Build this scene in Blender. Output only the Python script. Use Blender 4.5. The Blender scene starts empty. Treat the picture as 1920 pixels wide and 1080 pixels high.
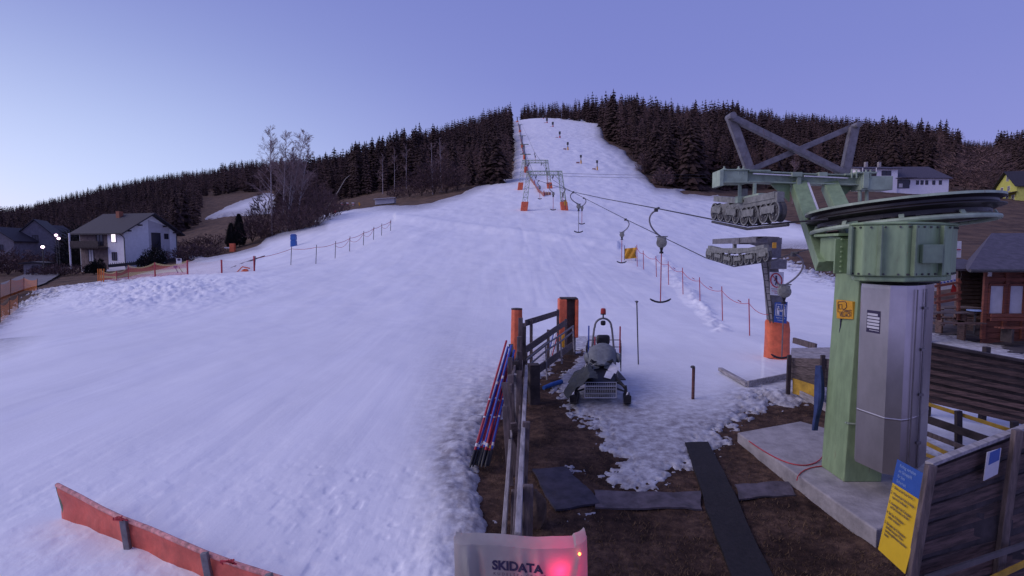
import bpy, math, random
import numpy as np
from mathutils import Vector, Matrix
random.seed(7); rng = np.random.default_rng(7)
scene = bpy.context.scene
COL = scene.collection
PI = math.pi
# ------------------------------------------------------------------ camera
F = 1000.0; TH = math.atan(0.07); CT, ST = math.cos(TH), math.sin(TH); H = 3.5
cam = bpy.data.cameras.new('camera'); cam_o = bpy.data.objects.new('camera', cam); COL.objects.link(cam_o)
cam.sensor_width = 36; cam.lens = 36*F/1920; cam.clip_start = 0.05; cam.clip_end = 6000
cam_o.location = (0, 0, H); cam_o.rotation_euler = (PI/2-TH, 0, 0); scene.camera = cam_o
def P(px, py, Y):
    """point at forward distance Y (m) seen at photo pixel px,py"""
    v = (540-py)/F; s = Y/(CT+v*ST)
    return Vector(((px-960)/F*s, Y, H+s*(-ST+v*CT)))
def elev(py):
    return math.tan(math.atan((540-py)/F)-TH)
# ------------------------------------------------------------------ terrain: heights of the hill at surveyed distances
LV = [0, 6, 12, 26, 50, 75, 95, 125, 160, 250, 400, 600, 1000, 2200]
TB = {
 -1800:[0,1053,762,640,600,560,535,520,505,480,450,440,430,430],
 -700:[0,1053,762,640,590,550,528,510,500,478,440,430,420,430],
 -200:[0,1053,762,632,590,545,522,508,498,474,436,425,415,425],
 0:   [0,1053,762,614,572,532,517,503,492,470,440,424,414,425],
 70:  [0,1053,762,606,556,526,513,500,489,465,434,414,398,415],
 150: [0,1053,762,605,545,522,511,500,484,455,420,400,372,400],
 300: [0,1053,762,605,528,504,494,480,455,420,385,360,345,390],
 450: [0,1053,762,605,513,490,470,437,420,402,368,345,326,380],
 600: [0,1053,762,604,508,462,434,409,400,385,355,340,316,380],
 750: [0,1053,762,602,503,430,405,387,380,342,318,300,305,380],
 870: [0,1053,762,605,500,433,400,372,350,312,284,256,270,370],
 960: [0,1053,762,608,496,430,398,364,340,288,250,226,250,370],
 1010:[0,1053,762,610,495,430,396,358,331,273,243,220,246,370],
 1150:[0,1053,762,608,503,436,401,362,333,284,250,228,250,370],
 1250:[0,1053,762,606,510,440,405,374,352,318,268,230,260,380],
 1400:[0,1053,762,606,520,460,425,390,366,328,270,240,265,390],
 1600:[0,1053,762,602,505,443,402,356,341,318,272,256,280,400],
 1800:[0,1050,752,575,492,446,410,372,354,328,296,288,300,410],
 1920:[0,1050,750,570,486,450,415,378,358,330,300,285,300,410],
 2500:[0,1050,750,570,480,450,425,390,370,340,310,300,310,410],
 3700:[0,1050,750,570,480,450,425,390,370,340,310,300,310,410]}
PXS = sorted(TB); ZT = []
for k in PXS:
    z = [0.0]
    for Y, py in list(zip(LV, TB[k]))[1:]:
        zz = H+Y*elev(py)
        if Y <= 12 and abs(zz) < .12: zz = 0
        z.append(zz)
    ZT.append(z)
ZT = np.array(ZT)
NB, NY = 700, 520
BG = np.linspace(-2.7, 2.7, NB); LG = np.linspace(math.log(.8), math.log(2200), NY)
def _build():
    yy = np.exp(LG); rows = np.array([np.interp(yy, LV, z) for z in ZT])
    pb = (np.array(PXS)-960)/F
    g = np.empty((NB, NY))
    for j in range(NY): g[:, j] = np.interp(BG, pb, rows[:, j])
    def blur(a, n, ax):
        k = np.hanning(n+2)[1:-1]; k /= k.sum(); h = n//2
        pw = [(0, 0), (0, 0)]; pw[ax] = (h, h)
        a = np.pad(a, pw, mode='edge')
        return np.apply_along_axis(lambda m: np.convolve(m, k, 'valid'), ax, a)
    return blur(blur(g/yy, 19, 0), 15, 1)*yy
ZG = _build()
def hash2(ix, iy, s):
    n = (ix.astype(np.int64)*374761393+iy.astype(np.int64)*668265263+s*982451653) & 0x7fffffff
    n = ((n ^ (n >> 13))*1274126177) & 0x7fffffff
    return ((n ^ (n >> 16)) & 0xffff)/65535.0
def vnoise(x, y, s=0):
    ix = np.floor(x); iy = np.floor(y); fx = x-ix; fy = y-iy
    fx = fx*fx*(3-2*fx); fy = fy*fy*(3-2*fy)
    a = hash2(ix, iy, s); b = hash2(ix+1, iy, s); c = hash2(ix, iy+1, s); d = hash2(ix+1, iy+1, s)
    return (a*(1-fx)+b*fx)*(1-fy)+(c*(1-fx)+d*fx)*fy-.5
def fbm(x, y, o=4, s=0):
    r = 0; a = 1.0
    for i in range(o):
        r = r+a*vnoise(x, y, s+i); x = x*2.03+11.3; y = y*2.03+7.7; a *= .5
    return r
def hb(X, Y):
    """base ground height, vectorised"""
    X = np.asarray(X, float); Y = np.maximum(np.asarray(Y, float), .85)
    b = np.clip((X/Y-BG[0])/(BG[1]-BG[0]), 0, NB-1.001); l = np.clip((np.log(Y)-LG[0])/(LG[1]-LG[0]), 0, NY-1.001)
    i = b.astype(int); j = l.astype(int); fb = b-i; fl = l-j
    z = (ZG[i, j]*(1-fb)+ZG[i+1, j]*fb)*(1-fl)+(ZG[i, j+1]*(1-fb)+ZG[i+1, j+1]*fb)*fl
    return z+fbm(X*.5, Y*.5, 3, 5)*np.clip(.03+Y*.0016, 0, .5)
def hz(x, y): return float(hb(np.array([x]), np.array([y]))[0])
def G(px, py, ymin=2.5, ymax=1500):
    """where the sight line of a photo pixel meets the ground"""
    v = (540-py)/F; yy = np.exp(np.linspace(math.log(ymin), math.log(ymax), 5000)); s = yy/(CT+v*ST)
    x = (px-960)/F*s; z = H+s*(-ST+v*CT); hit = np.nonzero(z <= hb(x, yy))[0]
    k = hit[0] if len(hit) else len(yy)-1
    return Vector((x[k], yy[k], float(hb(x[k:k+1], yy[k:k+1])[0])))
def GY(px, Y, dz=0):
    x = (px-960)/F*Y
    return Vector((x, Y, hz(x, Y)+dz))
def project(X, Y, Z):
    dz = Z-H; dep = Y*CT-dz*ST; up = Y*ST+dz*CT
    return 960+F*X/dep, 540-F*up/dep
# ------------------------------------------------------------------ materials
def new_mat(name):
    m = bpy.data.materials.new(name); m.use_nodes = True
    return m, m.node_tree.nodes, m.node_tree.links, m.node_tree.nodes['Principled BSDF']
def mat(name, c, rough=.7, metal=0, var=.25, scale=6, bump=.15, bscale=None, stretch=(1, 1, 1), c2=None, spec=.5, dist=.01, isl=0):
    """procedural paint/wood/metal: colour mottled by noise, plus fine bump"""
    m, N, L, b = new_mat(name)
    tc = N.new('ShaderNodeTexCoord'); mp = N.new('ShaderNodeMapping'); mp.inputs['Scale'].default_value = stretch
    L.new(tc.outputs['Object'], mp.inputs[0])
    n = N.new('ShaderNodeTexNoise'); n.inputs['Scale'].default_value = scale; n.inputs['Detail'].default_value = 6; n.inputs['Roughness'].default_value = .65
    L.new(mp.outputs[0], n.inputs['Vector'])
    r = N.new('ShaderNodeValToRGB'); c = tuple(c)
    d = tuple(x*(1-var) for x in c) if c2 is None else tuple(c2)
    r.color_ramp.elements[0].position = .36; r.color_ramp.elements[1].position = .64
    r.color_ramp.elements[0].color = (*d, 1)
    r.color_ramp.elements[1].color = (*(tuple(min(1, x*(1+var*.4)) for x in c) if c2 is None else c), 1)
    L.new(n.outputs['Fac'], r.inputs[0])
    if isl:
        g_ = N.new('ShaderNodeNewGeometry'); ml = N.new('ShaderNodeMapRange'); ml.inputs['To Min'].default_value = 1-isl; ml.inputs['To Max'].default_value = 1+isl*.6; L.new(g_.outputs['Random Per Island'], ml.inputs['Value'])
        hs_ = N.new('ShaderNodeHueSaturation'); L.new(ml.outputs[0], hs_.inputs['Value']); L.new(r.outputs[0], hs_.inputs['Color']); L.new(hs_.outputs[0], b.inputs['Base Color'])
    else: L.new(r.outputs[0], b.inputs['Base Color'])
    b.inputs['Roughness'].default_value = rough; b.inputs['Metallic'].default_value = metal
    b.inputs['Specular IOR Level'].default_value = spec
    if bump:
        n2 = N.new('ShaderNodeTexNoise'); n2.inputs['Scale'].default_value = bscale or scale*4; n2.inputs['Detail'].default_value = 5
        L.new(mp.outputs[0], n2.inputs['Vector'])
        bp = N.new('ShaderNodeBump'); bp.inputs['Strength'].default_value = bump; bp.inputs['Distance'].default_value = dist
        L.new(n2.outputs['Fac'], bp.inputs['Height']); L.new(bp.outputs[0], b.inputs['Normal'])
    return m
def emit_mat(name, c, s):
    m, N, L, b = new_mat(name)
    b.inputs['Base Color'].default_value = (*c, 1); b.inputs['Emission Color'].default_value = (*c, 1); b.inputs['Emission Strength'].default_value = s
    return m
def net_mat(name, c, cell=.05, fill=.35):
    """knotted netting: cords of colour c with real holes"""
    m, N, L, b = new_mat(name)
    b.inputs['Base Color'].default_value = (*c, 1); b.inputs['Roughness'].default_value = .8
    tc = N.new('ShaderNodeTexCoord'); sp = N.new('ShaderNodeSeparateXYZ'); L.new(tc.outputs['UV'], sp.inputs[0])
    outs = []
    for ax in (0, 1):
        a = N.new('ShaderNodeMath'); a.operation = 'DIVIDE'; a.inputs[1].default_value = cell; L.new(sp.outputs[ax], a.inputs[0])
        f = N.new('ShaderNodeMath'); f.operation = 'FRACT'; L.new(a.outputs[0], f.inputs[0])
        g = N.new('ShaderNodeMath'); g.operation = 'LESS_THAN'; g.inputs[1].default_value = fill; L.new(f.outputs[0], g.inputs[0]); outs.append(g)
    mx = N.new('ShaderNodeMath'); mx.operation = 'MAXIMUM'; L.new(outs[0].outputs[0], mx.inputs[0]); L.new(outs[1].outputs[0], mx.inputs[1])
    L.new(mx.outputs[0], b.inputs['Alpha'])
    return m
M = {}
M['wood'] = mat('weathered_wood', (.14, .105, .10), .85, var=.5, scale=3, stretch=(7, 7, 1.1), bump=.4, bscale=14, dist=.02)
M['wood_y'] = mat('weathered_rail_wood', (.15, .115, .11), .85, var=.5, scale=3, stretch=(8, 1, 8), bump=.4, bscale=14, dist=.02)
M['wood_x'] = mat('weathered_boards', (.15, .115, .11), .85, var=.55, scale=3, stretch=(.7, 3, 12), bump=.4, bscale=14, dist=.02, isl=.35)
M['wood_wet'] = mat('wet_brown_boards', (.135, .08, .066), .8, var=.65, scale=2.2, stretch=(.6, 3, 14), bump=.35, bscale=9, dist=.015, isl=.45)
M['wood_dark'] = mat('dark_wood', (.06, .045, .045), .9, var=.5, scale=4, bump=.4)
M['wood_red'] = mat('red_brown_wood', (.20, .06, .035), .75, var=.45, scale=3, stretch=(1, 1, 9), bump=.3)
M['wood_red_h'] = mat('red_brown_boards', (.17, .055, .035), .75, var=.45, scale=3, stretch=(1, 1, 12), bump=.3)
M['wood_pale'] = mat('pale_weathered_wood', (.36, .33, .33), .85, var=.45, scale=3, stretch=(6, 1, 6), bump=.4)
M['yellow_wood'] = mat('yellow_painted_wood', (.55, .33, .04), .7, var=.35, scale=5)
M['green'] = mat('green_machine_paint', (.25, .35, .18), .5, var=.2, scale=3.5, stretch=(3, 3, .8), bump=.1, bscale=30, dist=.003)
def add_rust(m, amt=.62, col=(.16, .075, .04), stretch=(5, 5, .9), sc=2.0):
    N, L = m.node_tree.nodes, m.node_tree.links; b = N['Principled BSDF']; src = b.inputs['Base Color'].links[0].from_socket
    tc = N.new('ShaderNodeTexCoord'); mp = N.new('ShaderNodeMapping'); mp.inputs['Scale'].default_value = stretch; L.new(tc.outputs['Object'], mp.inputs[0]); n = N.new('ShaderNodeTexNoise'); n.inputs['Scale'].default_value = sc; n.inputs['Detail'].default_value = 9; n.inputs['Roughness'].default_value = .72; L.new(mp.outputs[0], n.inputs['Vector'])
    r = N.new('ShaderNodeMapRange'); r.inputs['From Min'].default_value = amt; r.inputs['From Max'].default_value = amt+.09; r.inputs['To Max'].default_value = .75; L.new(n.outputs['Fac'], r.inputs['Value'])
    x = N.new('ShaderNodeMixRGB'); L.new(r.outputs[0], x.inputs[0]); L.new(src, x.inputs[1]); x.inputs[2].default_value = (*col, 1); L.new(x.outputs[0], b.inputs['Base Color'])
add_rust(M['green'])
M['green_dark'] = mat('dark_green_machine_paint', (.19, .26, .155), .5, var=.3, scale=3, bump=.1, bscale=30, dist=.003)
M['green_pale'] = mat('pale_green_steel', (.34, .42, .30), .55, var=.3, scale=4)
M['steel'] = mat('galvanised_steel', (.21, .195, .20), .55, .4, var=.3, scale=9, bump=.1)
M['steel_dark'] = mat('dark_steel', (.09, .085, .085), .6, .4, var=.4, scale=9)
M['greysheave'] = mat('grey_green_cast_metal', (.23, .23, .205), .6, .1, var=.4, scale=10, bump=.2)
M['rubber'] = mat('black_rubber', (.022, .02, .022), .75, var=.4, scale=12)
M['grease'] = mat('greasy_black_wheel', (.020, .015, .016), .42, var=.5, scale=8)
add_rust(M['green_pale'], .60); add_rust(M['steel'], .60, sc=3); add_rust(M['greysheave'], .58, sc=5, stretch=(1, 1, 1), col=(.09, .06, .045))
M['rope'] = mat('steel_wire_rope', (.045, .04, .045), .5, .5, var=.3, scale=30)
M['stainless'] = mat('stainless_sheet', (.52, .48, .48), .38, .85, var=.16, scale=2.2, stretch=(1, 1, .6), bump=.08, bscale=5, dist=.01)
M['stainless_dark'] = mat('dull_metal_sheet', (.23, .21, .215), .5, .7, var=.25, scale=3)
add_rust(M['stainless'], .64, (.20, .17, .16), (4, 4, .5)); 
M['orange'] = mat('orange_vinyl_pad', (.74, .15, .06), .55, var=.25, scale=4, bump=.5, bscale=6, dist=.04)
M['red'] = mat('red_paint', (.50, .035, .045), .55, var=.2, scale=9)
M['redpole'] = mat('red_plastic_pole', (.42, .03, .05), .45, var=.2, scale=9)
M['bluepole'] = mat('blue_plastic_pole', (.04, .09, .42), .45, var=.2, scale=9)
M['white'] = mat('white_paint', (.72, .70, .70), .6, var=.15, scale=6)
M['blue'] = mat('blue_plastic', (.03, .12, .40), .5, var=.2, scale=5)
M['bluesign'] = mat('blue_sign_face', (.03, .09, .33), .45, var=.1, scale=5)
M['yellow'] = mat('yellow_sign_face', (.72, .46, .02), .45, var=.08, scale=5, bump=0)
M['amber'] = mat('amber_sign_face', (.70, .34, .02), .5, var=.15, scale=8, bump=0)
M['black'] = mat('black_plastic', (.018, .016, .02), .5, var=.3, scale=8)
M['ink'] = mat('dark_print', (.03, .02, .06), .6, var=.2, bump=0)
M['inkblue'] = mat('pale_print', (.22, .32, .55), .6, var=.1, bump=0)
M['concrete'] = mat('rough_concrete', (.36, .33, .32), .9, var=.32, scale=3, bump=.5, bscale=22, dist=.02)
M['render'] = mat('house_render', (.74, .75, .77), .9, var=.08, scale=2, bump=.3, bscale=40)
M['render_dim'] = mat('grey_village_render', (.22, .20, .22), .9, var=.2, scale=2)
M['render_white'] = mat('white_house_render', (.88, .85, .86), .9, var=.06, scale=2, bump=.2)
M['render_yellow'] = mat('yellow_house_render', (.62, .62, .14), .9, var=.1, scale=2)
M['roof'] = mat('dark_roof_tiles', (.035, .03, .04), .7, var=.4, scale=5, bump=.5, stretch=(1, 1, 3))
M['roof_blue'] = mat('slate_grey_roof', (.085, .075, .10), .75, var=.35, scale=5, bump=.5)
M['glass'] = mat('dark_window_glass', (.03, .03, .05), .15, var=.1, bump=0)
M['brick'] = mat('chimney_brick', (.32, .12, .07), .85, var=.3, scale=20)
M['shutter'] = mat('pale_window_blind', (.55, .54, .57), .6, var=.12, scale=4, bump=.1)
M['lit'] = emit_mat('lit_window', (1, .86, 1), 1.5)
M['lamp'] = emit_mat('street_lamp_glow', (1, .66, .92), 9)
M['lampcore'] = M['lamp']
M['cloth'] = None
M['tarp'] = mat('grey_green_tarpaulin', (.045, .05, .05), .7, var=.4, scale=3, bump=.9, bscale=5, dist=.08)
M['canvas'] = mat('grey_cover_fabric', (.18, .19, .195), .8, var=.25, scale=8, bump=.5, bscale=14, dist=.02)
M['bark'] = mat('dark_bark', (.075, .05, .05), .95, var=.4, scale=8)
M['birchbark'] = mat('birch_bark', (.52, .46, .46), .9, scale=5, c2=(.14, .11, .12), stretch=(1, 1, 3))
M['needles'] = mat('spruce_needles', (.072, .047, .042), .95, var=.6, scale=.25, bump=0, spec=.1)
M['far_needles'] = mat('distant_mixed_forest', (.080, .052, .048), .95, var=.6, scale=.06, bump=0, spec=.1)
M['larch'] = mat('bare_larch_twigs', (.22, .14, .125), .95, var=.5, scale=.6, bump=0, spec=.1)
M['twig'] = mat('bare_twigs', (.30, .215, .205), .95, var=.3, scale=2, bump=0, spec=.1)
M['bush'] = mat('bare_brown_bush', (.13, .082, .078), .95, var=.5, scale=1.5, bump=0, spec=.1)
M['hedge'] = mat('thuja_foliage', (.025, .026, .024), .95, var=.5, scale=2, bump=0, spec=.1)
M['asphalt'] = mat('worn_asphalt', (.15, .14, .155), .9, var=.3, scale=.6)
M['net_orange'] = net_mat('orange_netting', (.72, .22, .035), .09, .30)
M['net_red'] = net_mat('red_netting', (.42, .07, .055), .07, .30)
M['net_yellow'] = net_mat('yellow_netting', (.52, .42, .20), .07, .30)
M['net_thin'] = net_mat('thin_pale_netting', (.52, .34, .30), .09, .13)
M['wire'] = mat('wire_grid', (.42, .42, .45), .4, .5, var=.1)
# ------------------------------------------------------------------ mesh builder (world coordinates)
class MB:
    def __init__(s): s.v = []; s.f = []; s.m = []; s.uv = None
    def add(s, vs, fs, mi=0):
        o = len(s.v); s.v += [tuple(p) for p in vs]; s.f += [tuple(i+o for i in f) for f in fs]; s.m += [mi]*len(fs); return s
    def hexa(s, c, mi=0):  # 8 corners: bottom 4 ccw, top 4 ccw
        return s.add(c, [(3, 2, 1, 0), (4, 5, 6, 7), (0, 1, 5, 4), (1, 2, 6, 5), (2, 3, 7, 6), (3, 0, 4, 7)], mi)
    def box(s, c, d, rz=0, mi=0, rot=None):
        c = Vector(c); R = rot if rot is not None else Matrix.Rotation(rz, 3, 'Z'); x, y, z = (k/2 for k in d)
        return s.hexa([c+R@Vector(p) for p in [(-x, -y, -z), (x, -y, -z), (x, y, -z), (-x, y, -z), (-x, -y, z), (x, -y, z), (x, y, z), (-x, y, z)]], mi)
    def beam(s, a, b, w, h, up=(0, 0, 1), mi=0):  # w sideways, h along up
        a = Vector(a); b = Vector(b); t = (b-a).normalized(); u = Vector(up); r = t.cross(u)
        if r.length < 1e-4: r = t.cross(Vector((0, 1, 0)))
        r.normalize(); u = r.cross(t).normalized(); r = r*w/2; u = u*h/2
        return s.hexa([a-r-u, a+r-u, b+r-u, b-r-u, a-r+u, a+r+u, b+r+u, b-r+u], mi)
    def tube(s, pts, r, n=8, mi=0, cap=True):
        pts = [Vector(p) for p in pts]; k = len(pts); rr = r if isinstance(r, (list, tuple)) else [r]*k
        ref = None; vs = []
        for i, p in enumerate(pts):
            t = (pts[min(i+1, k-1)]-pts[max(i-1, 0)]).normalized()
            if ref is None: ref = Vector((0, 0, 1)) if abs(t.z) < .9 else Vector((1, 0, 0))
            a = t.cross(ref)
            if a.length < 1e-4: a = t.orthogonal()
            a.normalize(); b = t.cross(a); ref = a.cross(t)
            for j in range(n):
                q = 2*PI*j/n; vs.append(p+(a*math.cos(q)+b*math.sin(q))*rr[i])
        fs = [(i*n+j, i*n+(j+1) % n, (i+1)*n+(j+1) % n, (i+1)*n+j) for i in range(k-1) for j in range(n)]
        if cap: fs += [tuple(range(n-1, -1, -1)), tuple((k-1)*n+j for j in range(n))]
        return s.add(vs, fs, mi)
    def lathe(s, prof, c, axis=(0, 0, 1), n=24, mi=0, closed=False):  # prof: (radius, along axis)
        ax = Vector(axis).normalized(); a = ax.orthogonal().normalized(); b = ax.cross(a); c = Vector(c); k = len(prof)
        vs = [c+ax*h+(a*math.cos(2*PI*j/n)+b*math.sin(2*PI*j/n))*r for r, h in prof for j in range(n)]
        fs = [(i*n+j, i*n+(j+1) % n, ((i+1) % k)*n+(j+1) % n, ((i+1) % k)*n+j) for i in range(k if closed else k-1) for j in range(n)]
        if not closed: fs += [tuple(range(n-1, -1, -1)), tuple((k-1)*n+j for j in range(n))]
        return s.add(vs, fs, mi)
    def loft(s, rings, mi=0, cap=True):
        n = len(rings[0]); o = [p for r in rings for p in r]
        fs = [(i*n+j, i*n+(j+1) % n, (i+1)*n+(j+1) % n, (i+1)*n+j) for i in range(len(rings)-1) for j in range(n)]
        if cap: fs += [tuple(range(n-1, -1, -1)), tuple((len(rings)-1)*n+j for j in range(n))]
        return s.add(o, fs, mi)
    def plate(s, quad, t, mi=0):  # four corners, thickness t pushed backwards along -normal
        q = [Vector(p) for p in quad]; n = (q[1]-q[0]).cross(q[3]-q[0]).normalized()*t
        return s.hexa([p-n for p in q]+q, mi)
    def prism(s, poly, z0, z1, mi=0):
        n = len(poly)
        return s.add([(x, y, z0) for x, y in poly]+[(x, y, z1) for x, y in poly],
                     [tuple(range(n-1, -1, -1)), tuple(range(n, 2*n))]+[(i, (i+1) % n, n+(i+1) % n, n+i) for i in range(n)], mi)
    def blob(s, c, r, n=10, k=7, mi=0, noise=0, seed=0):
        c = Vector(c); rx, ry, rz_ = r if isinstance(r, (tuple, list)) else (r, r, r); R = random.Random(seed); vs = [c+Vector((0, 0, -rz_))]
        for i in range(1, k):
            a = -PI/2+PI*i/k
            for j in range(n):
                q = 2*PI*j/n; f = 1+noise*(R.random()-.5)
                vs.append(c+Vector((rx*math.cos(a)*math.cos(q)*f, ry*math.cos(a)*math.sin(q)*f, rz_*math.sin(a)*f)))
        vs.append(c+Vector((0, 0, rz_))); e = len(vs)-1
        fs = [(0, 1+(j+1) % n, 1+j) for j in range(n)]+[(e, 1+(k-2)*n+j, 1+(k-2)*n+(j+1) % n) for j in range(n)]
        fs += [(1+i*n+j, 1+i*n+(j+1) % n, 1+(i+1)*n+(j+1) % n, 1+(i+1)*n+j) for i in range(k-2) for j in range(n)]
        return s.add(vs, fs, mi)
    def build(s, name, mats, parent=None, smooth=False, bevel=0, loc=None, **props):
        if not isinstance(mats, (list, tuple)): mats = [mats]
        me = bpy.data.meshes.new(name)
        org = Vector((0, 0, 0))
        if parent is not None:
            org = parent.matrix_org if hasattr(parent, 'matrix_org') else ORG.get(parent.name, Vector((0, 0, 0)))
        elif loc is not None: org = Vector(loc)
        me.from_pydata([(x-org[0], y-org[1], z-org[2]) for x, y, z in s.v], [], s.f)
        for m_ in mats: me.materials.append(m_)
        if len(mats) > 1: me.polygons.foreach_set('material_index', s.m)
        if smooth: me.polygons.foreach_set('use_smooth', [True]*len(s.f))
        if s.uv is not None:
            ul = me.uv_layers.new(name='UVMap'); flat = []
            for f in s.f:
                for i in f: flat += s.uv[i]
            ul.data.foreach_set('uv', flat)
        me.update()
        o = bpy.data.objects.new(name, me); COL.objects.link(o)
        if parent is not None: o.parent = parent; ORG[o.name] = org
        else: o.location = org; ORG[o.name] = org
        if bevel:
            b = o.modifiers.new('bevel', 'BEVEL'); b.width = bevel; b.segments = 2; b.limit_method = 'ANGLE'
        if smooth:
            try: me.set_sharp_from_angle(angle=math.radians(40))
            except Exception: pass
        for k_, v_ in props.items(): o[k_] = v_
        return o
ORG = {}
def thing(name, label, cat, loc, group=None):
    o = bpy.data.objects.new(name, None); COL.objects.link(o); o.empty_display_size = .2
    o.location = loc; ORG[o.name] = Vector(loc); o['label'] = label; o['category'] = cat
    if group: o['group'] = group
    return o
def tag(o, label, cat, group=None):
    o['label'] = label; o['category'] = cat
    if group: o['group'] = group
    return o
def dup(root, loc, rz=None, label=None, group=None, scale=None):
    r = root.copy(); COL.objects.link(r); r.location = loc; ORG[r.name] = Vector(loc)
    if rz is not None: r.rotation_euler = (0, 0, rz)
    if scale is not None: r.scale = (scale,)*3
    if label: r['label'] = label
    if group: r['group'] = group
    for ch in list(root.children):
        c = ch.copy(); COL.objects.link(c); c.parent = r
        for g in ch.children:
            d = g.copy(); COL.objects.link(d); d.parent = c
    return r
def text(s, org, right, up, size, m, parent, name='lettering', align='LEFT', off=.002, bold=0, sx=1.0, yalign='BOTTOM_BASELINE'):
    cu = bpy.data.curves.new('t', 'FONT'); cu.body = s; cu.size = size; cu.align_x = align; cu.offset = bold; cu.extrude = .0008; cu.resolution_u = 2
    to = bpy.data.objects.new('t', cu); COL.objects.link(to)
    dg = bpy.context.evaluated_depsgraph_get(); me = bpy.data.meshes.new_from_object(to.evaluated_get(dg))
    bpy.data.objects.remove(to); bpy.data.curves.remove(cu)
    r = Vector(right).normalized(); u = Vector(up); n = r.cross(u).normalized(); u = n.cross(r) if abs(r.dot(u.normalized())) < .05 else u.normalized()
    b = MB(); org = Vector(org)+n*off
    b.add([org+r*v.co.x*sx+u*v.co.y+n*v.co.z for v in me.vertices], [tuple(p.vertices) for p in me.polygons])
    bpy.data.meshes.remove(me)
    return b.build(name, m, parent)
def arc(c, r, a0, a1, n, u, v):
    c = Vector(c); u = Vector(u); v = Vector(v)
    return [c+u*(r*math.cos(a0+(a1-a0)*i/n))+v*(r*math.sin(a0+(a1-a0)*i/n)) for i in range(n+1)]
def bez(p0, p1, p2, p3, n=10):
    p0, p1, p2, p3 = map(Vector, (p0, p1, p2, p3)); o = []
    for i in range(n+1):
        t = i/n; o.append(p0*(1-t)**3+p1*3*t*(1-t)**2+p2*3*t*t*(1-t)+p3*t**3)
    return o
# ------------------------------------------------------------------ snow cover outline (surveyed along sight lines), signed distance
OUT = [(-900,1500),(-900,760),(-400,690),(-150,640),(0,606),(36,579),(72,556),(106,547),(66,543),(106,538),(145,533),(181,528),(240,520),(275,512),(361,491),(420,478),(438,475),(482,463),(500,447),(531,436),(604,422),(587,415),(604,407),(622,387),(686,386),(779,387),(808,381),(866,364),(904,346),(919,338),(960,335),(963,320),(966,280),(961,250),(958,226),(960,200),(1128,205),(1129,256),(1142,271),(1169,282),(1184,302),(1207,311),(1200,320),(1218,340),(1231,354),(1284,355),(1270,358),(1282,364),(1340,367),(1345,366),(1440,400),(1470,412),(1565,440),(1555,466),(1500,465),(1452,464),(1462,488),(1527,511),(1559,524),(1640,560),(1750,620),(1840,638),(1930,664),(2300,760),(2300,900),(2300,1500)]
BARE = [(1094,652),(1100,660),(1062,700),(1042,728),(1055,750),(1075,775),(1110,795),(1140,815),(1130,838),(1185,862),(1140,882),(1143,900),(1180,920),(1230,915),(1262,885),(1290,870),(1300,838),(1326,840),(1368,832),(1345,811),(1378,803),(1377,792),(1397,775),(1446,761),(1481,756),(1504,748),(1560,765),(1740,860),(1905,870),(2300,960),(2300,1500),(925,1500),(915,1100),(910,1010),(905,960),(900,910),(880,870),(905,830),(935,790),(965,750),(1000,722),(1050,668)]
def sdist(px, py, poly):
    x = px; y = py; inside = np.zeros(x.shape, bool); dmin = np.full(x.shape, 1e9)
    n = len(poly)
    for i in range(n):
        x0, y0 = poly[i]; x1, y1 = poly[(i+1) % n]
        if y0 != y1:
            c = ((y0 > y) != (y1 > y)) & (x < (x1-x0)*(y-y0)/(y1-y0)+x0); inside ^= c
        dx, dy = x1-x0, y1-y0; t = np.clip(((x-x0)*dx+(y-y0)*dy)/(dx*dx+dy*dy), 0, 1)
        dmin = np.minimum(dmin, np.hypot(x-x0-t*dx, y-y0-t*dy))
    return np.where(inside, dmin, -dmin)
def snow_sd(X, Y, Z):
    px, py = project(X, Y, Z)
    d = np.minimum(sdist(px, py, OUT), -sdist(px, py, BARE))
    for cx, cy, r in ((1066, 884, 7), (1091, 973, 13), (931, 981, 5), (1215, 880, 28), (1190, 900, 26), (1310, 862, 8), (1260, 850, 26)):
        d = np.maximum(d, r-np.hypot((px-cx)*.8, (py-cy)*1.3))
    far = np.clip((Y-640)/30, 0, 50); d = d-far*3
    field = sdist(px, py, [(384, 410), (425, 388), (462, 374), (500, 362), (520, 366), (520, 396), (470, 402), (430, 404)])           # far snow field beyond the birches
    d = np.where((Y > 190) & (Y < 420) & (px < 700), field, np.where((Y > 140) & (px < 800), -20, d))
    dirty = 4-np.hypot((px-370)*.25, py-481-(361-px)*-.2)              # thin remnants on the grass bank
    d = np.where((Y < 100) & (px > 340) & (px < 402) & (py < 492), np.maximum(d, dirty), d)
    return d, px, py
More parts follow.
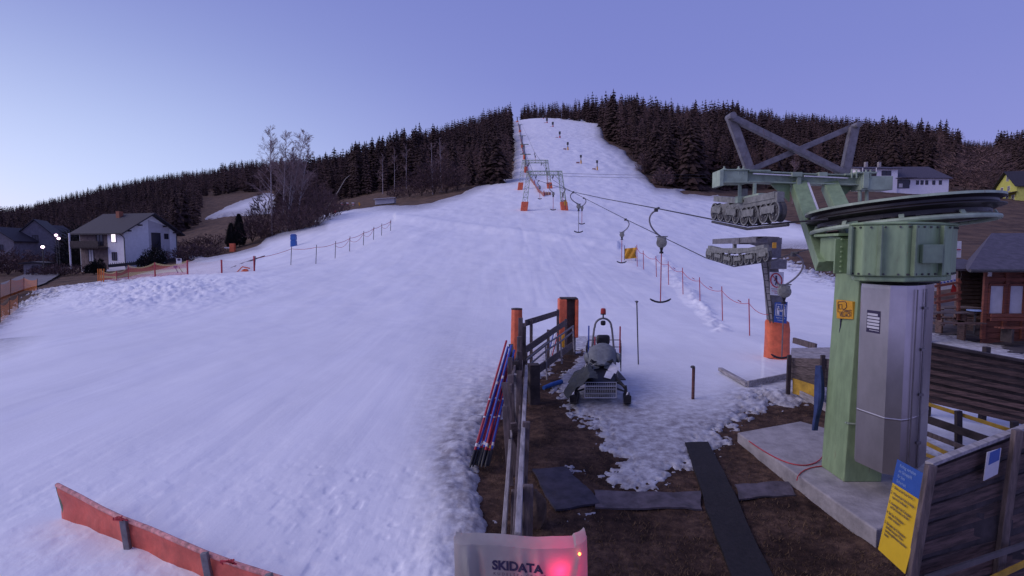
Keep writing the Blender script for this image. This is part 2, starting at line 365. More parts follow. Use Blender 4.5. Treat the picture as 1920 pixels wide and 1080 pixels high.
# relief of the snow itself
def snow_relief(X, Y, px, py, d):
    amp = np.clip(.02+Y*.0008, 0, .2)
    r = fbm(X*.35, Y*.12, 4, 21)*amp*1.6
    lane = fbm(X*2.6+.12*Y, Y*.05, 3, 31)*np.clip(.018-Y*.0001, .0, 1)*(Y < 160)
    r = r+lane*np.where(px < 900, .9, 1.3)
    # lumpy ploughed pile below the net fence
    pile = np.exp(-((px-300)/150.)**2-((py-552-(300-px)*.08)/27.)**2)*((Y > 24) & (Y < 60))
    r = r+pile*.75*(.55+fbm(X*.7, Y*.7, 3, 41)*.5+fbm(X*3.1, Y*3.1, 5, 43)*.42)
    bank = np.exp(-((px-905+(py-800)*.25)/85.)**2)*np.clip((py-640)/80., 0, 1)*(py < 1200)
    r = r+bank*(.10+fbm(X*3, Y*3, 6, 47)*.07)
    # trodden, refrozen snow in the foreground
    tr = np.clip((11-Y)/4., 0, 1)
    r = r+tr*np.minimum(fbm(X*4, Y*4, 5, 51), .12)*.028*(px < 940)
    spots = np.maximum(vnoise(X*7, Y*7, 61)-.24, 0)*np.clip(1-np.abs(px-680)/260., 0, 1)*(py > 880)
    r = r-spots*.14
    cross = np.exp(-((py-(412+(px-760)*.128))/6.)**2)*(px > 740)*(px < 1160)*(Y > 40)*(Y < 120)
    r = r+cross*.42
    rough = np.exp(-((px-1440)/75.)**2-((py-748)/14.)**2)
    r = r+rough*(.08+fbm(X*9, Y*9, 4, 71)*.09)
    rut = np.exp(-((px-(1195+(py-470)*.75))/12.)**2)*(py > 470)*(py < 600)
    r = r-rut*.10+np.exp(-((px-(1222+(py-470)*.85))/16.)**2)*(py > 480)*(py < 625)*(.12+fbm(X*2, Y*2, 4, 75)*.3)
    for k in range(16):
        a = 1.2+.42*k+.3*math.sin(k*2.3); xc = a+.02*(Y-12)*math.sin(k*1.7)+.25*np.sin(Y*.11+k); w_ = .035+.0022*Y
        r = r-np.exp(-((X-xc)/w_)**2)*(.008+.0002*Y)*((Y > 13) & (Y < 75))*np.clip(np.sin(Y*.13+k*1.9)+.6, 0, 1)
    return r
def grid_obj(name, bear, ys, fz, m, mask=None, props=None, attr=None):
    B, YY = np.meshgrid(bear, ys, indexing='ij'); X = B*YY
    Z, keep, at = fz(X, YY); nb, ny = X.shape
    idx = np.arange(nb*ny).reshape(nb, ny)
    q = np.stack([idx[:-1, :-1], idx[1:, :-1], idx[1:, 1:], idx[:-1, 1:]], -1).reshape(-1, 4)
    if keep is not None:
        k = keep.ravel(); q = q[k[q].any(1)]
    used = np.zeros(nb*ny, bool); used[q.ravel()] = True; remap = np.cumsum(used)-1; q = remap[q]
    co = np.stack([X.ravel(), YY.ravel(), Z.ravel()], -1)[used].astype(np.float32)
    me = bpy.data.meshes.new(name); me.vertices.add(len(co)); me.vertices.foreach_set('co', co.ravel())
    me.loops.add(q.size); me.loops.foreach_set('vertex_index', q.ravel().astype(np.int32))
    me.polygons.add(len(q)); me.polygons.foreach_set('loop_start', np.arange(0, q.size, 4, dtype=np.int32)); me.polygons.foreach_set('loop_total', np.full(len(q), 4, np.int32))
    me.polygons.foreach_set('use_smooth', np.ones(len(q), bool)); me.materials.append(m)
    if at is not None:
        a = me.attributes.new('edge', 'FLOAT', 'POINT'); a.data.foreach_set('value', at.ravel()[used].astype(np.float32))
    me.update(calc_edges=True); me.validate()
    o = bpy.data.objects.new(name, me); COL.objects.link(o); o['kind'] = 'structure'
    return o
# ground material: dead grass, leaf litter and mud
m, N, L, b = new_mat('dead_grass_and_mud')
geo = N.new('ShaderNodeNewGeometry')
def nz(scale, det=8, rough=.6, stretch=None):
    n = N.new('ShaderNodeTexNoise'); n.inputs['Scale'].default_value = scale; n.inputs['Detail'].default_value = det; n.inputs['Roughness'].default_value = rough
    if stretch:
        mp = N.new('ShaderNodeMapping'); mp.inputs['Scale'].default_value = stretch; L.new(geo.outputs['Position'], mp.inputs[0]); L.new(mp.outputs[0], n.inputs['Vector'])
    else: L.new(geo.outputs['Position'], n.inputs['Vector'])
    return n
def ramp(src, stops):
    r = N.new('ShaderNodeValToRGB'); e = r.color_ramp.elements
    while len(e) < len(stops): e.new(.5)
    for k, (p, c) in enumerate(stops): e[k].position = p; e[k].color = (*c, 1)
    L.new(src, r.inputs[0]); return r
n1 = nz(7, 10, .75); n2 = nz(.06, 5); n3 = nz(40, 6)
near = ramp(n1.outputs['Fac'], [(.32, (.028, .018, .015)), (.5, (.088, .052, .038)), (.68, (.18, .11, .07))])
far_ = ramp(nz(.35, 9, .7).outputs['Fac'], [(.34, (.06, .040, .033)), (.55, (.135, .088, .062)), (.72, (.20, .13, .085))])
sp = N.new('ShaderNodeSeparateXYZ'); L.new(geo.outputs['Position'], sp.inputs[0])
mr = N.new('ShaderNodeMapRange'); mr.inputs['From Min'].default_value = 18; mr.inputs['From Max'].default_value = 60; L.new(sp.outputs['Y'], mr.inputs['Value'])
wet = ramp(nz(.9, 6, .65).outputs['Fac'], [(.40, (.42, .40, .42)), (.58, (1.1, 1.1, 1.1))]); wm = N.new('ShaderNodeMixRGB'); wm.blend_type = 'MULTIPLY'; wm.inputs[0].default_value = 1; L.new(near.outputs[0], wm.inputs[1]); L.new(wet.outputs[0], wm.inputs[2])
mx = N.new('ShaderNodeMixRGB'); L.new(mr.outputs[0], mx.inputs[0]); L.new(wm.outputs[0], mx.inputs[1]); L.new(far_.outputs[0], mx.inputs[2])
L.new(mx.outputs[0], b.inputs['Base Color']); b.inputs['Roughness'].default_value = .95; b.inputs['Specular IOR Level'].default_value = .15
bp = N.new('ShaderNodeBump'); bp.inputs['Strength'].default_value = .9; bp.inputs['Distance'].default_value = .03; L.new(n3.outputs['Fac'], bp.inputs['Height']); L.new(bp.outputs[0], b.inputs['Normal'])
M['ground'] = m
# snow material
m, N, L, b = new_mat('old_groomed_snow')
geo = N.new('ShaderNodeNewGeometry')
at = N.new('ShaderNodeAttribute'); at.attribute_name = 'edge'
dirt = ramp(nz(5, 9, .7).outputs['Fac'], [(.40, (.27, .25, .26)), (.64, (.60, .60, .62))])
clean = ramp(nz(.5, 7, .6, (1.6, .25, 1)).outputs['Fac'], [(.35, (.82, .82, .84)), (.65, (.90, .90, .915))])
mr = N.new('ShaderNodeMapRange'); mr.inputs['From Min'].default_value = 0; mr.inputs['From Max'].default_value = 1; L.new(at.outputs['Fac'], mr.inputs['Value'])
mx = N.new('ShaderNodeMixRGB'); L.new(mr.outputs[0], mx.inputs[0]); L.new(dirt.outputs[0], mx.inputs[1]); L.new(clean.outputs[0], mx.inputs[2])
L.new(mx.outputs[0], b.inputs['Base Color']); b.inputs['Roughness'].default_value = .55; b.inputs['Specular IOR Level'].default_value = .25
bp = N.new('ShaderNodeBump'); bp.inputs['Strength'].default_value = .3; bp.inputs['Distance'].default_value = .022; L.new(nz(14, 9, .75).outputs['Fac'], bp.inputs['Height'])
bp2 = N.new('ShaderNodeBump'); bp2.inputs['Strength'].default_value = .3; bp2.inputs['Distance'].default_value = .028; L.new(nz(1.2, 9, .66, (2.0, .10, 1)).outputs['Fac'], bp2.inputs['Height'])
bp3 = N.new('ShaderNodeBump'); bp3.inputs['Strength'].default_value = .22; bp3.inputs['Distance'].default_value = .02; L.new(nz(1.0, 5, .6, (9, .16, 1)).outputs['Fac'], bp3.inputs['Height']); L.new(bp.outputs[0], bp3.inputs['Normal']); L.new(bp3.outputs[0], bp2.inputs['Normal']); L.new(bp2.outputs[0], b.inputs['Normal'])
M['snow'] = m
def f_ground(X, Y):
    z = hb(X, Y); n = fbm(X*3, Y*3, 4, 3)*.03*(Y < 30)
    return z+n-np.clip(Y*.0012, .0, .6), None, None
bear = np.concatenate([np.linspace(-2.6, -1.15, 60), np.linspace(-1.14, 1.14, 560), np.linspace(1.15, 2.6, 60)])
ys = np.concatenate([np.exp(np.linspace(math.log(.9), math.log(30), 420)), np.exp(np.linspace(math.log(30), math.log(2100), 430))[1:]])
grid_obj('ground', bear, ys, f_ground, M['ground'])
def f_snow(X, Y):
    z = hb(X, Y); d, px, py = snow_sd(X, Y, z)
    n = (fbm(X*2.2, Y*2.2, 6, 13)*20+fbm(X*11, Y*11, 4, 14)*np.where((px > 1020) & (px < 1430) & (py > 690), 34, 14))*np.clip(Y/12, .8, 3)*(Y < 60)+fbm(X*.25, Y*.25, 4, 17)*9*(Y >= 40)
    n = n*np.where(Y > 14, .35, 1)
    de = d+n*np.clip(1-(np.abs(d)-30)/30, 0, 1)
    t = np.clip(de/np.clip(14-Y*.1, 3, 14), -1.2, 1); th = np.where(Y < 30, .045, .03+Y*.0022)
    rel = snow_relief(X, Y, px, py, d)*np.clip(de/22, 0, 1)
    th = th*np.where((py > 640) & (px > 1000) & (px < 1430), .5, 1)
    zz = z+np.where(t > 0, np.sqrt(np.abs(t))*th, t*(.08+Y*.004))+rel
    zz = np.where(de > 16, np.maximum(zz, z+.03+.0012*Y), zz)
    edge = np.clip((de-2)/np.where(Y < 22, 75, 14), 0, 1)
    icy = np.exp(-((px-1190)/150.)**2-((py-800)/85.)**2)+.8*np.exp(-((px-860)/75.)**2-((py-880)/210.)**2)
    edge = np.clip(edge-icy*1.0, 0, 1)
    return zz, (de > -14) & (Y < 700), edge
bs = np.concatenate([np.linspace(-2.4, -1.25, 70), np.linspace(-1.24, 1.3, 900)])
ys = np.concatenate([np.exp(np.linspace(math.log(1.2), math.log(5), 60)), np.exp(np.linspace(math.log(5), math.log(32), 420))[1:], np.exp(np.linspace(math.log(32), math.log(700), 430))[1:]])
grid_obj('snow_slope', bs, ys, f_snow, M['snow'])
def hs(x, y):
    X = np.array([float(x)]); Y = np.array([float(y)]); return float(f_snow(X, Y)[0][0])
# road strips draped over the ground
def strip(name, pts, w, dz=.05, kind=True, n=10):
    b_ = MB(); pts = [Vector(p) for p in pts]; L_ = []
    for i in range(len(pts)-1):
        for k in range(n):
            L_.append(pts[i].lerp(pts[i+1], k/n))
    L_.append(pts[-1])
    for i, p in enumerate(L_):
        t = (L_[min(i+1, len(L_)-1)]-L_[max(i-1, 0)]); t.z = 0; t.normalize(); s_ = Vector((-t.y, t.x, 0))*w/2
        for k in (-1, -.5, 0, .5, 1):
            q = p+s_*k; b_.v.append((q.x, q.y, hz(q.x, q.y)+dz+.002*q.y))
    for i in range(len(L_)-1):
        for k in range(4): b_.f.append((i*5+k, i*5+k+1, i*5+k+6, i*5+k+5)); b_.m.append(0)
    o = b_.build(name, M['asphalt'], smooth=True)
    if kind: o['kind'] = 'structure'
    return o
strip('road', [G(-160, 590), G(30, 540), G(90, 510), GY(115, 118), GY(118, 145)], 5.5, .0)
strip('road', [GY(115, 117), GY(60, 128), GY(-60, 140)], 5, .02)
# paved terrace in front of the hut
b_ = MB(); n_ = 60; ok = {}
for i in range(n_+1):
    for j in range(n_+1):
        x = 10.5+13*i/n_; y = 13.2+15*j/n_; z = hz(x, y)+.04; px, py = project(x, y, z); ok[i, j] = py < np.interp(px, [1700, 1750, 1840, 1930, 2200], [600, 624, 643, 668, 745])+4*math.sin(px*.09)+3*math.sin(px*.23); b_.v.append((x, y, z))
for i in range(n_):
    for j in range(n_):
        if ok[i, j] and ok[i+1, j+1] and ok[i+1, j]: k = i*(n_+1)+j; b_.f.append((k, k+n_+1, k+n_+2, k+1)); b_.m.append(0)
o = b_.build('terrace', mat('dark_terrace_gravel', (.075, .062, .07), .95, var=.5, scale=3, bump=.5), smooth=True); o['kind'] = 'structure'
# ------------------------------------------------------------------ dawn sky and light
w = bpy.data.worlds.new('World'); scene.world = w; w.use_nodes = True; N = w.node_tree.nodes; L = w.node_tree.links
bg = N['Background']; tc = N.new('ShaderNodeTexCoord'); sp = N.new('ShaderNodeSeparateXYZ'); L.new(tc.outputs['Generated'], sp.inputs[0])
rp = N.new('ShaderNodeValToRGB'); e = rp.color_ramp.elements
for k, (p, c) in enumerate([(0, (.31, .30, .65)), (.10, (.268, .292, .68)), (.3, (.208, .240, .615)), (.60, (.158, .190, .535)), (1, (.12, .14, .42))]):
    if k > 1: e.new(p)
for k, (p, c) in enumerate([(0, (.31, .30, .65)), (.10, (.268, .292, .68)), (.3, (.208, .240, .615)), (.60, (.158, .190, .535)), (1, (.12, .14, .42))]):
    e[k].position = p; e[k].color = (*c, 1)
L.new(sp.outputs['Z'], rp.inputs[0])
dv = N.new('ShaderNodeVectorMath'); dv.operation = 'DOT_PRODUCT'; dd = Vector((-.80, .60, .02)).normalized(); dv.inputs[1].default_value = dd; L.new(tc.outputs['Generated'], dv.inputs[0])
mrr = N.new('ShaderNodeMapRange'); mrr.inputs['From Min'].default_value = .35; mrr.inputs['From Max'].default_value = 1; L.new(dv.outputs['Value'], mrr.inputs['Value'])
pw = N.new('ShaderNodeMath'); pw.operation = 'POWER'; pw.inputs[1].default_value = 2.3; L.new(mrr.outputs[0], pw.inputs[0])
el = N.new('ShaderNodeMapRange'); el.inputs['From Min'].default_value = .0; el.inputs['From Max'].default_value = .46; el.inputs['To Min'].default_value = 1.0; el.inputs['To Max'].default_value = .12; el.interpolation_type = 'SMOOTHSTEP'; L.new(sp.outputs['Z'], el.inputs['Value']); pw2 = N.new('ShaderNodeMath'); pw2.operation = 'MULTIPLY'; L.new(pw.outputs[0], pw2.inputs[0]); L.new(el.outputs[0], pw2.inputs[1])
glow = N.new('ShaderNodeMixRGB'); glow.blend_type = 'ADD'; L.new(pw2.outputs[0], glow.inputs[0]); L.new(rp.outputs[0], glow.inputs[1]); glow.inputs[2].default_value = (.35, .48, .42, 1)
sky = N.new('ShaderNodeTexSky'); sky.sky_type = 'NISHITA'; sky.sun_disc = False; sky.sun_elevation = math.radians(1.0); sky.sun_rotation = math.radians(-55)
ad = N.new('ShaderNodeMixRGB'); ad.blend_type = 'ADD'; ad.inputs[0].default_value = .012; L.new(glow.outputs[0], ad.inputs[1]); L.new(sky.outputs[0], ad.inputs[2])
L.new(ad.outputs[0], bg.inputs['Color']); bg.inputs['Strength'].default_value = 1.0
sl = bpy.data.lights.new('sun', 'SUN'); sl.energy = 1.48; sl.angle = math.radians(50); sl.color = (.97, .86, .94)
so = bpy.data.objects.new('sun', sl); COL.objects.link(so)
sd = Vector((-.82, -.16, .56)); so.rotation_euler = (-sd).to_track_quat('-Z', 'Y').to_euler(); so.location = (-20, -10, 40)
scene.view_settings.view_transform = 'Standard'; scene.view_settings.look = 'None'; scene.view_settings.exposure = 0; scene.view_settings.gamma = 1
scene.cycles.max_bounces = 6; scene.cycles.diffuse_bounces = 3; scene.cycles.transparent_max_bounces = 12
# ------------------------------------------------------------------ haul rope geometry
X1, X2 = 4.22, 7.2
def rp_z(tab, Y):
    ys_ = [a for a, _ in tab]; return float(np.interp(Y, ys_, [P(960, p, y).z for y, p in tab]))
R1 = [(7.8, 411), (8.4, 417), (9.6, 424), (11.2, 412), (15.6, 391), (25, 372), (37, 360), (56, 347), (95, 337)]
R2 = [(7.8, 384), (13.6, 474), (14.9, 490), (17.3, 500), (19.8, 484), (34, 411), (54, 371), (75, 351), (95, 337)]
def PXY(X, Y, tab): return Vector((X, Y, rp_z(tab, Y)))
far_p = [(Y, hz(5.7, Y)+6.3) for Y in (130, 180, 240, 310, 400, 500, 555)]
for nm, X, tab, lab in (('haul_rope', X1, R1, 'thick dark haul rope running from the left rim of the big wheel up the piste'), ('haul_rope', X2, R2, 'thin dark haul rope coming down through the lower sheave train on the small tower')):
    ys_ = sorted(set([a for a, _ in tab]+[20+5*i for i in range(15)]))
    pts = [PXY({7.8: 4.60 if X < 5 else 6.96, 8.4: 4.36 if X < 5 else X}.get(Y, X), Y, tab) for Y in ys_]+[Vector((X, Y, z)) for Y, z in far_p]
    rad = [.013+min(p.y, 120)*.00022 for p in pts]
    o = MB().tube(pts, rad, 6).build(nm, M['rope'], smooth=True, loc=pts[0]); tag(o, lab, 'cable', 'haul ropes of the ski lift')
# ------------------------------------------------------------------ concrete slab
sl_ = [G(1382, 828), G(1500, 806), G(1860, 905), G(1642, 1028)]
zb = .14
cb = MB(); poly = [(p.x, p.y) for p in [sl_[0], sl_[3], sl_[2], sl_[1]]]
cb.prism(poly, -.12, zb)
o = cb.build('concrete_slab', M['concrete'], bevel=.02, loc=(sl_[0].x, sl_[0].y, 0)); tag(o, 'flat rough concrete slab carrying the green lift pillar, red cable lying on it', 'slab')
# ------------------------------------------------------------------ drive station
ds = thing('ski_lift_drive_station', 'green painted ski lift drive station with big horizontal rope wheel and stainless cabinet', 'ski lift', (5.1, 7.8, zb))
def rect_loft(b, bot, top, mi=0):  # bot/top: x0,x1,y0,y1,z
    q = lambda r: [(r[0], r[2], r[4]), (r[1], r[2], r[4]), (r[1], r[3], r[4]), (r[0], r[3], r[4])]
    return b.hexa(q(bot)+q(top), mi)
b_ = MB(); rect_loft(b_, (4.83, 5.38, 7.55, 8.12, zb), (4.93, 5.5, 7.55, 8.12, 3.3)); b_.build('pillar', M['green'], ds, bevel=.012)
b_ = MB(); b_.box((5.4, 7.82, 3.34), (1.05, .75, .06)); b_.box((5.0, 8.0, 3.52), (.5, .5, .36)); b_.box((4.98, 7.98, 3.73), (.62, .62, .04)); b_.box((5.0, 7.71, 3.42), (.7, .03, .5))
for i in range(6):
    b_.lathe([(.018, 0), (.018, .03)], (4.73+i*.1, 7.69, 3.66), (0, -1, 0), 8); b_.lathe([(.018, 0), (.018, .03)], (4.73, 7.69, 3.2+i*.07), (0, -1, 0), 8)
b_.build('head_frame', M['green'], ds, bevel=.008)
b_ = MB(); b_.box((5.1, 7.56, 1.02), (.56, .02, .02)); b_.tube([(4.83, 7.52, 1.02), (5.5, 7.45, .99)], .014, 6); b_.build('conduit', M['green_pale'], ds, smooth=True)
# gearbox housing
gp = [P(1592, 470, 7.45), P(1596, 470, 7.1), P(1618, 470, 6.93), P(1700, 470, 6.72), P(1712, 470, 6.74), P(1784, 470, 7.0), P(1794, 470, 7.25), P(1790, 470, 8.1), P(1600, 470, 8.1)]
b_ = MB(); poly = [(p.x, p.y) for p in gp]; b_.prism(poly, 3.17, 3.83)
sc_ = lambda k, dz: None
cx = sum(p[0] for p in poly)/9; cy = sum(p[1] for p in poly)/9
b_.prism([(cx+(x-cx)*1.03, cy+(y-cy)*1.03) for x, y in poly], 3.83, 3.865); b_.prism([(cx+(x-cx)*.93, cy+(y-cy)*.93) for x, y in poly], 3.10, 3.17)
gh = b_.build('gearbox_housing', M['green'], ds, bevel=.02)
bb = MB()
for k in range(6):
    A_, B_ = Vector((*poly[k], 0)), Vector((*poly[k+1], 0)); nn_ = (B_-A_).cross(Vector((0, 0, 1))).normalized(); nn_ = nn_ if nn_.y < 0 or abs(nn_.x) > .9 else -nn_
    for q_ in range(max(2, int((B_-A_).length/.12))):
        p = A_.lerp(B_, (q_+.5)/max(2, int((B_-A_).length/.12)))
        for z_ in (3.20, 3.80): bb.lathe([(.013, -.01), (.013, .018)], (p.x, p.y, z_), nn_, 6)
bb.build('flange_bolts', M['steel_dark'], gh)
rb = MB()
for px, Y in ((1594, 7.06), (1650, 6.80), (1714, 6.69), (1766, 6.87)):
    p = P(px, 470, Y); rb.box((p.x, p.y, 3.5), (.025, .07, .64))
rb.build('rib', M['green_dark'], gh, bevel=.004)
b_ = MB(); p = P(1745, 500, 6.78); b_.box((p.x, p.y, 3.46), (.30, .05, .24), .16); b_.build('hatch', M['green_dark'], gh, bevel=.01)
b_ = MB(); b_.lathe([(.17, 0), (.2, .05), (.2, .22), (.13, .26), (.13, .45)], (5.25, 7.35, 2.98), (1, .1, .15), 20); b_.box((5.5, 7.3, 3.1), (.5, .3, .08)); pass
b_.build('motor_coupling', M['steel_dark'], ds, bevel=.01, smooth=True)
# bull wheel, slightly tilted
WC = Vector((5.77, 8.04, 4.07)); tilt = Matrix.Rotation(math.radians(3.1), 3, 'Y').inverted() @ Matrix.Rotation(math.radians(-4.0), 3, 'X'); WA = tilt@Vector((0, 0, 1))
b_ = MB(); R_ = 1.18
prof = [(R_-.13, .10), (R_+.0, .10), (R_+.035, .085), (R_+.035, .07), (R_-.01, .055), (R_-.045, .035), (R_-.045, .0), (R_-.01, -.02), (R_+.03, -.03), (R_+.03, -.04), (R_-.02, -.05), (R_-.10, -.085), (R_-.13, -.085)]
b_.lathe(prof, WC, WA, 96, closed=True)
wh = b_.build('rope_wheel', M['grease'], ds, smooth=True)
b_ = MB(); b_.lathe([(R_+.036, .105), (R_+.036, .072), (R_-.03, .098), (R_-.03, .108)], WC, WA, 96, closed=True); b_.build('top_rim', M['green_pale'], wh, smooth=True)
b_ = MB(); b_.lathe([(.22, -.3), (.22, .12), (.16, .16)], WC, WA, 28)
u = tilt@Vector((1, 0, 0)); v_ = tilt@Vector((0, 1, 0))
for i in range(8):
    a = 2*PI*i/8+.2; d_ = u*math.cos(a)+v_*math.sin(a); b_.beam(WC+d_*.2, WC+d_*(R_-.08), .1, .12, WA)
b_.lathe([(R_-.12, .06), (R_-.12, -.14), (R_-.45, -.10), (R_-.45, .02)], WC, WA, 64, closed=True)
b_.build('spokes', M['grease'], wh)
# pale green guard ring below the rope wheel, held by short brackets
GC = WC-WA*.20; b_ = MB(); b_.tube([GC+(u*math.cos(2*PI*i/72)+v_*math.sin(2*PI*i/72))*(R_-.05) for i in range(73)], .033, 8)
for i in range(10):
    a = 2*PI*i/10+.35; d_ = u*math.cos(a)+v_*math.sin(a); b_.beam(GC+d_*(R_-.05), GC+d_*(R_-.09)+WA*.08, .06, .02, d_)
b_.build('guard_ring', M['green_pale'], ds, smooth=True)
b_ = MB()
for i in range(4):
    a = PI/2*i+.6; d_ = u*math.cos(a)+v_*math.sin(a); b_.beam(GC+d_*.2, GC+d_*(R_-.07), .05, .05, WA)
b_.lathe([(.3, -.16), (.33, -.1), (.33, .02), (.2, .04)], GC, WA, 32)
b_.build('guard_spokes', M['steel_dark'], ds)
b_ = MB(); p = P(1703, 428, 6.75); b_.box(p, (.03, .03, .10)); b_.build('grease_nipple', M['red'], ds)
# arms to cross beam
YB = 9.75
def bar(name, a, b, w, h, m, parent, bev=.01, up=(0, 0, 1)): return MB().beam(a, b, w, h, up).build(name, m, parent, bevel=bev)
a0 = P(1548, 500, 8.15); a1 = P(1496, 347, YB); bar('arm', a0, a1, .24, .2, M['green'], ds)
bb = MB(); off = Vector((.09, -.12, .03))
for k in range(3): bb.tube([a0.lerp(a1, .08)+off+Vector((k*.018, 0, 0)), a0.lerp(a1, 1.0)+off+Vector((k*.018, 0, 0))], .011, 6)
bb.beam(a0.lerp(a1, .5)+off, a0.lerp(a1, .52)+off, .09, .04); bb.build('cable_duct', M['white'], ds, smooth=True)
a2 = P(1606, 460, 8.2); a3 = P(1555, 347, YB); bar('arm', a2, a3, .24, .2, M['green'], ds)
for a, s_ in ((a1, -1), (a3, 1)):
    b_ = MB().add([a+Vector((s_*.15, -.02, .02)), a+Vector((s_*.5, -.02, .02)), a+Vector((s_*.15, -.02, -.3)), a+Vector((s_*.15, .02, .02)), a+Vector((s_*.5, .02, .02)), a+Vector((s_*.15, .02, -.3))], [(0, 1, 2), (5, 4, 3), (0, 3, 4, 1), (1, 4, 5, 2), (2, 5, 3, 0)])
    b_.build('gusset', M['green'], ds)
# cross beam: two joined box sections with flanges
def ibeam(b, p, q, w, h):
    b.beam(p+Vector((0, 0, h/2-.012)), q+Vector((0, 0, h/2-.012)), w, .024); b.beam(p-Vector((0, 0, h/2-.012)), q-Vector((0, 0, h/2-.012)), w, .024); b.beam(p, q, w*.3, h-.05)
b_ = MB(); p0, p1 = P(1398, 332, YB), P(1492, 336, YB); ibeam(b_, p0, p1+Vector((.05, 0, 0)), .26, .20)
p2, p3 = P(1494, 336, YB), P(1610, 339, YB-.1); ibeam(b_, p2, p3, .26, .19)
b_.box(P(1487, 329, YB-.02), (.18, .3, .08)); b_.box(P(1497, 340, YB-.12), (.07, .06, .24)); b_.box(P(1420, 322, YB), (.35, .28, .03)); b_.box(P(1592, 329, YB-.1), (.3, .28, .03)); b_.box(P(1538, 328, YB-.1), (.15, .2, .07))
b_.build('cross_beam', M['green_pale'], ds, bevel=.004)
b_ = MB(); b_.beam(P(1412, 325.5, YB-.135), P(1484, 329, YB-.135), .02, .02); b_.beam(P(1508, 330, YB-.2), P(1590, 334, YB-.2), .02, .02); b_.build('duct_strip', M['white'], ds)
b_ = MB(); b_.box(P(1372, 332, YB), (.44, .32, .22)); b_.box(P(1346, 336, YB-.02), (.07, .36, .28)); b_.box(P(1372, 321, YB), (.5, .38, .022)); b_.box(P(1372, 344, YB), (.5, .38, .022))
for px in (1358, 1385, 1394):
    b_.tube([P(px, 328, YB-.15), P(px, 312, YB-.15)], .017, 6); b_.lathe([(.035, 0), (.035, .04)], P(px, 320, YB-.15), (0, 0, 1), 6)
b_.build('beam_head', M['green_pale'], ds, bevel=.006)
b_ = MB(); b_.box(P(1634, 345, YB-.15), (.55, .3, .24)); b_.box(P(1612, 340, YB-.15), (.1, .36, .28)); b_.box(P(1614, 326, YB-.15), (.36, .34, .03))
for px in (1597, 1606, 1624, 1632): b_.tube([P(px, 334, YB-.3), P(px, 318, YB-.3)], .015, 6)
for px in (1612, 1625): b_.tube([P(px, 352, YB-.2), P(px, 378, YB-.2)], .03, 6)
b_.build('beam_head', M['green_pale'], ds, bevel=.006)
# X braced crown above
c0, c1, c2_, c3 = P(1408, 319, YB), P(1372, 221, YB), P(1586, 327, YB), P(1604, 238, YB)
def chan(b, p, q, w, t=.02):
    b.beam(p, q, w, t, (0, 1, 0)); n_ = (q-p).normalized().cross(Vector((0, 1, 0))).normalized()*w/2
    b.beam(p+n_+Vector((0, .04, 0)), q+n_+Vector((0, .04, 0)), t, .09, (0, 1, 0)); b.beam(p-n_+Vector((0, .04, 0)), q-n_+Vector((0, .04, 0)), t, .09, (0, 1, 0))
def ch(p, q, w, dy=0):
    b = MB(); chan(b, p+Vector((0, dy, 0)), q+Vector((0, dy, 0)), w); b.build('brace', M['steel'], ds)
ch(c0, c1, .135); ch(c2_, c3, .135); ch(c1, c2_, .09, -.06); ch(P(1412, 317, YB), c3+Vector((0, 0, .02)), .075, .08)
MB().lathe([(.06, -.12), (.06, .12)], c1+Vector((-.02, 0, .02)), (0, 1, 0), 10).build('brace_pin', M['steel'], ds); MB().lathe([(.05, -.1), (.05, .1)], c3+Vector((0, 0, .02)), (0, 1, 0), 10).build('brace_pin', M['steel'], ds)
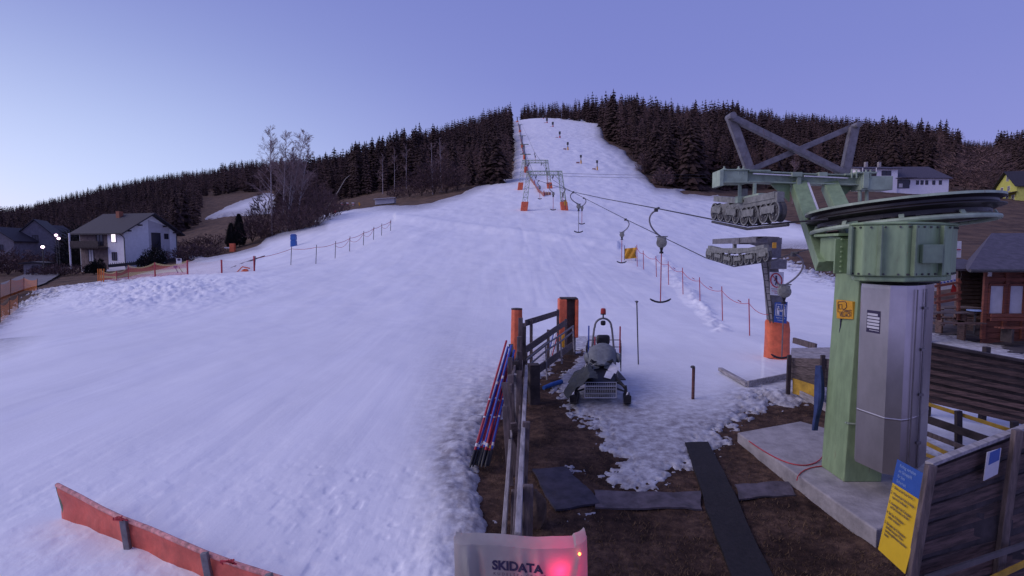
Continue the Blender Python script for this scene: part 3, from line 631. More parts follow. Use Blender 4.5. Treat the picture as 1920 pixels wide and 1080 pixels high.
# sheave trains
def sheave(c, r, w, parent, m):
    b = MB(); b.lathe([(r*.35, -w*.62), (r*.35, -w*.5), (r*.8, -w*.35), (r*.86, -w*.5), (r, -w*.5), (r, -w*.25), (r*.9, 0), (r, w*.25), (r, w*.5), (r*.86, w*.5), (r*.8, w*.35), (r*.35, w*.5), (r*.35, w*.62)], c, (1, 0, 0), 22)
    o = b.build('sheave', m, parent, smooth=True)
    k = MB(); k.lathe([(r*.88, -w*.54), (r*1.01, -w*.54), (r*1.01, -w*.44), (r*.88, -w*.44)], c, (1, 0, 0), 22, closed=True)
    for i in range(5):
        a = 2*PI*i/5; k.lathe([(r*.09, 0), (r*.09, .012)], (c[0]-w*.46, c[1]+math.cos(a)*r*.58, c[2]+math.sin(a)*r*.58), (-1, 0, 0), 8)
    k.build('wheel_flange', M['greysheave'], o); return o
def train(parent, X, tab, ya, yb_, n, r, w, top_z):
    st = MB(); st.beam((X, ya+.1, top_z-.28), (X, yb_-.1, top_z-.28), .12, .16); st.beam((X, (ya+yb_)/2, top_z), (X, (ya+yb_)/2, top_z-.4), .1, .1)
    root = st.build('sheave_train', M['greysheave'], parent, bevel=.006)
    yy = [ya+(yb_-ya)*(i+.5)/n for i in range(n)]
    for i, y in enumerate(yy): sheave((X, y, rp_z(tab, y)+r+.01), r, w, root, M['steel_dark'])
    for i in range(0, n, 2):
        k = MB(); y0, y1 = yy[i], yy[min(i+1, n-1)]; z0, z1 = rp_z(tab, y0)+r, rp_z(tab, y1)+r
        for sx in (-1, 1):
            q0 = Vector((X+sx*w*.72, y0-.05, z0+.05)); q1 = Vector((X+sx*w*.72, y1+.05, z1+.05)); k.beam(q0, q1, .014, .12)
            k.lathe([(.03, -.012), (.03, .012)], (X+sx*w*.76, y0, z0), (1, 0, 0), 10); k.lathe([(.03, -.012), (.03, .012)], (X+sx*w*.76, y1, z1), (1, 0, 0), 10)
        k.beam(((X, (y0+y1)/2, (z0+z1)/2+.04)), (X, (y0+y1)/2, top_z-.34), .07, .06, (0, 1, 0))
        k.build('rocker', M['greysheave'], root, bevel=.004)
    for h in (0, 1):
        y0 = ya+(yb_-ya)*(.06+.5*h); y1 = y0+(yb_-ya)*.38
        kk = MB(); kk.beam((X, y0, rp_z(tab, y0)+2*r+.10), (X, y1, rp_z(tab, y1)+2*r+.10), .15, .11); kk.build('bogie_beam', M['greysheave'], root, bevel=.005)
    return root
train(ds, X1, R1, 8.35, 11.25, 8, .17, .12, 4.62)
b_ = MB(); zt = P(1372, 345, YB).z
for px, Y in ((1363, 9.75), (1392, 9.6)):
    p = P(px, 345, Y); b_.beam((X1-.1 if px < 1370 else X1+.1, Y, zt), (X1-.1 if px < 1370 else X1+.1, Y, 4.42), .05, .05, (0, 1, 0)); b_.box((X1-.1 if px < 1370 else X1+.1, Y, 4.42), (.12, .12, .12))
b_.beam((X1+.05, 9.1, 4.42), (X1+.05, 10.3, 4.42), .22, .10); b_.build('train_hanger', M['green_pale'], ds, bevel=.005)
b_ = MB(); b_.tube([Vector((X1, Y, rp_z(R1, Y)-.05)) for Y in (8.2, 8.8, 9.6, 10.4, 11.3)], .028, 6); b_.build('rope_catcher', M['steel_dark'], ds)
# stainless cabinet
cp = [(1617, 7.35), (1619, 7.3), (1672, 6.88), (1704, 6.80), (1720, 6.84), (1738, 6.98), (1755, 7.28), (1752, 7.75), (1640, 7.7)]
poly = [((px-960)/F*Y, Y) for px, Y in cp]
n = len(poly); zt_, zb_ = 3.05, .80
b_ = MB(); ccx, ccy = sum(p[0] for p in poly)/n, sum(p[1] for p in poly)/n
zs = [.55, .58, 1.28, 1.30, 1.312, 3.0, 3.05]; inset = [.985, 1, 1, 1.012, 1, 1, .99]
b_.loft([[(ccx+(x-ccx)*k+(z-1.8)*-.005, ccy+(y-ccy)*k, z) for x, y in poly] for z, k in zip(zs, inset)])
cab = b_.build('cabinet', M['stainless'], ds)
A, B = Vector((*poly[1], 0)), Vector((*poly[2], 0)); fr = (B-A).normalized(); up = Vector((0, 0, 1)); fn = fr.cross(up)
o0 = A.lerp(B, .22); c = lambda s_, z: o0+fr*s_+up*z+fn*.006
b_ = MB(); b_.plate([c(0, 2.40), c(.21, 2.40), c(.21, 2.70), c(0, 2.70)], .005); npl = b_.build('nameplate', M['ink'], cab)
b_ = MB()
for i in range(5): z = 2.66-i*.043; b_.plate([c(.012, z-.03)+fn*.004, c(.2 if i else .17, z-.03)+fn*.004, c(.2 if i else .17, z)+fn*.004, c(.012, z)+fn*.004], .003)
b_.plate([c(.05, 2.43)+fn*.004, c(.2, 2.43)+fn*.004, c(.2, 2.437)+fn*.004, c(.05, 2.437)+fn*.004], .003); b_.build('plate_field', M['shutter'], npl)
b_ = MB(); b_.beam(((1738-960)/F*6.97, 6.955, .6), ((1738-960)/F*6.97, 6.955, 3.0), .02, .012, (0, 1, 0)); b_.beam(((1722-960)/F*6.83, 6.82, .6), ((1722-960)/F*6.83, 6.82, 3.0), .012, .012, (0, 1, 0))
for z in (.95, 1.6, 2.2, 2.75): b_.box(((1737-960)/F*6.96, 6.94, z), (.06, .03, .035))
b_.build('door_hinge', M['stainless_dark'], cab)
b_ = MB(); b_.box((5.62, 7.55, 1.9), (.35, .3, 2.3)); b_.build('side_housing', M['stainless_dark'], ds, bevel=.01)
# yellow plate on pillar
def quad_on(p0, r, w, h, n_, b, t=.01): b.plate([p0, p0+r*w, p0+r*w+Vector((0, 0, h)), p0+Vector((0, 0, h))], t)
pl = MB(); q = [P(1576, 597, 7.93), P(1607, 599, 7.60), P(1606, 566, 7.60), P(1575, 562, 7.93)]; q = [p+Vector((-.06, 0, 0)) for p in q]
pl.plate(q, .05); yp = pl.build('maker_plate', M['amber'], ds, bevel=.006); yp['label'] = 'small yellow plate with a looped emblem on the pillar'
r_ = (q[1]-q[0]).normalized(); h_ = (q[3]-q[0]).length; w_ = (q[1]-q[0]).length; u_ = Vector((0, 0, 1))
def L3(x, y): return q[0]+(q[1]-q[0])*x+(q[3]-q[0])*y+r_.cross(u_)*.006
lg = MB()
for path in ([(.40, .36), (.12, .36), (.14, .84), (.16, .9), (.58, .92), (.66, .84), (.66, .62), (.55, .52), (.38, .52), (.38, .76), (.2, .76), (.2, .52), (.32, .52)],):
    lg.tube([L3(x, y) for x, y in path], .0045, 4)
lg.build('emblem', M['ink'], yp)
text('CHWEIZ', L3(.42, .34), r_, u_, .062, M['ink'], yp, sx=.75, off=.004); text('VILLACH', L3(.22, .12), r_, u_, .085, M['ink'], yp, sx=.72, off=.004)
# cables on the pillar and slab: separate loose things
pts = bez(P(1577, 598, 7.88), P(1575, 640, 7.9), P(1566, 660, 8.1), P(1558, 690, 8.15), 8)+bez(P(1558, 690, 8.15), P(1545, 740, 8.15), P(1554, 780, 8.1), P(1553, 800, 8.05), 6)[1:]
o = MB().tube(pts, .011, 6).build('cable', M['ink'], smooth=True, loc=pts[-1]); tag(o, 'thin dark cable hanging down the left edge of the green pillar', 'cable')
g = lambda px, py: (lambda t: Vector((t.x, t.y, zb+.012)))(P(px, py, (H-zb)/(-elev(py))))
pts = bez(g(1404, 828), g(1450, 862), g(1490, 880), g(1520, 872), 10)+bez(g(1520, 872), g(1548, 866), g(1552, 840), P(1554, 800, 8.1), 8)[1:]
o = MB().tube(pts, .009, 6).build('cable', M['red'], smooth=True, loc=pts[0]); tag(o, 'red cable looping over the concrete slab to the pillar foot', 'cable')
pts = bez(g(1494, 902), g(1495, 886), g(1515, 876), g(1545, 875), 6)
o = MB().tube(pts, .008, 6).build('cable', M['red'], smooth=True, loc=pts[0]); tag(o, 'short red cable end curling near the middle of the slab', 'cable')
# blue cloth hanging at pillar
cl = MB(); rows = []
for i in range(11):
    t = i/10; z = 1.72-t*1.02; wv = .04+.025*math.sin(PI*min(1, t*1.3)); cxx = 4.76+.03*math.sin(t*5); cyy = 8.16+.02*math.sin(t*7)
    rows.append([(cxx+wv*math.cos(a)*(1+.25*math.sin(3*a+t*3)), cyy+wv*math.sin(a)*(1+.25*math.sin(3*a+t*3)), z) for a in [2*PI*j/14 for j in range(14)]])
cl.loft(rows); o = cl.build('hanging_cloth', mat('dull_blue_cloth', (.035, .06, .17), .85, var=.4, scale=6), smooth=True, loc=(4.76, 8.16, .7)); tag(o, 'blue cloth bundle hanging at the left edge of the green pillar', 'cloth')
# ------------------------------------------------------------------ small tower with ladder and lower train
YT = 17.0; base = Vector(((1460-960)/F*YT, YT, hz(8.4, YT)))
tw = thing('lift_tower', 'small grey lift tower with ladder, orange wrapped foot and two signs', 'lift tower', base)
tb, tt = P(1462, 680, YT), P(1443, 486, YT)
b_ = MB(); b_.loft([[tb.lerp(tt, k)+Vector((x*w_, y*w_, 0)) for x, y in ((-1, -1), (1, -1), (1, 1), (-1, 1))] for k, w_ in ((0, .22), (1, .17))]); b_.box(P(1453, 495, YT-.2), (.5, .5, .3)); b_.build('mast', M['steel'], tw, bevel=.01)
b_ = MB(); zc = P(1400, 452, YT).z
bm = lambda x: Vector((x, YT, zc))
b_.box((7.2+.1, 17.35, zc+.02), (.34, 3.4, .17)); b_.add([(7.15, 16.2, zc-.1), (7.15, 15.1, zc+.1), (8.45, 17.1, zc+.1), (8.45, 17.3, zc-.32), (7.15, 16.2, zc+.12), (8.3, 16.6, zc+.12)], [(0, 1, 5, 3), (1, 4, 5), (0, 3, 2), (0, 2, 4, 1), (2, 3, 5)])
b_.beam((7.1, 17.0, zc), (8.45, 17.0, zc), .5, .2); b_.box((8.25, 17, zc-.28), (.42, .42, .5)); b_.build('head_beam', M['steel'], tw, bevel=.006)
train(tw, X2, R2, 14.85, 19.75, 12, .17, .11, zc-.02)
b_ = MB(); b_.box(P(1452, 460, 15.0), (.10, .03, .16)); b_.build('marker_plate', M['amber'], tw)
b_ = MB()
l0, l1 = P(1444, 606, YT-.3), P(1425, 470, YT-.3); l2, l3 = P(1450, 606, YT-.3), P(1436, 470, YT-.3)
b_.tube([l0, l1], .018, 6); b_.tube([l2, l3], .018, 6)
for i in range(11): t = (i+.5)/11; b_.tube([l0.lerp(l1, t), l2.lerp(l3, t)], .013, 5)
b_.build('ladder', M['steel_dark'], tw)
b_ = MB(); rg = []
for k, (cxp, z, r) in enumerate([(1457, 684, .37), (1457, 670, .375), (1457, 640, .36), (1457, 620, .36), (1456, 604, .345), (1456, 601, .30)]):
    c_ = P(cxp, z, YT); rg.append([c_+Vector((r*(1+.05*math.sin(5*a+k))*math.copysign(abs(math.cos(a))**.75, math.cos(a)), r*.8*(1+.04*math.sin(7*a))*math.copysign(abs(math.sin(a))**.75, math.sin(a)), .03*math.sin(3*a+k))) for a in [2*PI*j/28 for j in range(28)]])
b_.loft(rg); pad = b_.build('foot_pad', M['orange'], tw, smooth=True)
b_ = MB(); b_.tube([P(1440+i*3.2, 671+math.sin(i)*1.5, YT-.42) for i in range(11)], .01, 5); b_.build('strap', M['ink'], pad)
def sign(q, m, parent, name, t=.012): b = MB(); b.plate(q, t); return b.build(name, m, parent, bevel=.003)
def frame_fn(q):
    r = (q[1]-q[0]); u = (q[3]-q[0]); n_ = r.cross(u).normalized()
    return (lambda x, y, o=.004: q[0]+r*x+u*y+n_*o), r.normalized(), u.normalized(), n_
q = [P(1444, 553, YT-.32), P(1468, 555, YT-.32), P(1470, 510, YT-.32), P(1443, 510, YT-.32)]
s1 = sign(q, M['white'], tw, 'prohibition_sign'); s1['label'] = 'white sign with red circle and struck-out walking figure'
Lf, r_, u_, n_ = frame_fn(q)
c_ = Lf(.5, .66, .008); b_ = MB(); b_.tube([c_+r_*.175*math.cos(2*PI*i/32)+u_*.215*math.sin(2*PI*i/32) for i in range(33)], .018, 6); b_.beam(c_-r_*.12+u_*.15, c_+r_*.12-u_*.15, .022, .012, n_); b_.build('prohibition_ring', M['red'], s1, smooth=True)
b_ = MB(); b_.lathe([(.028, 0), (.028, .006)], c_+u_*.12, n_, 12); b_.beam(c_+u_*.09, c_-u_*.02, .06, .008, n_); b_.beam(c_-u_*.02, c_-u_*.15-r_*.035, .022, .008, n_); b_.beam(c_-u_*.02, c_-u_*.15+r_*.035, .022, .008, n_); b_.beam(c_+u_*.06-r_*.02, c_-u_*.03-r_*.07, .018, .008, n_); b_.build('pictogram', M['ink'], s1)
for k, tx in enumerate(('Betreten und befahren', 'der Schlepplifttrasse', 'verboten')): text(tx, Lf(.5, .26-.09*k), r_, u_, .052, M['red'] if k > 0 else M['ink'], s1, align='CENTER', sx=.7)
q = [P(1451, 604, YT-.5), P(1475, 607, YT-.5), P(1477, 566, YT-.5), P(1453, 567, YT-.5)]
s2 = sign(q, M['bluesign'], tw, 'blue_sign'); s2['label'] = 'blue sign with two white figures sharing a T-bar'
Lf, r_, u_, n_ = frame_fn(q); b_ = MB()
for a, b2 in (((.1, .36), (.9, .36)), ((.1, .93), (.9, .93)), ((.1, .36), (.1, .93)), ((.9, .36), (.9, .93))): b_.beam(Lf(*a), Lf(*b2), .012, .006, n_)
for sx in (-1, 1):
    x = .5+sx*.22; b_.lathe([(.028, 0), (.028, .006)], Lf(x, .80), n_, 12); b_.beam(Lf(x, .74), Lf(x, .42), .075, .006, n_); b_.beam(Lf(x, .70), Lf(.5, .58), .035, .006, n_); b_.beam(Lf(x-.1, .41), Lf(x+.1, .41), .02, .006, n_)
b_.beam(Lf(.5, .9), Lf(.5, .56), .01, .006, n_); b_.build('pictogram', M['white'], s2)
for k, tx in enumerate(('Bügel zu zweit', 'benützen')): text(tx, Lf(.5, .22-.12*k), r_, u_, .06, M['white'], s2, align='CENTER', sx=.8)
# ------------------------------------------------------------------ T-bar hangers
def tbar(X, Y, tab, side, drop, label, sc=1.0, box=1.0, bar_w=.62, col='redpole', zbar=None, yaw=0, swing=0, detail=True):
    top = Vector((X, Y, rp_z(tab, Y) if tab else hz(X, Y)+6.3))
    t = thing('t_bar_hanger', label, 'T-bar', top, 'T-bars hanging from the haul ropes'); fat = 1+max(0, Y-15)*.022
    b = MB(); b.beam(top+Vector((0, -.16*sc, 0)), top+Vector((0, .16*sc, 0)), .05*fat, .06*fat); b.box(top+Vector((-.04, 0, -.05)), (.1, .1, .09)); b.build('rope_grip', M['steel_dark'], t, bevel=.006)
    s = side; A1 = top+Vector((0, 0, -.04)); E = top+Vector((.12*s*-1*sc+swing, 0, -.83*sc))
    pts = bez(A1, A1+Vector((s*.34*sc, 0, -.12*sc)), A1+Vector((s*.30*sc, 0, -.5*sc)), E, 12)
    MB().tube(pts, .023*fat, 8).build('carrier_arm', M['steel'], t, smooth=True)
    bx = MB(); c = E+Vector((0, 0, -.16*sc*box)); r = .15*sc*box
    bx.lathe([(r*.6, -.12*box), (r, -.10*box), (r, .10*box), (r*.6, .12*box)], c, (.25, 1, 0), 16); bx.box(c+Vector((0, 0, r*.7)), (r*1.5, .16, r*.7)); bx.box(E+Vector((0, 0, .02)), (.34*sc, .05, .03)); k_ = bx.build('spring_box', M['greysheave'], t, smooth=True)
    sk = MB(); sk.lathe([(.055*fat, 0), (.03*fat, -.1), (.06*fat, -.13), (.06*fat, -.17)], c+Vector((0, 0, -r*.95)), (0, 0, 1), 10); sk.build('cord_guide', M['black'], k_, smooth=True)
    z1 = top.z-drop if zbar is None else zbar
    lo = Vector((c.x, c.y, z1)); MB().tube([c+Vector((0, 0, -r)), lo], .015*fat, 6).build('pull_rod', M[col], t)
    ca, sa = math.cos(yaw), math.sin(yaw)
    pts = [lo+Vector((ca*x*bar_w/2, sa*x*bar_w/2, .10*abs(x)**2.2-.01)) for x in [-1, -.8, -.5, -.2, 0, .2, .5, .8, 1]]
    MB().tube(pts, [.016*fat]+[.027*fat]*7+[.016*fat], 8).build('cross_bar', M['black'], t, smooth=True)
    return t
tbar(X1, 15.6, R1, -1, 2.72, 'largest T-bar in mid air with grey drum and black bar, hanging from the thick rope', col='redpole', swing=.02)
tbar(X2, 13.6, R2, 1, 2.7, 'T-bar with round drum beside the blue sign, its black bar resting by the plank wall', col='steel', swing=-.12, bar_w=.55)
tbar(X2, 34, R2, 1, 2.75, 'red-rodded T-bar hanging in front of the yellow netting board', swing=-.1)
tbar(X1, 37, R1, -1, 2.75, 'T-bar on the thick rope just right of the portal tower, bar lower than its neighbour', col='steel', swing=.25)
tbar(X2, 54, R2, 1, 2.6, 'smaller T-bar on the thin rope, right of the pair near the portal tower', swing=-.05)
tbar(X1, 58, R1, -1, 2.7, 'T-bar hanging inside the front portal tower near its right leg', swing=.1)
tbar(X1, 84, R1, -1, 2.8, 'small T-bar hanging low inside the front portal, bar above the snow')
tbar(X2, 75, R2, 1, 1.9, 'tiny T-bar hanging beside the orange foot of the right portal leg')
for i, Y in enumerate((112, 140, 170, 205)):
    tbar(X1 if i % 2 else X2, Y, None, 1 if i % 2 else -1, 3, ('tiny T-bar between the front and the rear portal tower', 'tiny T-bar just beyond the rear portal tower', 'distant T-bar low on the lift lane', 'most distant T-bar up the lift lane')[i])
# ------------------------------------------------------------------ portal towers
def portal(loc, label, hh=7.0, hw=3.3, detail=True):
    t = thing('portal_tower', label, 'lift tower', loc, 'lattice portal towers of the ski lift'); L0 = Vector(loc)
    def lattice(b, p, q, w, wt=None, n=7, r=.045):
        p = Vector(p); q = Vector(q); d = (q-p).normalized(); wt = wt or w
        a = Vector((1, 0, 0)) if abs(d.x) < .7 else Vector((0, 0, 1)); a = (a-d*a.dot(d)).normalized(); c = d.cross(a)
        cor = lambda k, sx, sy: p.lerp(q, k)+(a*sx+c*sy)*(w*(1-k)+wt*k)/2
        S = [(-1, -1), (1, -1), (1, 1), (-1, 1)]
        for s in S: b.tube([cor(0, *s), cor(1, *s)], r, 4)
        for i in range(n):
            for j in range(4):
                s0, s1 = S[j], S[(j+1) % 4]
                if (i+j) % 2: s0, s1 = s1, s0
                b.tube([cor(i/n, *s0), cor((i+1)/n, *s1)], r*.62, 3, cap=False)
                b.tube([cor(i/n, *S[j]), cor(i/n, *S[(j+1) % 4])], r*.62, 3, cap=False)
    for s in (-1, 1):
        b = MB(); foot = L0+Vector((s*(hw+.35), 0, -.3)); topp = L0+Vector((s*(hw-.55), 0, hh)); lattice(b, foot, topp, .95, .6, 8); lg_ = b.build('leg', M['green_pale'], t)
        b = MB(); c0_ = foot.lerp(topp, .02); c1_ = foot.lerp(topp, .27)
        b.loft([[c+Vector((x*.62, y*.62, 0)) for x, y in ((-1, -1), (1, -1), (1, 1), (-1, 1))] for c in (c0_, c1_)]); b.build('foot_pad', M['orange'], t, bevel=.08)
    b = MB(); lattice(b, L0+Vector((-hw+.2, 0, hh-.3)), L0+Vector((hw-.2, 0, hh-.3)), .65, .65, 8)
    for s in (-1, 1): b.tube([L0+Vector((s*(hw-1.5), 0, hh-.6)), L0+Vector((s*(hw-.5), 0, hh-1.7))], .05, 4)
    b.build('crossbeam', M['green_pale'], t)
    for X in (X1, X2):
        x = X-5.7; b = MB(); b.tube([L0+Vector((x, 0, hh-.6)), L0+Vector((x, 0, hh-1.0))], .06, 5)
        for i in range(4): b.lathe([(.17, -.06), (.17, .06)], L0+Vector((x, -.75+.5*i, hh-1.0)), (1, 0, 0), 10)
        b.beam(L0+Vector((x, -.9, hh-.95)), L0+Vector((x, .9, hh-.95)), .15, .14); b.build('sheave_train', M['steel_dark'], t)
    return t
pt = portal((5.7, 95, hz(5.7, 95)), 'nearest green lattice portal tower with orange wrapped feet')
dup(pt, (5.55, 130, hz(5.7, 130)), label='second green lattice portal tower, just behind and left of the nearest')
def mast(p, label):
    t = thing('lift_mast', label, 'lift mast', p, 'slim lift masts up the steep lane'); k = p.y/200
    b = MB(); b.tube([p, p+Vector((0, 0, 6.2))], .16*k, 8); b.build('mast', M['steel_dark'], t)
    b = MB(); b.beam(p+Vector((-1.7, 0, 6.1)), p+Vector((1.7, 0, 6.1)), .2, .25); b.build('cross_arm', M['green_dark'], t)
    b = MB(); b.lathe([(.42*k, 0), (.45*k, .2), (.45*k, 2.0), (.40*k, 2.2)], p, n=10); b.build('foot_pad', M['orange'], t, smooth=True)
mp_ = [(985, 326, 'lowest slim mast with red padded foot behind the portals'), (983, 301, 'second slim mast from the bottom of the steep lane'), (979, 279, 'slim mast halfway up the steep lane'), (975, 250, 'slim mast high on the lane beside the forest edge'), (970, 231, 'uppermost slim mast with red padded foot at the ridge')]
mpts = [G(px, py, 120) for px, py, _ in mp_]
for p, (_, _, lb) in zip(mpts, mp_): mast(p, lb)
# ------------------------------------------------------------------ ticket reader under cloth cover
m, N, L, b = new_mat('grey_white_cover_cloth')
b.inputs['Roughness'].default_value = .75
tc = N.new('ShaderNodeTexCoord'); n = N.new('ShaderNodeTexNoise'); n.inputs['Scale'].default_value = 4; n.inputs['Detail'].default_value = 7; L.new(tc.outputs['Object'], n.inputs['Vector'])
r = N.new('ShaderNodeValToRGB'); r.color_ramp.elements[0].position = .3; r.color_ramp.elements[0].color = (.30, .29, .26, 1); r.color_ramp.elements[1].position = .7; r.color_ramp.elements[1].color = (.42, .41, .37, 1)
L.new(n.outputs['Fac'], r.inputs[0]); L.new(r.outputs[0], b.inputs['Base Color'])
tr = N.new('ShaderNodeBsdfTranslucent'); tr.inputs['Color'].default_value = (.75, .7, .68, 1); mxs = N.new('ShaderNodeMixShader'); mxs.inputs[0].default_value = .35
out = N['Material Output']; L.new(b.outputs[0], mxs.inputs[1]); L.new(tr.outputs[0], mxs.inputs[2]); L.new(mxs.outputs[0], out.inputs['Surface'])
bp = N.new('ShaderNodeBump'); bp.inputs['Strength'].default_value = .35; bp.inputs['Distance'].default_value = .03; n2 = N.new('ShaderNodeTexNoise'); n2.inputs['Scale'].default_value = 9; n2.inputs['Detail'].default_value = 3; L.new(tc.outputs['Object'], n2.inputs['Vector']); L.new(n2.outputs['Fac'], bp.inputs['Height']); L.new(bp.outputs[0], b.inputs['Normal'])
M['cloth'] = m
YR = 3.6; a = P(850, 1020, YR); c = P(1102, 1018, YR); zT = P(960, 1021, YR).z
gt = thing('covered_ticket_reader', 'ticket gate reader in pale cloth cover with dark lettering and red glow', 'ticket gate', ((a.x+c.x)/2, YR+.25, 0))
nx, nz_ = 70, 70; b_ = MB(); W0 = c.x-a.x; fold = [(.10, 1.0, .2), (.17, -.8, .35), (.50, .5, .25), (.62, .6, .35), (.95, .9, -.9)]
def cov(u, v):  # u 0..1 across front, v 0 top..1 bottom
    x = a.x+W0*u+(.006*math.sin(9*v)); dr = .007*math.sin(PI*u)
    if u < .12: dr += (.12-u)*.14
    if u > .9: dr -= (u-.9)*.10
    if .74 < u <= .9: dr += .016*(u-.74)/.16
    z = (zT-dr*(1-v))-v*(zT-.05); y = YR-.02-.05*v
    for f0, am, sl in fold:
        d = u-(f0+sl*v*.35); y -= am*.034*math.exp(-(d/.028)**2)*math.exp(-v*1.1)*min(1, v*12+.15)
    y += .02*math.sin(u*7+v*5)+.035*(vnoise(np.array([u*4+v*1.5]), np.array([v*5-u]), 81)[0])
    y += .05*math.exp(-u/.04)+.05*math.exp(-(1-u)/.03)
    return (x, y, z)
for j in range(nz_+1):
    for i in range(nx+1): b_.v.append(cov(i/nx, j/nz_))
for j in range(nz_):
    for i in range(nx): k = j*(nx+1)+i; b_.f.append((k, k+nx+1, k+nx+2, k+1)); b_.m.append(0)
tv = [cov(i/nx, 0) for i in range(nx+1)]; D = .16
for k in range(1, 9):  # top sagging back then down
    o_ = len(b_.v); pz = o_-(nx+1) if k > 1 else None
    for i in range(nx+1):
        x, y, z = tv[i]; t = k/6; zz = z+.012*math.sin(PI*min(t, 1))-.02*math.sin(6*i/nx)*math.sin(PI*min(t, 1)) if t <= 1 else .05+(z-.05)*(1-(k-6)/2)
        b_.v.append((x, y+D*min(t, 1), zz))
    pr = [i for i in range(nx+1)] if k == 1 else [o_-(nx+1)+i for i in range(nx+1)]
    for i in range(nx): b_.f.append((pr[i], pr[i+1], o_+i+1, o_+i)); b_.m.append(0)
for side in (0, nx):  # side sheets
    pf = [b_.v[j*(nx+1)+side] for j in range(nz_+1)]; o_ = len(b_.v); kk = 8
    for j, p in enumerate(pf):
        for q_ in range(kk+1): t = q_/kk; b_.v.append((p[0]+(.012*math.sin(9*t+j*.2))*math.sin(PI*t), p[1]+t*D, p[2]))
    for j in range(nz_):
        for q_ in range(kk):
            e0 = o_+j*(kk+1)+q_; f_ = (e0, e0+1, e0+kk+2, e0+kk+1); b_.f.append(f_ if side == 0 else f_[::-1]); b_.m.append(0)
b_.build('cloth_cover', M['cloth'], gt, smooth=True)
b_ = MB(); b_.box(((a.x+c.x)/2, YR+.105, zT/2-.05), (W0-.14, .05, zT-.16)); hs_ = b_.build('housing', M['steel_dark'], gt, bevel=.03)
m = emit_mat('red_display_glow', (1, .01, .10), 9); pc = P(1046, 1058, YR+.03); b_ = MB(); b_.box((pc.x, pc.y+.03, pc.z), (.13, .02, .055)); b_.build('display', m, gt, bevel=.01)
pl_ = bpy.data.lights.new('display_light', 'POINT'); pl_.energy = .9; pl_.color = (1, .03, .16); pl_.shadow_soft_size = .02; po = bpy.data.objects.new('display_light', pl_); COL.objects.link(po); po.location = (pc.x, YR+.012, pc.z-.01)
m = emit_mat('red_indicator_led', (1, .16, .03), 12); pc = P(1087, 1040, YR-.05); b_ = MB(); b_.blob((pc.x, cov(.93, .08)[1]-.008, pc.z), .010); b_.build('indicator_lamp', m, gt, smooth=True)
b_ = MB()
def wrap_text(s, u0, v0, size, mt, sx, bold, spacing=1.0):
    cu = bpy.data.curves.new('t', 'FONT'); cu.body = s; cu.size = size; cu.offset = bold; cu.space_character = spacing; cu.resolution_u = 3
    to = bpy.data.objects.new('t', cu); COL.objects.link(to); me = bpy.data.meshes.new_from_object(to.evaluated_get(bpy.context.evaluated_depsgraph_get())); bpy.data.objects.remove(to)
    bb_ = MB(); vs = []
    for v in me.vertices:
        uu = u0+v.co.x*sx/W0; vv = v0-v.co.y/zT; p = cov(uu, max(vv, .01)); vs.append((p[0], p[1]-.005, p[2]))
    bb_.add(vs, [tuple(p.vertices) for p in me.polygons]); bb_.build('lettering', mt, gt)
wrap_text('SKIDATA', .285, .115+.0, .088, M['ink'], .98, .004)
wrap_text('KUDELSKI GROUP', .292, .142, .028, M['ink'], 1.0, 0, 1.75)
# ------------------------------------------------------------------ low red banner fence bottom left
top_px = [(x, y, Y*.945) for x, y, Y in [(107, 908, 7.25), (150, 930, 7.05), (190, 952, 6.85), (230, 971, 6.6), (280, 990, 6.4), (330, 1012, 6.15), (383, 1035, 5.9), (440, 1056, 5.72), (500, 1075, 5.58), (570, 1098, 5.45), (640, 1122, 5.3)]]
bot_px = [(120, 956), (160, 985), (200, 1008), (238, 1030), (285, 1038), (335, 1060), (390, 1090), (450, 1110), (510, 1130), (580, 1155), (650, 1180)]
rf = thing('red_banner_fence', 'low red banner fence half buried in snow with grey posts', 'fence', P(120, 956, 6.85))
b_ = MB(); rows = []
N1 = 60
def ip(tab, t, k): return float(np.interp(t*(len(tab)-1), range(len(tab)), [e[k] for e in tab]))
for i in range(N1+1):
    t = i/N1; Y = ip(top_px, t, 2); T_ = P(ip(top_px, t, 0), ip(top_px, t, 1), Y); B_ = P(ip(bot_px, t, 0), ip(bot_px, t, 1)+25, Y+.01)
    for j in range(9): s_ = j/8; p = T_.lerp(B_, s_); p.y -= (.014*math.sin(PI*s_)*math.sin(t*43)+.012*math.sin(s_*9+t*17)); p.z += (0 if s_ else .012*math.sin(t*90)); b_.v.append(tuple(p))
for i in range(N1):
    for j in range(8): k = i*9+j; b_.f.append((k, k+9, k+10, k+1)); b_.m.append(0)
m_ban = mat('red_banner_fabric', (.60, .115, .075), .6, var=.3, scale=3, bump=.6, bscale=7, dist=.03)
ob = b_.build('banner', m_ban, rf, smooth=True); so_ = ob.modifiers.new('thick', 'SOLIDIFY'); so_.thickness = .006
b_ = MB(); b_.tube([P(ip(top_px, i/40, 0), ip(top_px, i/40, 1)+1, ip(top_px, i/40, 2)-.01) for i in range(41)], .028, 8); b_.build('top_hem', mat('pink_hem_tape', (.66, .28, .25), .6, var=.5, scale=14), rf, smooth=True)
for px0, py0, px1, py1, Y in ((228, 974, 238, 1036, 6.190), (380, 1036, 392, 1100, 5.528), (500, 1076, 515, 1140, 5.197)):
    MB().beam(P(px0+3, py0, Y-.05), P(px1+3, py1, Y-.05), .075, .05, (0, 1, 0)).build('post', M['steel'], rf, bevel=.008)
MB().beam(P(106, 907, 6.85), P(121, 962, 6.85), .03, .03, (0, 1, 0)).build('post', M['green_dark'], rf, bevel=.005)
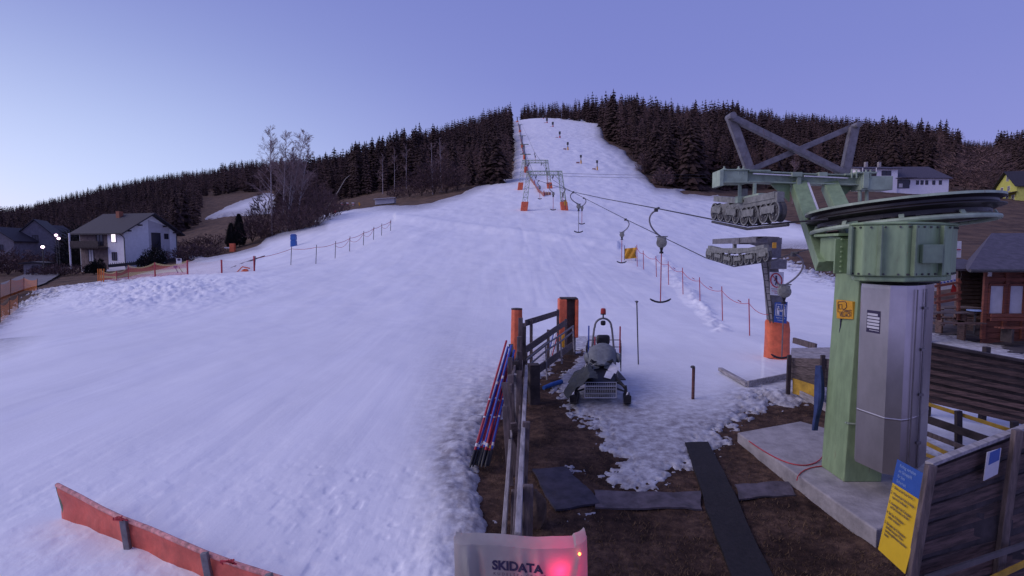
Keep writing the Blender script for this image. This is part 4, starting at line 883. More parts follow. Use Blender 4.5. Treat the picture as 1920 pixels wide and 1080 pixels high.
for px, py, Y in ((228, 970, 6.19), (430, 1052, 5.4)):
    b_ = MB(); c_ = P(px, py, Y-.06)
    for i in range(7): b_.tube([c_+Vector((random.uniform(-.09, .09), -.02, random.uniform(-.03, .03))) for _ in range(3)], .010, 5)
    b_.build('knot', M['red'], rf)
# ------------------------------------------------------------------ long wooden fence running away from the camera
def yz(z, py): return (H-z)/(-elev(py))
def pz(px, py, z): return P(px, py, yz(z, py))
wf = thing('wooden_fence', 'weathered grey wooden fence running away from the camera beside the leaning poles', 'fence', (.05, 5, 0))
def rail(name, p, q, w, h, m='wood_y', par=wf, bev=.006): return MB().beam(p, q, w, h).build(name, M[m], par, bevel=bev)
rail('rail', pz(971, 1012, 1.12), pz(987, 690, 1.12), .055, .13, 'wood_pale')
rail('rail', pz(944, 1012, .72), pz(962, 760, .72), .045, .12, 'wood_pale')
rail('rail', Vector((.10, 4.6, .45)), Vector((.30, 13.2, .5)), .04, .14)
rail('rail', Vector((-.02, 8.2, 1.35)), Vector((.22, 12.9, 1.38)), .04, .14)
rail('rail', Vector((.02, 4.7, .85)), Vector((.26, 13.0, .9)), .035, .13)
for x, y, h, lean, m in ((.06, 5.1, 1.2, .02, 'wood'), (-.05, 5.9, .78, .01, 'wood'), (.05, 6.9, 1.25, .06, 'wood'), (-.06, 8.3, 1.55, -.04, 'wood'), (-.10, 8.9, 1.42, .1, 'wood_pale'), (.02, 9.6, 1.5, -.02, 'wood_dark'), (.07, 10.8, 1.75, .0, 'wood'), (.09, 11.7, 2.02, .02, 'wood'), (.17, 12.3, 1.75, .03, 'wood_dark'), (.22, 13.2, 1.7, 0, 'wood')):
    MB().beam((x+.08, y, -.1), (x+lean+.08, y, h), .10, .07, (0, 1, 0)).build('post', M[m], wf, bevel=.01)
# pieces of board nailed diagonally
for p, q in (((-.12, 8.0, 1.5), (.08, 7.9, .1)), ((.02, 7.3, 1.1), (.14, 8.6, .05)), ((-.02, 10.2, 1.7), (.10, 9.2, .4)), ((-.10, 7.6, 1.25), (-.02, 7.5, .1)), ((.12, 8.8, 1.5), (.10, 8.6, .1)), ((-.03, 9.3, 1.62), (-.06, 9.5, .2)), ((.14, 10.0, 1.6), (.2, 10.3, .1))): MB().beam(p, q, .09, .025, (0, 1, 0)).build('board', M['wood'], wf, bevel=.005)
# second section turning right, behind the metal rail
f2 = thing('wooden_fence', 'weathered board fence climbing to the right towards the taller orange padded post', 'fence', (1, 15, 0))
def r2(p, q, h, name='board', m='wood_x'): MB().beam(p, q, .035, h).build(name, M[m], f2, bevel=.006)
r2(P(985, 606, 14.2), P(1048, 586, 17.5), .17); r2(P(984, 657, 13.4), P(1062, 604, 17.4), .19); r2(P(1008, 694, 13.6), P(1076, 645, 17.6), .22)
r2(P(984, 676, 13.3), P(1030, 640, 15.6), .10)
for (px, y0, y1, Y) in ((996, 600, 700, 14.4), (1028, 618, 690, 15.8), (1046, 580, 665, 17.3), (1061, 598, 660, 17.6), (986, 660, 735, 13.3)): MB().beam(P(px, y1, Y+.04), P(px, y0, Y+.04), .085, .06, (0, 1, 0)).build('post', M['wood'], f2, bevel=.008)
mr_ = thing('metal_railing', 'thin pale tube railing standing before the board fence', 'railing', (1, 14.5, 0))
for k in (0, 14):
    MB().tube([P(988, 674+k, 13.0), P(1024, 645+k*.9, 14.3), P(1052, 628+k*.85, 15.3), P(1075, 611+k*.75, 16.3)], .025, 6).build('rail', M['steel'], mr_, smooth=True)
for px, y0, y1, Y in ((1023, 648, 712, 14.25), (1051, 630, 682, 15.3), (1074, 611, 660, 16.3)): MB().tube([P(px, y0, Y-.03), P(px+2.5, y1, Y-.03)], .027, 6).build('post', M['wood_pale'], mr_, smooth=True)
# orange padded posts
op = thing('padded_post', 'narrow orange padded post behind the leaning pole bundle', 'padded post', P(970, 660, 14.6))
t_ = P(969, 579, 14.6); b_ = MB(); bs_ = Vector((t_.x, t_.y, -.1)); b_.loft([[p+Vector((r*math.cos(a), r*.8*math.sin(a), 0)) for a in [2*PI*j/8+PI/8 for j in range(8)]] for p, r in ((bs_, .185), (bs_.lerp(t_, .5), .185), (t_, .16))]); b_.build('pad', M['orange'], op, bevel=.02)
MB().loft([[t_+Vector((r*math.cos(a), r*.8*math.sin(a), dz)) for a in [2*PI*j/8+PI/8 for j in range(8)]] for r, dz in ((.165, -.02), (.165, .012), (.10, .02))]).build('cap', M['wood_dark'], op)
op = thing('padded_post', 'wide orange padded post with dark open front at the end of the board fence', 'padded post', P(1066, 650, 18.2))
t_ = P(1066, 560, 18.2); zb2 = hz(t_.x, 18.2)-.1
b_ = MB(); b_.box((t_.x+.04, 18.3, (t_.z+zb2)/2), (.42, .36, t_.z-zb2-.06)); b_.build('post', mat('grey_brown_beam', (.12, .095, .08), .9, var=.4, scale=4), op, bevel=.02)
b_ = MB(); b_.loft([[Vector((t_.x-.22+x*.14, 18.15+y*.28, z)) for x, y in ((-.9, -1), (1, -1), (1, 1), (-1, 1))] for z in (.35, 1.0, t_.z)]); b_.build('pad', M['orange'], op, bevel=.03)
b_ = MB(); b_.box((t_.x+.26, 18.2, (t_.z+.55)/2), (.11, .6, t_.z-.55)); b_.build('pad', M['orange'], op, bevel=.03)
b_ = MB(); b_.box((t_.x-.18, 17.95, .45), (.17, .2, .45)); b_.build('pad', M['amber'], op, bevel=.03)
b_ = MB(); b_.box((t_.x, 18.2, t_.z+.02), (.58, .6, .03)); b_.build('cap', M['wood_dark'], op)
# dark wooden stump box and blue foam tube
s_ = P(1001, 755, 12.1); b_ = MB(); b_.box((s_.x, s_.y, .40), (.24, .24, .95), .2); b_.box((s_.x, s_.y, .89), (.26, .26, .03), .2); o = b_.build('timber_post', M['wood_dark'], bevel=.015, loc=(s_.x, s_.y, 0)); tag(o, 'short thick dark timber post beside the fence end', 'post')
pts = [G(1019, 732)+Vector((0, 0, .06)), G(1035, 727)+Vector((0, 0, .08)), G(1053, 722)+Vector((0, 0, .09))]; o = MB().tube(pts, [.05, .06, .06], 10).build('foam_tube', M['blue'], smooth=True, loc=pts[0]); tag(o, 'blue foam tube lying at the snow edge by the timber post', 'foam tube')
# loose blue-white-red poles behind fence
for k, (px, m) in enumerate(((1030, 'bluepole'), (1034, 'white'), (1038, 'redpole'))):
    p, q = P(px-3, 668, 16.2), P(px+8, 625, 16.6); o = MB().tube([p, q], .02, 6).build('slalom_pole', M[m], loc=p); tag(o, ('blue', 'white', 'red')[k]+' pole leaning behind the board fence', 'pole', 'poles behind the board fence')
# leaning bundle of slalom poles
for i in range(14):
    blue = i in (1, 3, 6, 8, 12); m = 'bluepole' if blue else 'redpole'; sx = (i % 7)*.035; sy = (i//7)*.07
    p = Vector((-.66+sx*1.3+random.uniform(-.02, .02), 8.35+sy+random.uniform(-.05, .1), .03)); q = Vector((-.10+sx*.55+random.uniform(-.03, .03), 10.1+sy+random.uniform(-.2, .1), 1.72-.12*(i % 3)+(.05 if i < 3 else -.12*(i//5))))
    t = thing('slalom_pole', ('blue' if blue else 'red')+' slalom pole in the bundle leaning on the wooden fence', 'pole', p, 'slalom poles leaning on the fence')
    d = (q-p).normalized(); MB().tube([p+d*.3, q], .021, 8).build('shaft', M[m], t, smooth=True)
    MB().tube([p, p+d*.06, p+d*.28, p+d*.31], [.012, .024, .024, .016], 8).build('hinge_foot', M['black'], t, smooth=True)
    b_ = MB()
    for k in ((.36, .42), (.9, .93), (1.25, 1.28)) if i % 2 == 0 else ((.34, .39), (1.6, 1.66)): b_.tube([p+d*k[0], p+d*k[1]], .0222, 8)
    b_.build('band', M['amber'] if i == 5 else M['white'], t, smooth=True)
# single thin pole and short steel post
p, q = P(1197, 686, 16.1), P(1194, 566, 16.1)
t = thing('marker_pole', 'single thin dark pole standing in snow right of the snowmobile', 'pole', p); MB().tube([p, q], .019, 8).build('shaft', M['steel_dark'], t); b_ = MB(); b_.lathe([(.07, 0), (.05, .04), (.02, .06)], p-Vector((0, 0, .02)), n=12); b_.build('foot', M['steel_dark'], t); b_ = MB(); b_.blob(q, .04); b_.tube([q+Vector((-.06, 0, .02)), q+Vector((.05, 0, .01))], .012, 5); b_.build('top_clip', M['steel_dark'], t)
p, q = P(1299, 755, 12.35), P(1299, 688, 12.35)
t = thing('steel_post', 'short rusty steel post with small flat cap standing in icy snow', 'post', p); MB().lathe([(.036, -.1), (.036, (q-p).length-.02)], p, n=14).build('shaft', mat('rusty_steel', (.16, .07, .06), .8, .2, var=.5, scale=12), t, smooth=True); b_ = MB(); b_.lathe([(.05, 0), (.055, .03), (.03, .05)], q-Vector((0, 0, .02)), n=14); b_.build('cap', M['steel_dark'], t, smooth=True)
# V shaped timber on snow
p0, p1, p2 = P(1350, 699, 15.0), G(1401, 731), G(1478, 717)
b_ = MB(); p1.z = .16; p2.z = hs(p2.x, p2.y)+.1; p0.z = hs(p0.x, p0.y)+.10; b_.beam(p0, p1, .12, .10); b_.beam(p1+Vector((.01, 0, 0)), p2, .05, .16); o = b_.build('timber_edging', M['wood_pale'], bevel=.01, loc=p1); tag(o, 'two pale timbers meeting in a V on the snow beside the steel post', 'timber')
# ------------------------------------------------------------------ things lying on the bare ground
def sheet(name, quad, m, label, cat, th=.02, nz2=12, wav=.012, group=None):
    q = [G(*p) if len(p) == 2 else Vector(p) for p in quad]; b = MB(); n = nz2
    for k in (0, 1):
        for i in range(n+1):
            for j in range(n+1):
                p = q[0].lerp(q[1], i/n).lerp(q[3].lerp(q[2], i/n), j/n); w = fbm(np.array([p.x*3]), np.array([p.y*3]), 3, 91)[0]
                b.v.append((p.x+w*.04, p.y+w*.03, hz(p.x, p.y)+.012+w*wav*2+(th if k else -.01)))
    s = (n+1)**2
    for i in range(n):
        for j in range(n): k = i*(n+1)+j; b.f.append((s+k, s+k+n+1, s+k+n+2, s+k+1)); b.m.append(0)
    edge = [i*(n+1) for i in range(n+1)]+[n*(n+1)+j for j in range(1, n+1)]+[i*(n+1)+n for i in range(n-1, -1, -1)]+[j for j in range(n-1, 0, -1)]
    for a_, c_ in zip(edge, edge[1:]+edge[:1]): b.f.append((a_, c_, s+c_, s+a_)); b.m.append(0)
    o = b.build(name, m, loc=q[0]); tag(o, label, cat, group); return o
m_mat = mat('wet_rubber_mat', (.050, .042, .062), .75, var=.5, scale=5, bump=.4); m_mat2 = mat('grey_ground_mat', (.105, .085, .10), .85, var=.5, scale=4, bump=.4)
sheet('rubber_track', [(1283, 835), (1328, 832), (1455, 1095), (1375, 1095)], mat('ribbed_track_rubber', (.016, .012, .013), .85, var=.5, scale=20, bump=.6), 'long black rubber track mat running from the ice towards the camera', 'mat', .035)
sheet('ground_mat', [(996, 884), (1062, 878), (1124, 948), (1042, 960)], m_mat, 'dark purple-grey rubber mat lying slanted beside the fence', 'mat', .02)
sheet('ground_mat', [(1112, 924), (1312, 926), (1318, 956), (1116, 955)], m_mat2, 'long grey mat strip lying across the bare ground left of the track', 'mat', .015)
sheet('ground_mat', [(1378, 911), (1478, 906), (1494, 930), (1385, 940)], m_mat2, 'short grey mat strip between the black track and the slab', 'mat', .015)
# snow crumbs and paper
# old stump bottom centre (pale rock)
c_ = G(1000, 985); b_ = MB(); b_.blob((c_.x, c_.y, .1), (.17, .16, .28), 14, 8, noise=.25, seed=3); o = b_.build('tree_stump', mat('pale_rotten_wood', (.13, .085, .06), .95, var=.5, scale=6, bump=.8), smooth=True, loc=c_); tag(o, 'low pale rotten stump behind the covered ticket reader', 'stump')
# ------------------------------------------------------------------ right hand plank walls and ramp rails
def planks(b, p0, p1, q0, q1, n, t=.04, gap=-.004, jit=.012, R=random):
    """p0-p1 bottom line, q0-q1 top line"""
    for i in range(n):
        a_, c_ = i/n, (i+1)/n-gap; dz = R.uniform(-jit, jit); nrm = Vector((0, 0, 0)); A = [p0.lerp(q0, a_), p1.lerp(q1, a_), p1.lerp(q1, c_), p0.lerp(q0, c_)]
        nn = (A[1]-A[0]).cross(A[3]-A[0]).normalized()*dz; b.plate([v+nn for v in A], t)
pw_ = thing('plank_wall', 'long dark weathered plank wall behind the stainless cabinet', 'plank wall', (7.5, 10.6, 0))
zt0 = P(1757, 640, 11.0).z
A0, A1 = P(1700, 745, 10.9), P(2060, 830, 9.6); B0, B1 = P(1700, 639, 10.9), P(2060, 706, 9.6)
b_ = MB(); planks(b_, A0, A1, B0, B1, 8, gap=.05, jit=.02); b_.build('boards', M['wood_wet'], pw_, bevel=.004); MB().plate([p+Vector((0, .06, 0)) for p in (A0, A1, B1, B0)], .02).build('backing', M['wood_dark'], pw_)
b_ = MB(); b_.beam(B0+Vector((0, .05, .03)), B1+Vector((0, .05, .03)), .16, .05); b_.build('top_rail', M['wood_dark'], pw_, bevel=.006)
for px, Y in ((1745, 10.8), (1850, 10.4), (1960, 10.0)): p = P(px, 650, Y+.15); MB().beam((p.x, p.y, -.1), (p.x, p.y, p.z), .1, .1, (0, 1, 0)).build('post', M['wood_dark'], pw_, bevel=.01)
# short wall left of pillar
sw = thing('plank_wall', 'short grey plank wall with pale top boards left of the green pillar', 'plank wall', P(1482, 740, 12.4))
Yl, Yr = 12.6, 11.6
A0, A1, B0, B1 = P(1481, 712, Yl), P(1575, 732, Yr), P(1481, 671, Yl), P(1575, 674, Yr); b_ = MB(); planks(b_, A0, A1, B0, B1, 3, jit=.02); b_.build('boards', M['wood_x'], sw, bevel=.004)
b_ = MB(); C0, C1 = P(1484, 651, 14.2), P(1600, 649, 13.4)
planks(b_, B0+Vector((0, 0, .01)), B1+Vector((0, 0, .01)), C0, C1, 2, .03, .03); b_.build('top_boards', M['wood_pale'], sw, bevel=.005)  # paler wood puts the light on the top ledge into its colour
for px, Y in ((1480, 12.55), (1543, 11.9)): p = P(px, 668, Y-.06); MB().beam((p.x, p.y, -.05), (p.x, p.y, p.z+.03), .09, .06, (0, 1, 0)).build('post', M['wood_dark'], sw, bevel=.008)
MB().plate([P(1486, 738, Yl-.1), P(1536, 751, Yr+.35), P(1536, 725, Yr+.35), P(1486, 709, Yl-.1)], .02).build('yellow_board', M['yellow_wood'], sw)
MB().plate([P(1497, 742, Yl-.2), P(1565, 782, Yr-.6), P(1565, 765, Yr-.6), P(1497, 731, Yl-.2)], .03).build('base_board', M['wood_pale'], sw)
pl2 = MB(); pl2.beam(P(1488, 638, 15), P(1530, 650, 14.2), .08, .16); o = pl2.build('timber_beam', M['wood'], bevel=.01, loc=P(1488, 660, 15)); tag(o, 'short dark beam lying on snow behind the short plank wall', 'timber')
# ramp rails with yellow strips
rr = thing('ramp_railing', 'low wooden ramp railing with yellow strips over snow, right of the cabinet', 'railing', (6.8, 8.8, 0))
def rb_(n_, p, q, h, m): MB().beam(p, q, .04, h).build(n_, M[m], rr, bevel=.006)
rb_('rail', P(1735, 756, 9.2), P(1910, 812, 8.3), .06, 'yellow_wood'); rb_('rail', P(1735, 785, 9.15), P(1880, 835, 8.3), .13, 'wood_dark'); rb_('rail', P(1730, 828, 8.9), P(1800, 862, 8.1), .06, 'yellow_wood'); rb_('rail', P(1735, 812, 9.0), P(1850, 856, 8.2), .08, 'wood')
rb_('rail', P(1725, 848, 8.6), P(1775, 868, 8.0), .05, 'yellow_wood')
for px, y0, y1, Y in ((1797, 770, 850, 8.85), (1902, 790, 870, 8.25)): MB().beam(P(px, y1, Y-.04), P(px, y0, Y-.04), .10, .06, (0, 1, 0)).build('post', M['wood_dark'], rr, bevel=.008)
# snow lying under the rail gaps is the slope itself; foreground panel
fp = thing('board_panel_fence', 'dark horizontal board panel in the bottom right corner with leaning posts', 'fence', (3.7, 4.6, 0))
A0, A1, B0, B1 = P(1708, 1180, 4.35), P(1990, 1120, 5.1), P(1742, 873, 4.35), P(2010, 770, 5.3)
b_ = MB(); planks(b_, A0, A1, B0, B1, 9, .02, .035, .006); b_.build('boards', M['wood_wet'], fp, bevel=.003); MB().plate([p+Vector((.02, .03, 0)) for p in (A0, A1, B1, B0)], .012).build('backing', M['wood_dark'], fp)
MB().beam(B0+Vector((0, 0, .015)), B1+Vector((0, 0, .015)), .06, .03).build('cap_strip', M['wood_pale'], fp)
for px0, y0, px1, y1, Y in ((1746, 872, 1697, 1160, 4.27), (1908, 806, 1862, 1150, 4.72)): MB().beam(P(px1, y1, Y), P(px0, y0, Y), .075, .05, (0, 1, 0)).build('post', M['wood'], fp, bevel=.006)
MB().beam(P(1735, 1085, 4.25), P(1925, 1020, 4.7), .02, .05).build('rail', M['stainless_dark'], fp)
MB().beam(P(1850, 1090, 4.5), P(1945, 1045, 4.75), .02, .05).build('rail', M['yellow_wood'], fp)
rs = random.Random(5)
# notice on that panel
q = [P(1839, 899, 4.60), P(1865, 886, 4.67), P(1872, 838, 4.67), P(1846, 846, 4.60)]; q = [p+Vector((0, -.03, 0)) for p in q]
nt = MB(); nt.plate(q, .006); o = nt.build('notice', M['shutter'], fp); o['label'] = 'small white notice with dark blue picture on the board panel'
Lf, r_, u_, n_ = frame_fn(q); MB().plate([Lf(.18, .52), Lf(.92, .52), Lf(.9, .95), Lf(.2, .95)], .003).build('picture', M['bluesign'], o)
# yellow and blue rules sign
q = [P(1646, 1030, 4.72), P(1696, 1076, 4.28), P(1740, 899, 4.30), P(1683, 861, 4.74)]
ys_ = thing('rules_sign', 'tall yellow and blue rules sign with lines of black text, bottom right', 'sign', q[0])
b_ = MB(); b_.plate(q, .008); pan = b_.build('panel', M['yellow'], ys_, bevel=.003)
Lf, r_, u_, n_ = frame_fn(q); MB().plate([Lf(0, .745, .003), Lf(1, .745, .003), Lf(1, 1.0, .003), Lf(0, 1.0, .003)], .004).build('blue_header', M['bluesign'], ys_)
hgt = (q[3]-q[0]).length; wid = (q[1]-q[0]).length
uu = (q[3]-q[0]).normalized()
def st(s, x, y, size, m, sx=1.0):
    cu = bpy.data.curves.new('t', 'FONT'); cu.body = s; cu.size = 1; cu.offset = .012
    to = bpy.data.objects.new('t', cu); COL.objects.link(to); me = bpy.data.meshes.new_from_object(to.evaluated_get(bpy.context.evaluated_depsgraph_get())); bpy.data.objects.remove(to)
    b = MB(); b.add([Lf(x+v.co.x*size*sx/wid, y+v.co.y*size/hgt, .006) for v in me.vertices], [tuple(p.vertices) for p in me.polygons]); b.build('lettering', m, ys_)
tx = [(.04, .70, '1.'), (.12, .70, 'Stütz aus der Spur fahren.'), (.04, .635, '2.'), (.12, .635, 'Während der Fahrt Schlepp-'), (.12, .595, 'spur nicht verlassen'), (.04, .53, '3.'), (.12, .53, 'Aussteigen oder Zusteigen'), (.12, .49, 'auf der Strecke verboten'), (.04, .42, '4.'), (.12, .42, 'Bei Stau Schleppspur'), (.12, .38, 'sofort verlassen'), (.04, .31, '5.'), (.12, .31, 'Benützer der Schleppspur'), (.12, .27, 'bei Bein kreuzen: Pisten'), (.12, .23, 'benützungshinweise beachten'), (.12, .19, 'lassen')]
for x, y, s in tx: st(s, x, y, .036, M['ink'], .82)
for k in range(4): st(('Richtig verhalten', 'am Schlepplift', 'für Ihre', 'Sicherheit')[k], .15, .94-.055*k, .04, M['inkblue'], .95)
# ------------------------------------------------------------------ fences on the piste
def cat_pts(p, q, sag, n=8): return [p.lerp(q, i/n)-Vector((0, 0, sag*4*(i/n)*(1-i/n))) for i in range(n+1)]
def post_at(px, py0, py1, Y=None):
    """foot on the snow at px,py0; top at pixel row py1"""
    g_ = G(px, py0) if Y is None else P(px, py0, Y)
    return g_, P(px, py1, g_.y)
def rope_fence(posts, label, m_post, m_rope, sag=.12, low=None, extra=()):
    feet = [G(px, y0) for px, _, y0 in posts]
    t = thing('rope_fence', label, 'fence', feet[0]); tops = []
    for (px, y1, y0), f_ in zip(posts, feet):
        dx = (px-960)*.012; tp = P(px-dx*.35, y1, f_.y); tops.append(tp); r = .012+f_.y*.0004; MB().tube([f_-Vector((0, 0, .15)), tp], r, 6).build('post', M[m_post], t)
    b = MB()
    for i in range(len(tops)-1):
        a_, c_ = tops[i].lerp(feet[i], .12), tops[i+1].lerp(feet[i+1], .12); b.tube(cat_pts(a_, c_, sag), .006+a_.y*.0003, 5)
    b.build('rope', M[m_rope], t)
    return t, feet, tops
fr_ = [(1431, 568, 640), (1406, 560, 632), (1355, 537, 604), (1313, 520, 574), (1281, 502, 557), (1254, 490, 536), (1231, 480, 521), (1207, 470, 508), (1195, 459, 503)]
t, feet, tops = rope_fence(fr_[1:], 'red rope fence on thin dark red poles climbing right of the T-bars', 'redpole', 'red', .22)
b = MB()
for i, k in ((0, .35), (1, .5), (2, .4), (3, .6)):
    a_ = tops[i].lerp(tops[i+1], k)-Vector((0, 0, .3)); b.plate([a_, a_+Vector((.16, 0, -.10)), a_+Vector((.14, 0, -.04)), a_+Vector((-.02, 0, .05))], .004)
b.build('ribbon', M['red'], t)
b = MB(); b.tube(cat_pts(tops[0].lerp(feet[0], .12), P(1440, 590, 16.9), .12), .011, 5); b.build('loose_rope', M['red'], t)
lf_ = [(477, 480, 512), (545, 462, 500), (592, 459, 497), (628, 452, 487), (655, 443, 474), (681, 433, 463), (700, 425, 452), (715, 419, 444), (732, 412, 435)]
t, feet, tops = rope_fence(lf_, 'long thin rope fence on slim poles in front of the blue bin', 'steel_dark', 'red', .12)
for i in (3, 4, 5, 7): MB().tube(cat_pts(tops[i].lerp(feet[i], .25), tops[i+1].lerp(feet[i+1], .12), .55), .02, 5).build('loose_rope', M['red'], t)
def net(name, feet, tops, mats_, parent, bands=(1,), sag=.25, nn=8, lowsag=0):
    """hanging net with vertical bands; bands are fractions from the top"""
    b = MB(); b.uv = []; L_ = 0; cuts = [0]+list(bands)
    for i in range(len(feet)-1):
        seg = (feet[i+1]-feet[i]).length
        for k in range(nn):
            t0, t1 = k/nn, (k+1)/nn
            for j in range(len(cuts)-1):
                q = []
                for (t_, c_) in ((t0, cuts[j]), (t1, cuts[j]), (t1, cuts[j+1]), (t0, cuts[j+1])):
                    T_ = tops[i].lerp(tops[i+1], t_)-Vector((0, 0, sag*4*t_*(1-t_))); F_ = feet[i].lerp(feet[i+1], t_)-Vector((0, 0, lowsag*4*t_*(1-t_)))
                    p = T_.lerp(F_, c_); q.append(p); b.v.append(tuple(p)); b.uv.append((L_+seg*t_, (T_-F_).length*c_))
                n_ = len(b.v); b.f.append((n_-1, n_-2, n_-3, n_-4)); b.m.append(j % len(mats_))
        L_ += seg
    return b.build(name, mats_, parent)
nf = [(188, 504, 529), (219, 508, 530), (241, 497, 527), (291, 492, 523), (352, 488, 519), (416, 487, 516), (477, 480, 512)]
feet = [G(px, y0) for px, _, y0 in nf]; tops = [P(px-.8, y1, f_.y) for (px, y1, _), f_ in zip(nf, feet)]
t = thing('safety_net_fence', 'striped red and yellow safety net fence on red posts below the white house', 'fence', feet[0])
for i, (f_, tp) in enumerate(zip(feet, tops)):
    MB().tube([f_-Vector((0, 0, .1)), tp], .035 if i in (0, 1, 2) else .075, 6).build('post', M['redpole'], t)
net('net', feet[:5], tops[:5], [M['net_yellow'], M['net_red'], M['net_yellow'], M['net_red']], t, (.12, .45, .72, 1), .35, lowsag=-.3)
net('thin_net', feet[4:], tops[4:], [M['net_thin']], t, (1,), .25)
for k in range(4):
    a_ = G(184+k*3.4, 531); b = MB(); b.v = []; MB().tube([a_, P(184+k*3.4+random.uniform(-1, 1), 504, a_.y)], .05, 5).build('rolled_net', M['net_orange'], t)
# orange nets at the far left edge by the road
for (pts_, lb) in (([(-60, 560, 590), (0, 533, 572), (20, 524, 555), (45, 521, 545), (70, 524, 545)], 'orange netting fence along the road, far left, upper row'), ([(-70, 580, 650), (0, 571, 606), (18, 562, 592), (34, 553, 580)], 'orange netting fence at the left snow edge, lower row')):
    feet = [G(px, y0) for px, _, y0 in pts_]; tops = [P(px, y1, f_.y) for (px, y1, _), f_ in zip(pts_, feet)]
    t = thing('orange_net_fence', lb, 'fence', feet[-1], 'orange nets at the left edge'); net('net', feet, tops, [M['net_orange']], t, (1,), .2)
    for f_, tp in zip(feet, tops): MB().tube([f_, tp+Vector((0, 0, .1))], .03, 5).build('post', M['wood_dark'], t)
# small sign boards by the net
g_ = G(335, 517); g_ = Vector((g_.x, g_.y+1, g_.z)); t = thing('notice_board', 'small white notice board on a post behind the striped net', 'sign', g_); MB().tube([g_, P(335, 500, g_.y)], .04, 5).build('post', M['steel'], t); MB().box(P(335.5, 490, g_.y), (.55, .03, .62), .1).build('panel', M['white'], t); MB().box(P(335.5, 487, g_.y-.03), (.3, .02, .2), .1).build('picture', M['ink'], t)
g_ = G(329, 516); t = thing('marker_box', 'small blue box on a post behind the striped net', 'box', g_); MB().box(P(329, 500, g_.y+.6), (.35, .2, .25)).build('box', M['blue'], t, bevel=.02); MB().tube([g_+Vector((0, .6, 0)), P(329, 502, g_.y+.6)], .06, 5).build('post', M['bluepole'], t)
# yellow net board by the rope fence, and small orange fallen item
t = thing('net_board', 'amber netting board stretched between two dark poles beside the rope fence', 'net', G(1178, 492)); g0, g1 = G(1172, 491), G(1193, 488); p0_, p1_ = P(1171, 466, g0.y), P(1193, 464, g0.y)
b = MB(); b.uv = []; N_ = 10
for i in range(N_+1):
    for j in range(7):
        p = p0_.lerp(p1_, i/N_).lerp(P(1171+22*i/N_, 486-2*i/N_, g0.y), j/6); p.y += .12*math.sin(i*1.1+j); b.v.append(tuple(p)); b.uv.append((i/N_, j/6)); 
for i in range(N_):
    for j in range(6): k = i*7+j; b.f.append((k, k+7, k+8, k+1)); b.m.append(0)
b.build('net', M['amber'], t)
for px, y1 in ((1171, 460), (1192, 462)): MB().tube([P(px, 494, g0.y), P(px, y1, g0.y)], .03, 6).build('pole', M['steel_dark'], t)
b = MB(); g_ = G(459, 513)+Vector((0, 0, .15))
b.blob(g_, (.35, .3, .3), 8, 5, noise=.5, seed=4); b.tube([g_+Vector((-.7, 0, .0)), g_+Vector((-.2, 0, .5)), g_+Vector((.5, 0, .35))], .06, 5); o = b.build('fallen_marker', M['orange'], loc=g_); tag(o, 'small crumpled orange marker lying by the end of the net fence', 'marker')
# blue tall bin
g_ = G(551, 464); t = thing('blue_bin', 'tall blue plastic cabin standing alone on the snow edge', 'cabin', g_)
b = MB(); b.loft([[g_+Vector((x*w_*.72, y*w_*.72, z)) for x, y in ((-1, -1), (1, -1), (1, 1), (-1, 1))] for z, w_ in ((0, .52), (1.0, .50), (1.02, .40), (1.12, .40), (1.13, .52), (1.75, .48))]); b.build('body', M['blue'], t, bevel=.03)
b = MB(); b.loft([[g_+Vector((x*w_*.72, y*w_*.72, z)) for x, y in ((-1, -1), (1, -1), (1, 1), (-1, 1))] for z, w_ in ((1.75, .54), (1.84, .5), (2.0, .3))]); b.build('roof', M['bluesign'], t, bevel=.03)
# drainage hose / channel from bin down to the net
pts = [G(566, 461), G(548, 466), G(520, 474), G(500, 480), G(480, 488), G(455, 496), G(425, 507)]
b = MB(); b.tube([p+Vector((0, 0, .05)) for p in pts], [.15, .12, .12, .12, .22, .16, .08], 6); o = b.build('water_hose', M['rubber'], smooth=True, loc=pts[0]); tag(o, 'dark hose lying across the snow from the blue cabin to the net', 'hose')
# snow lance (bent pole)
g_ = G(609, 402); Y = g_.y; t = thing('snow_lance', 'tall thin pale snow-making lance with bent tip leaning right', 'snow lance', g_)
MB().tube([P(606, 401, Y), P(630, 366, Y), P(648, 335, Y), P(656, 329, Y)], [.15, .12, .09, .06], 6).build('lance', M['steel'], t, smooth=True); MB().box(P(607, 400, Y), (.6, .5, .8)).build('foot', M['steel_dark'], t)
p = G(627, 402); b = MB(); b.blob(p+Vector((0, 0, .5)), (.5, .4, .6), 8, 5, noise=.3); o = b.build('padding_roll', M['red'], loc=p); tag(o, 'small red padded roll at the upper left snow edge', 'padding')
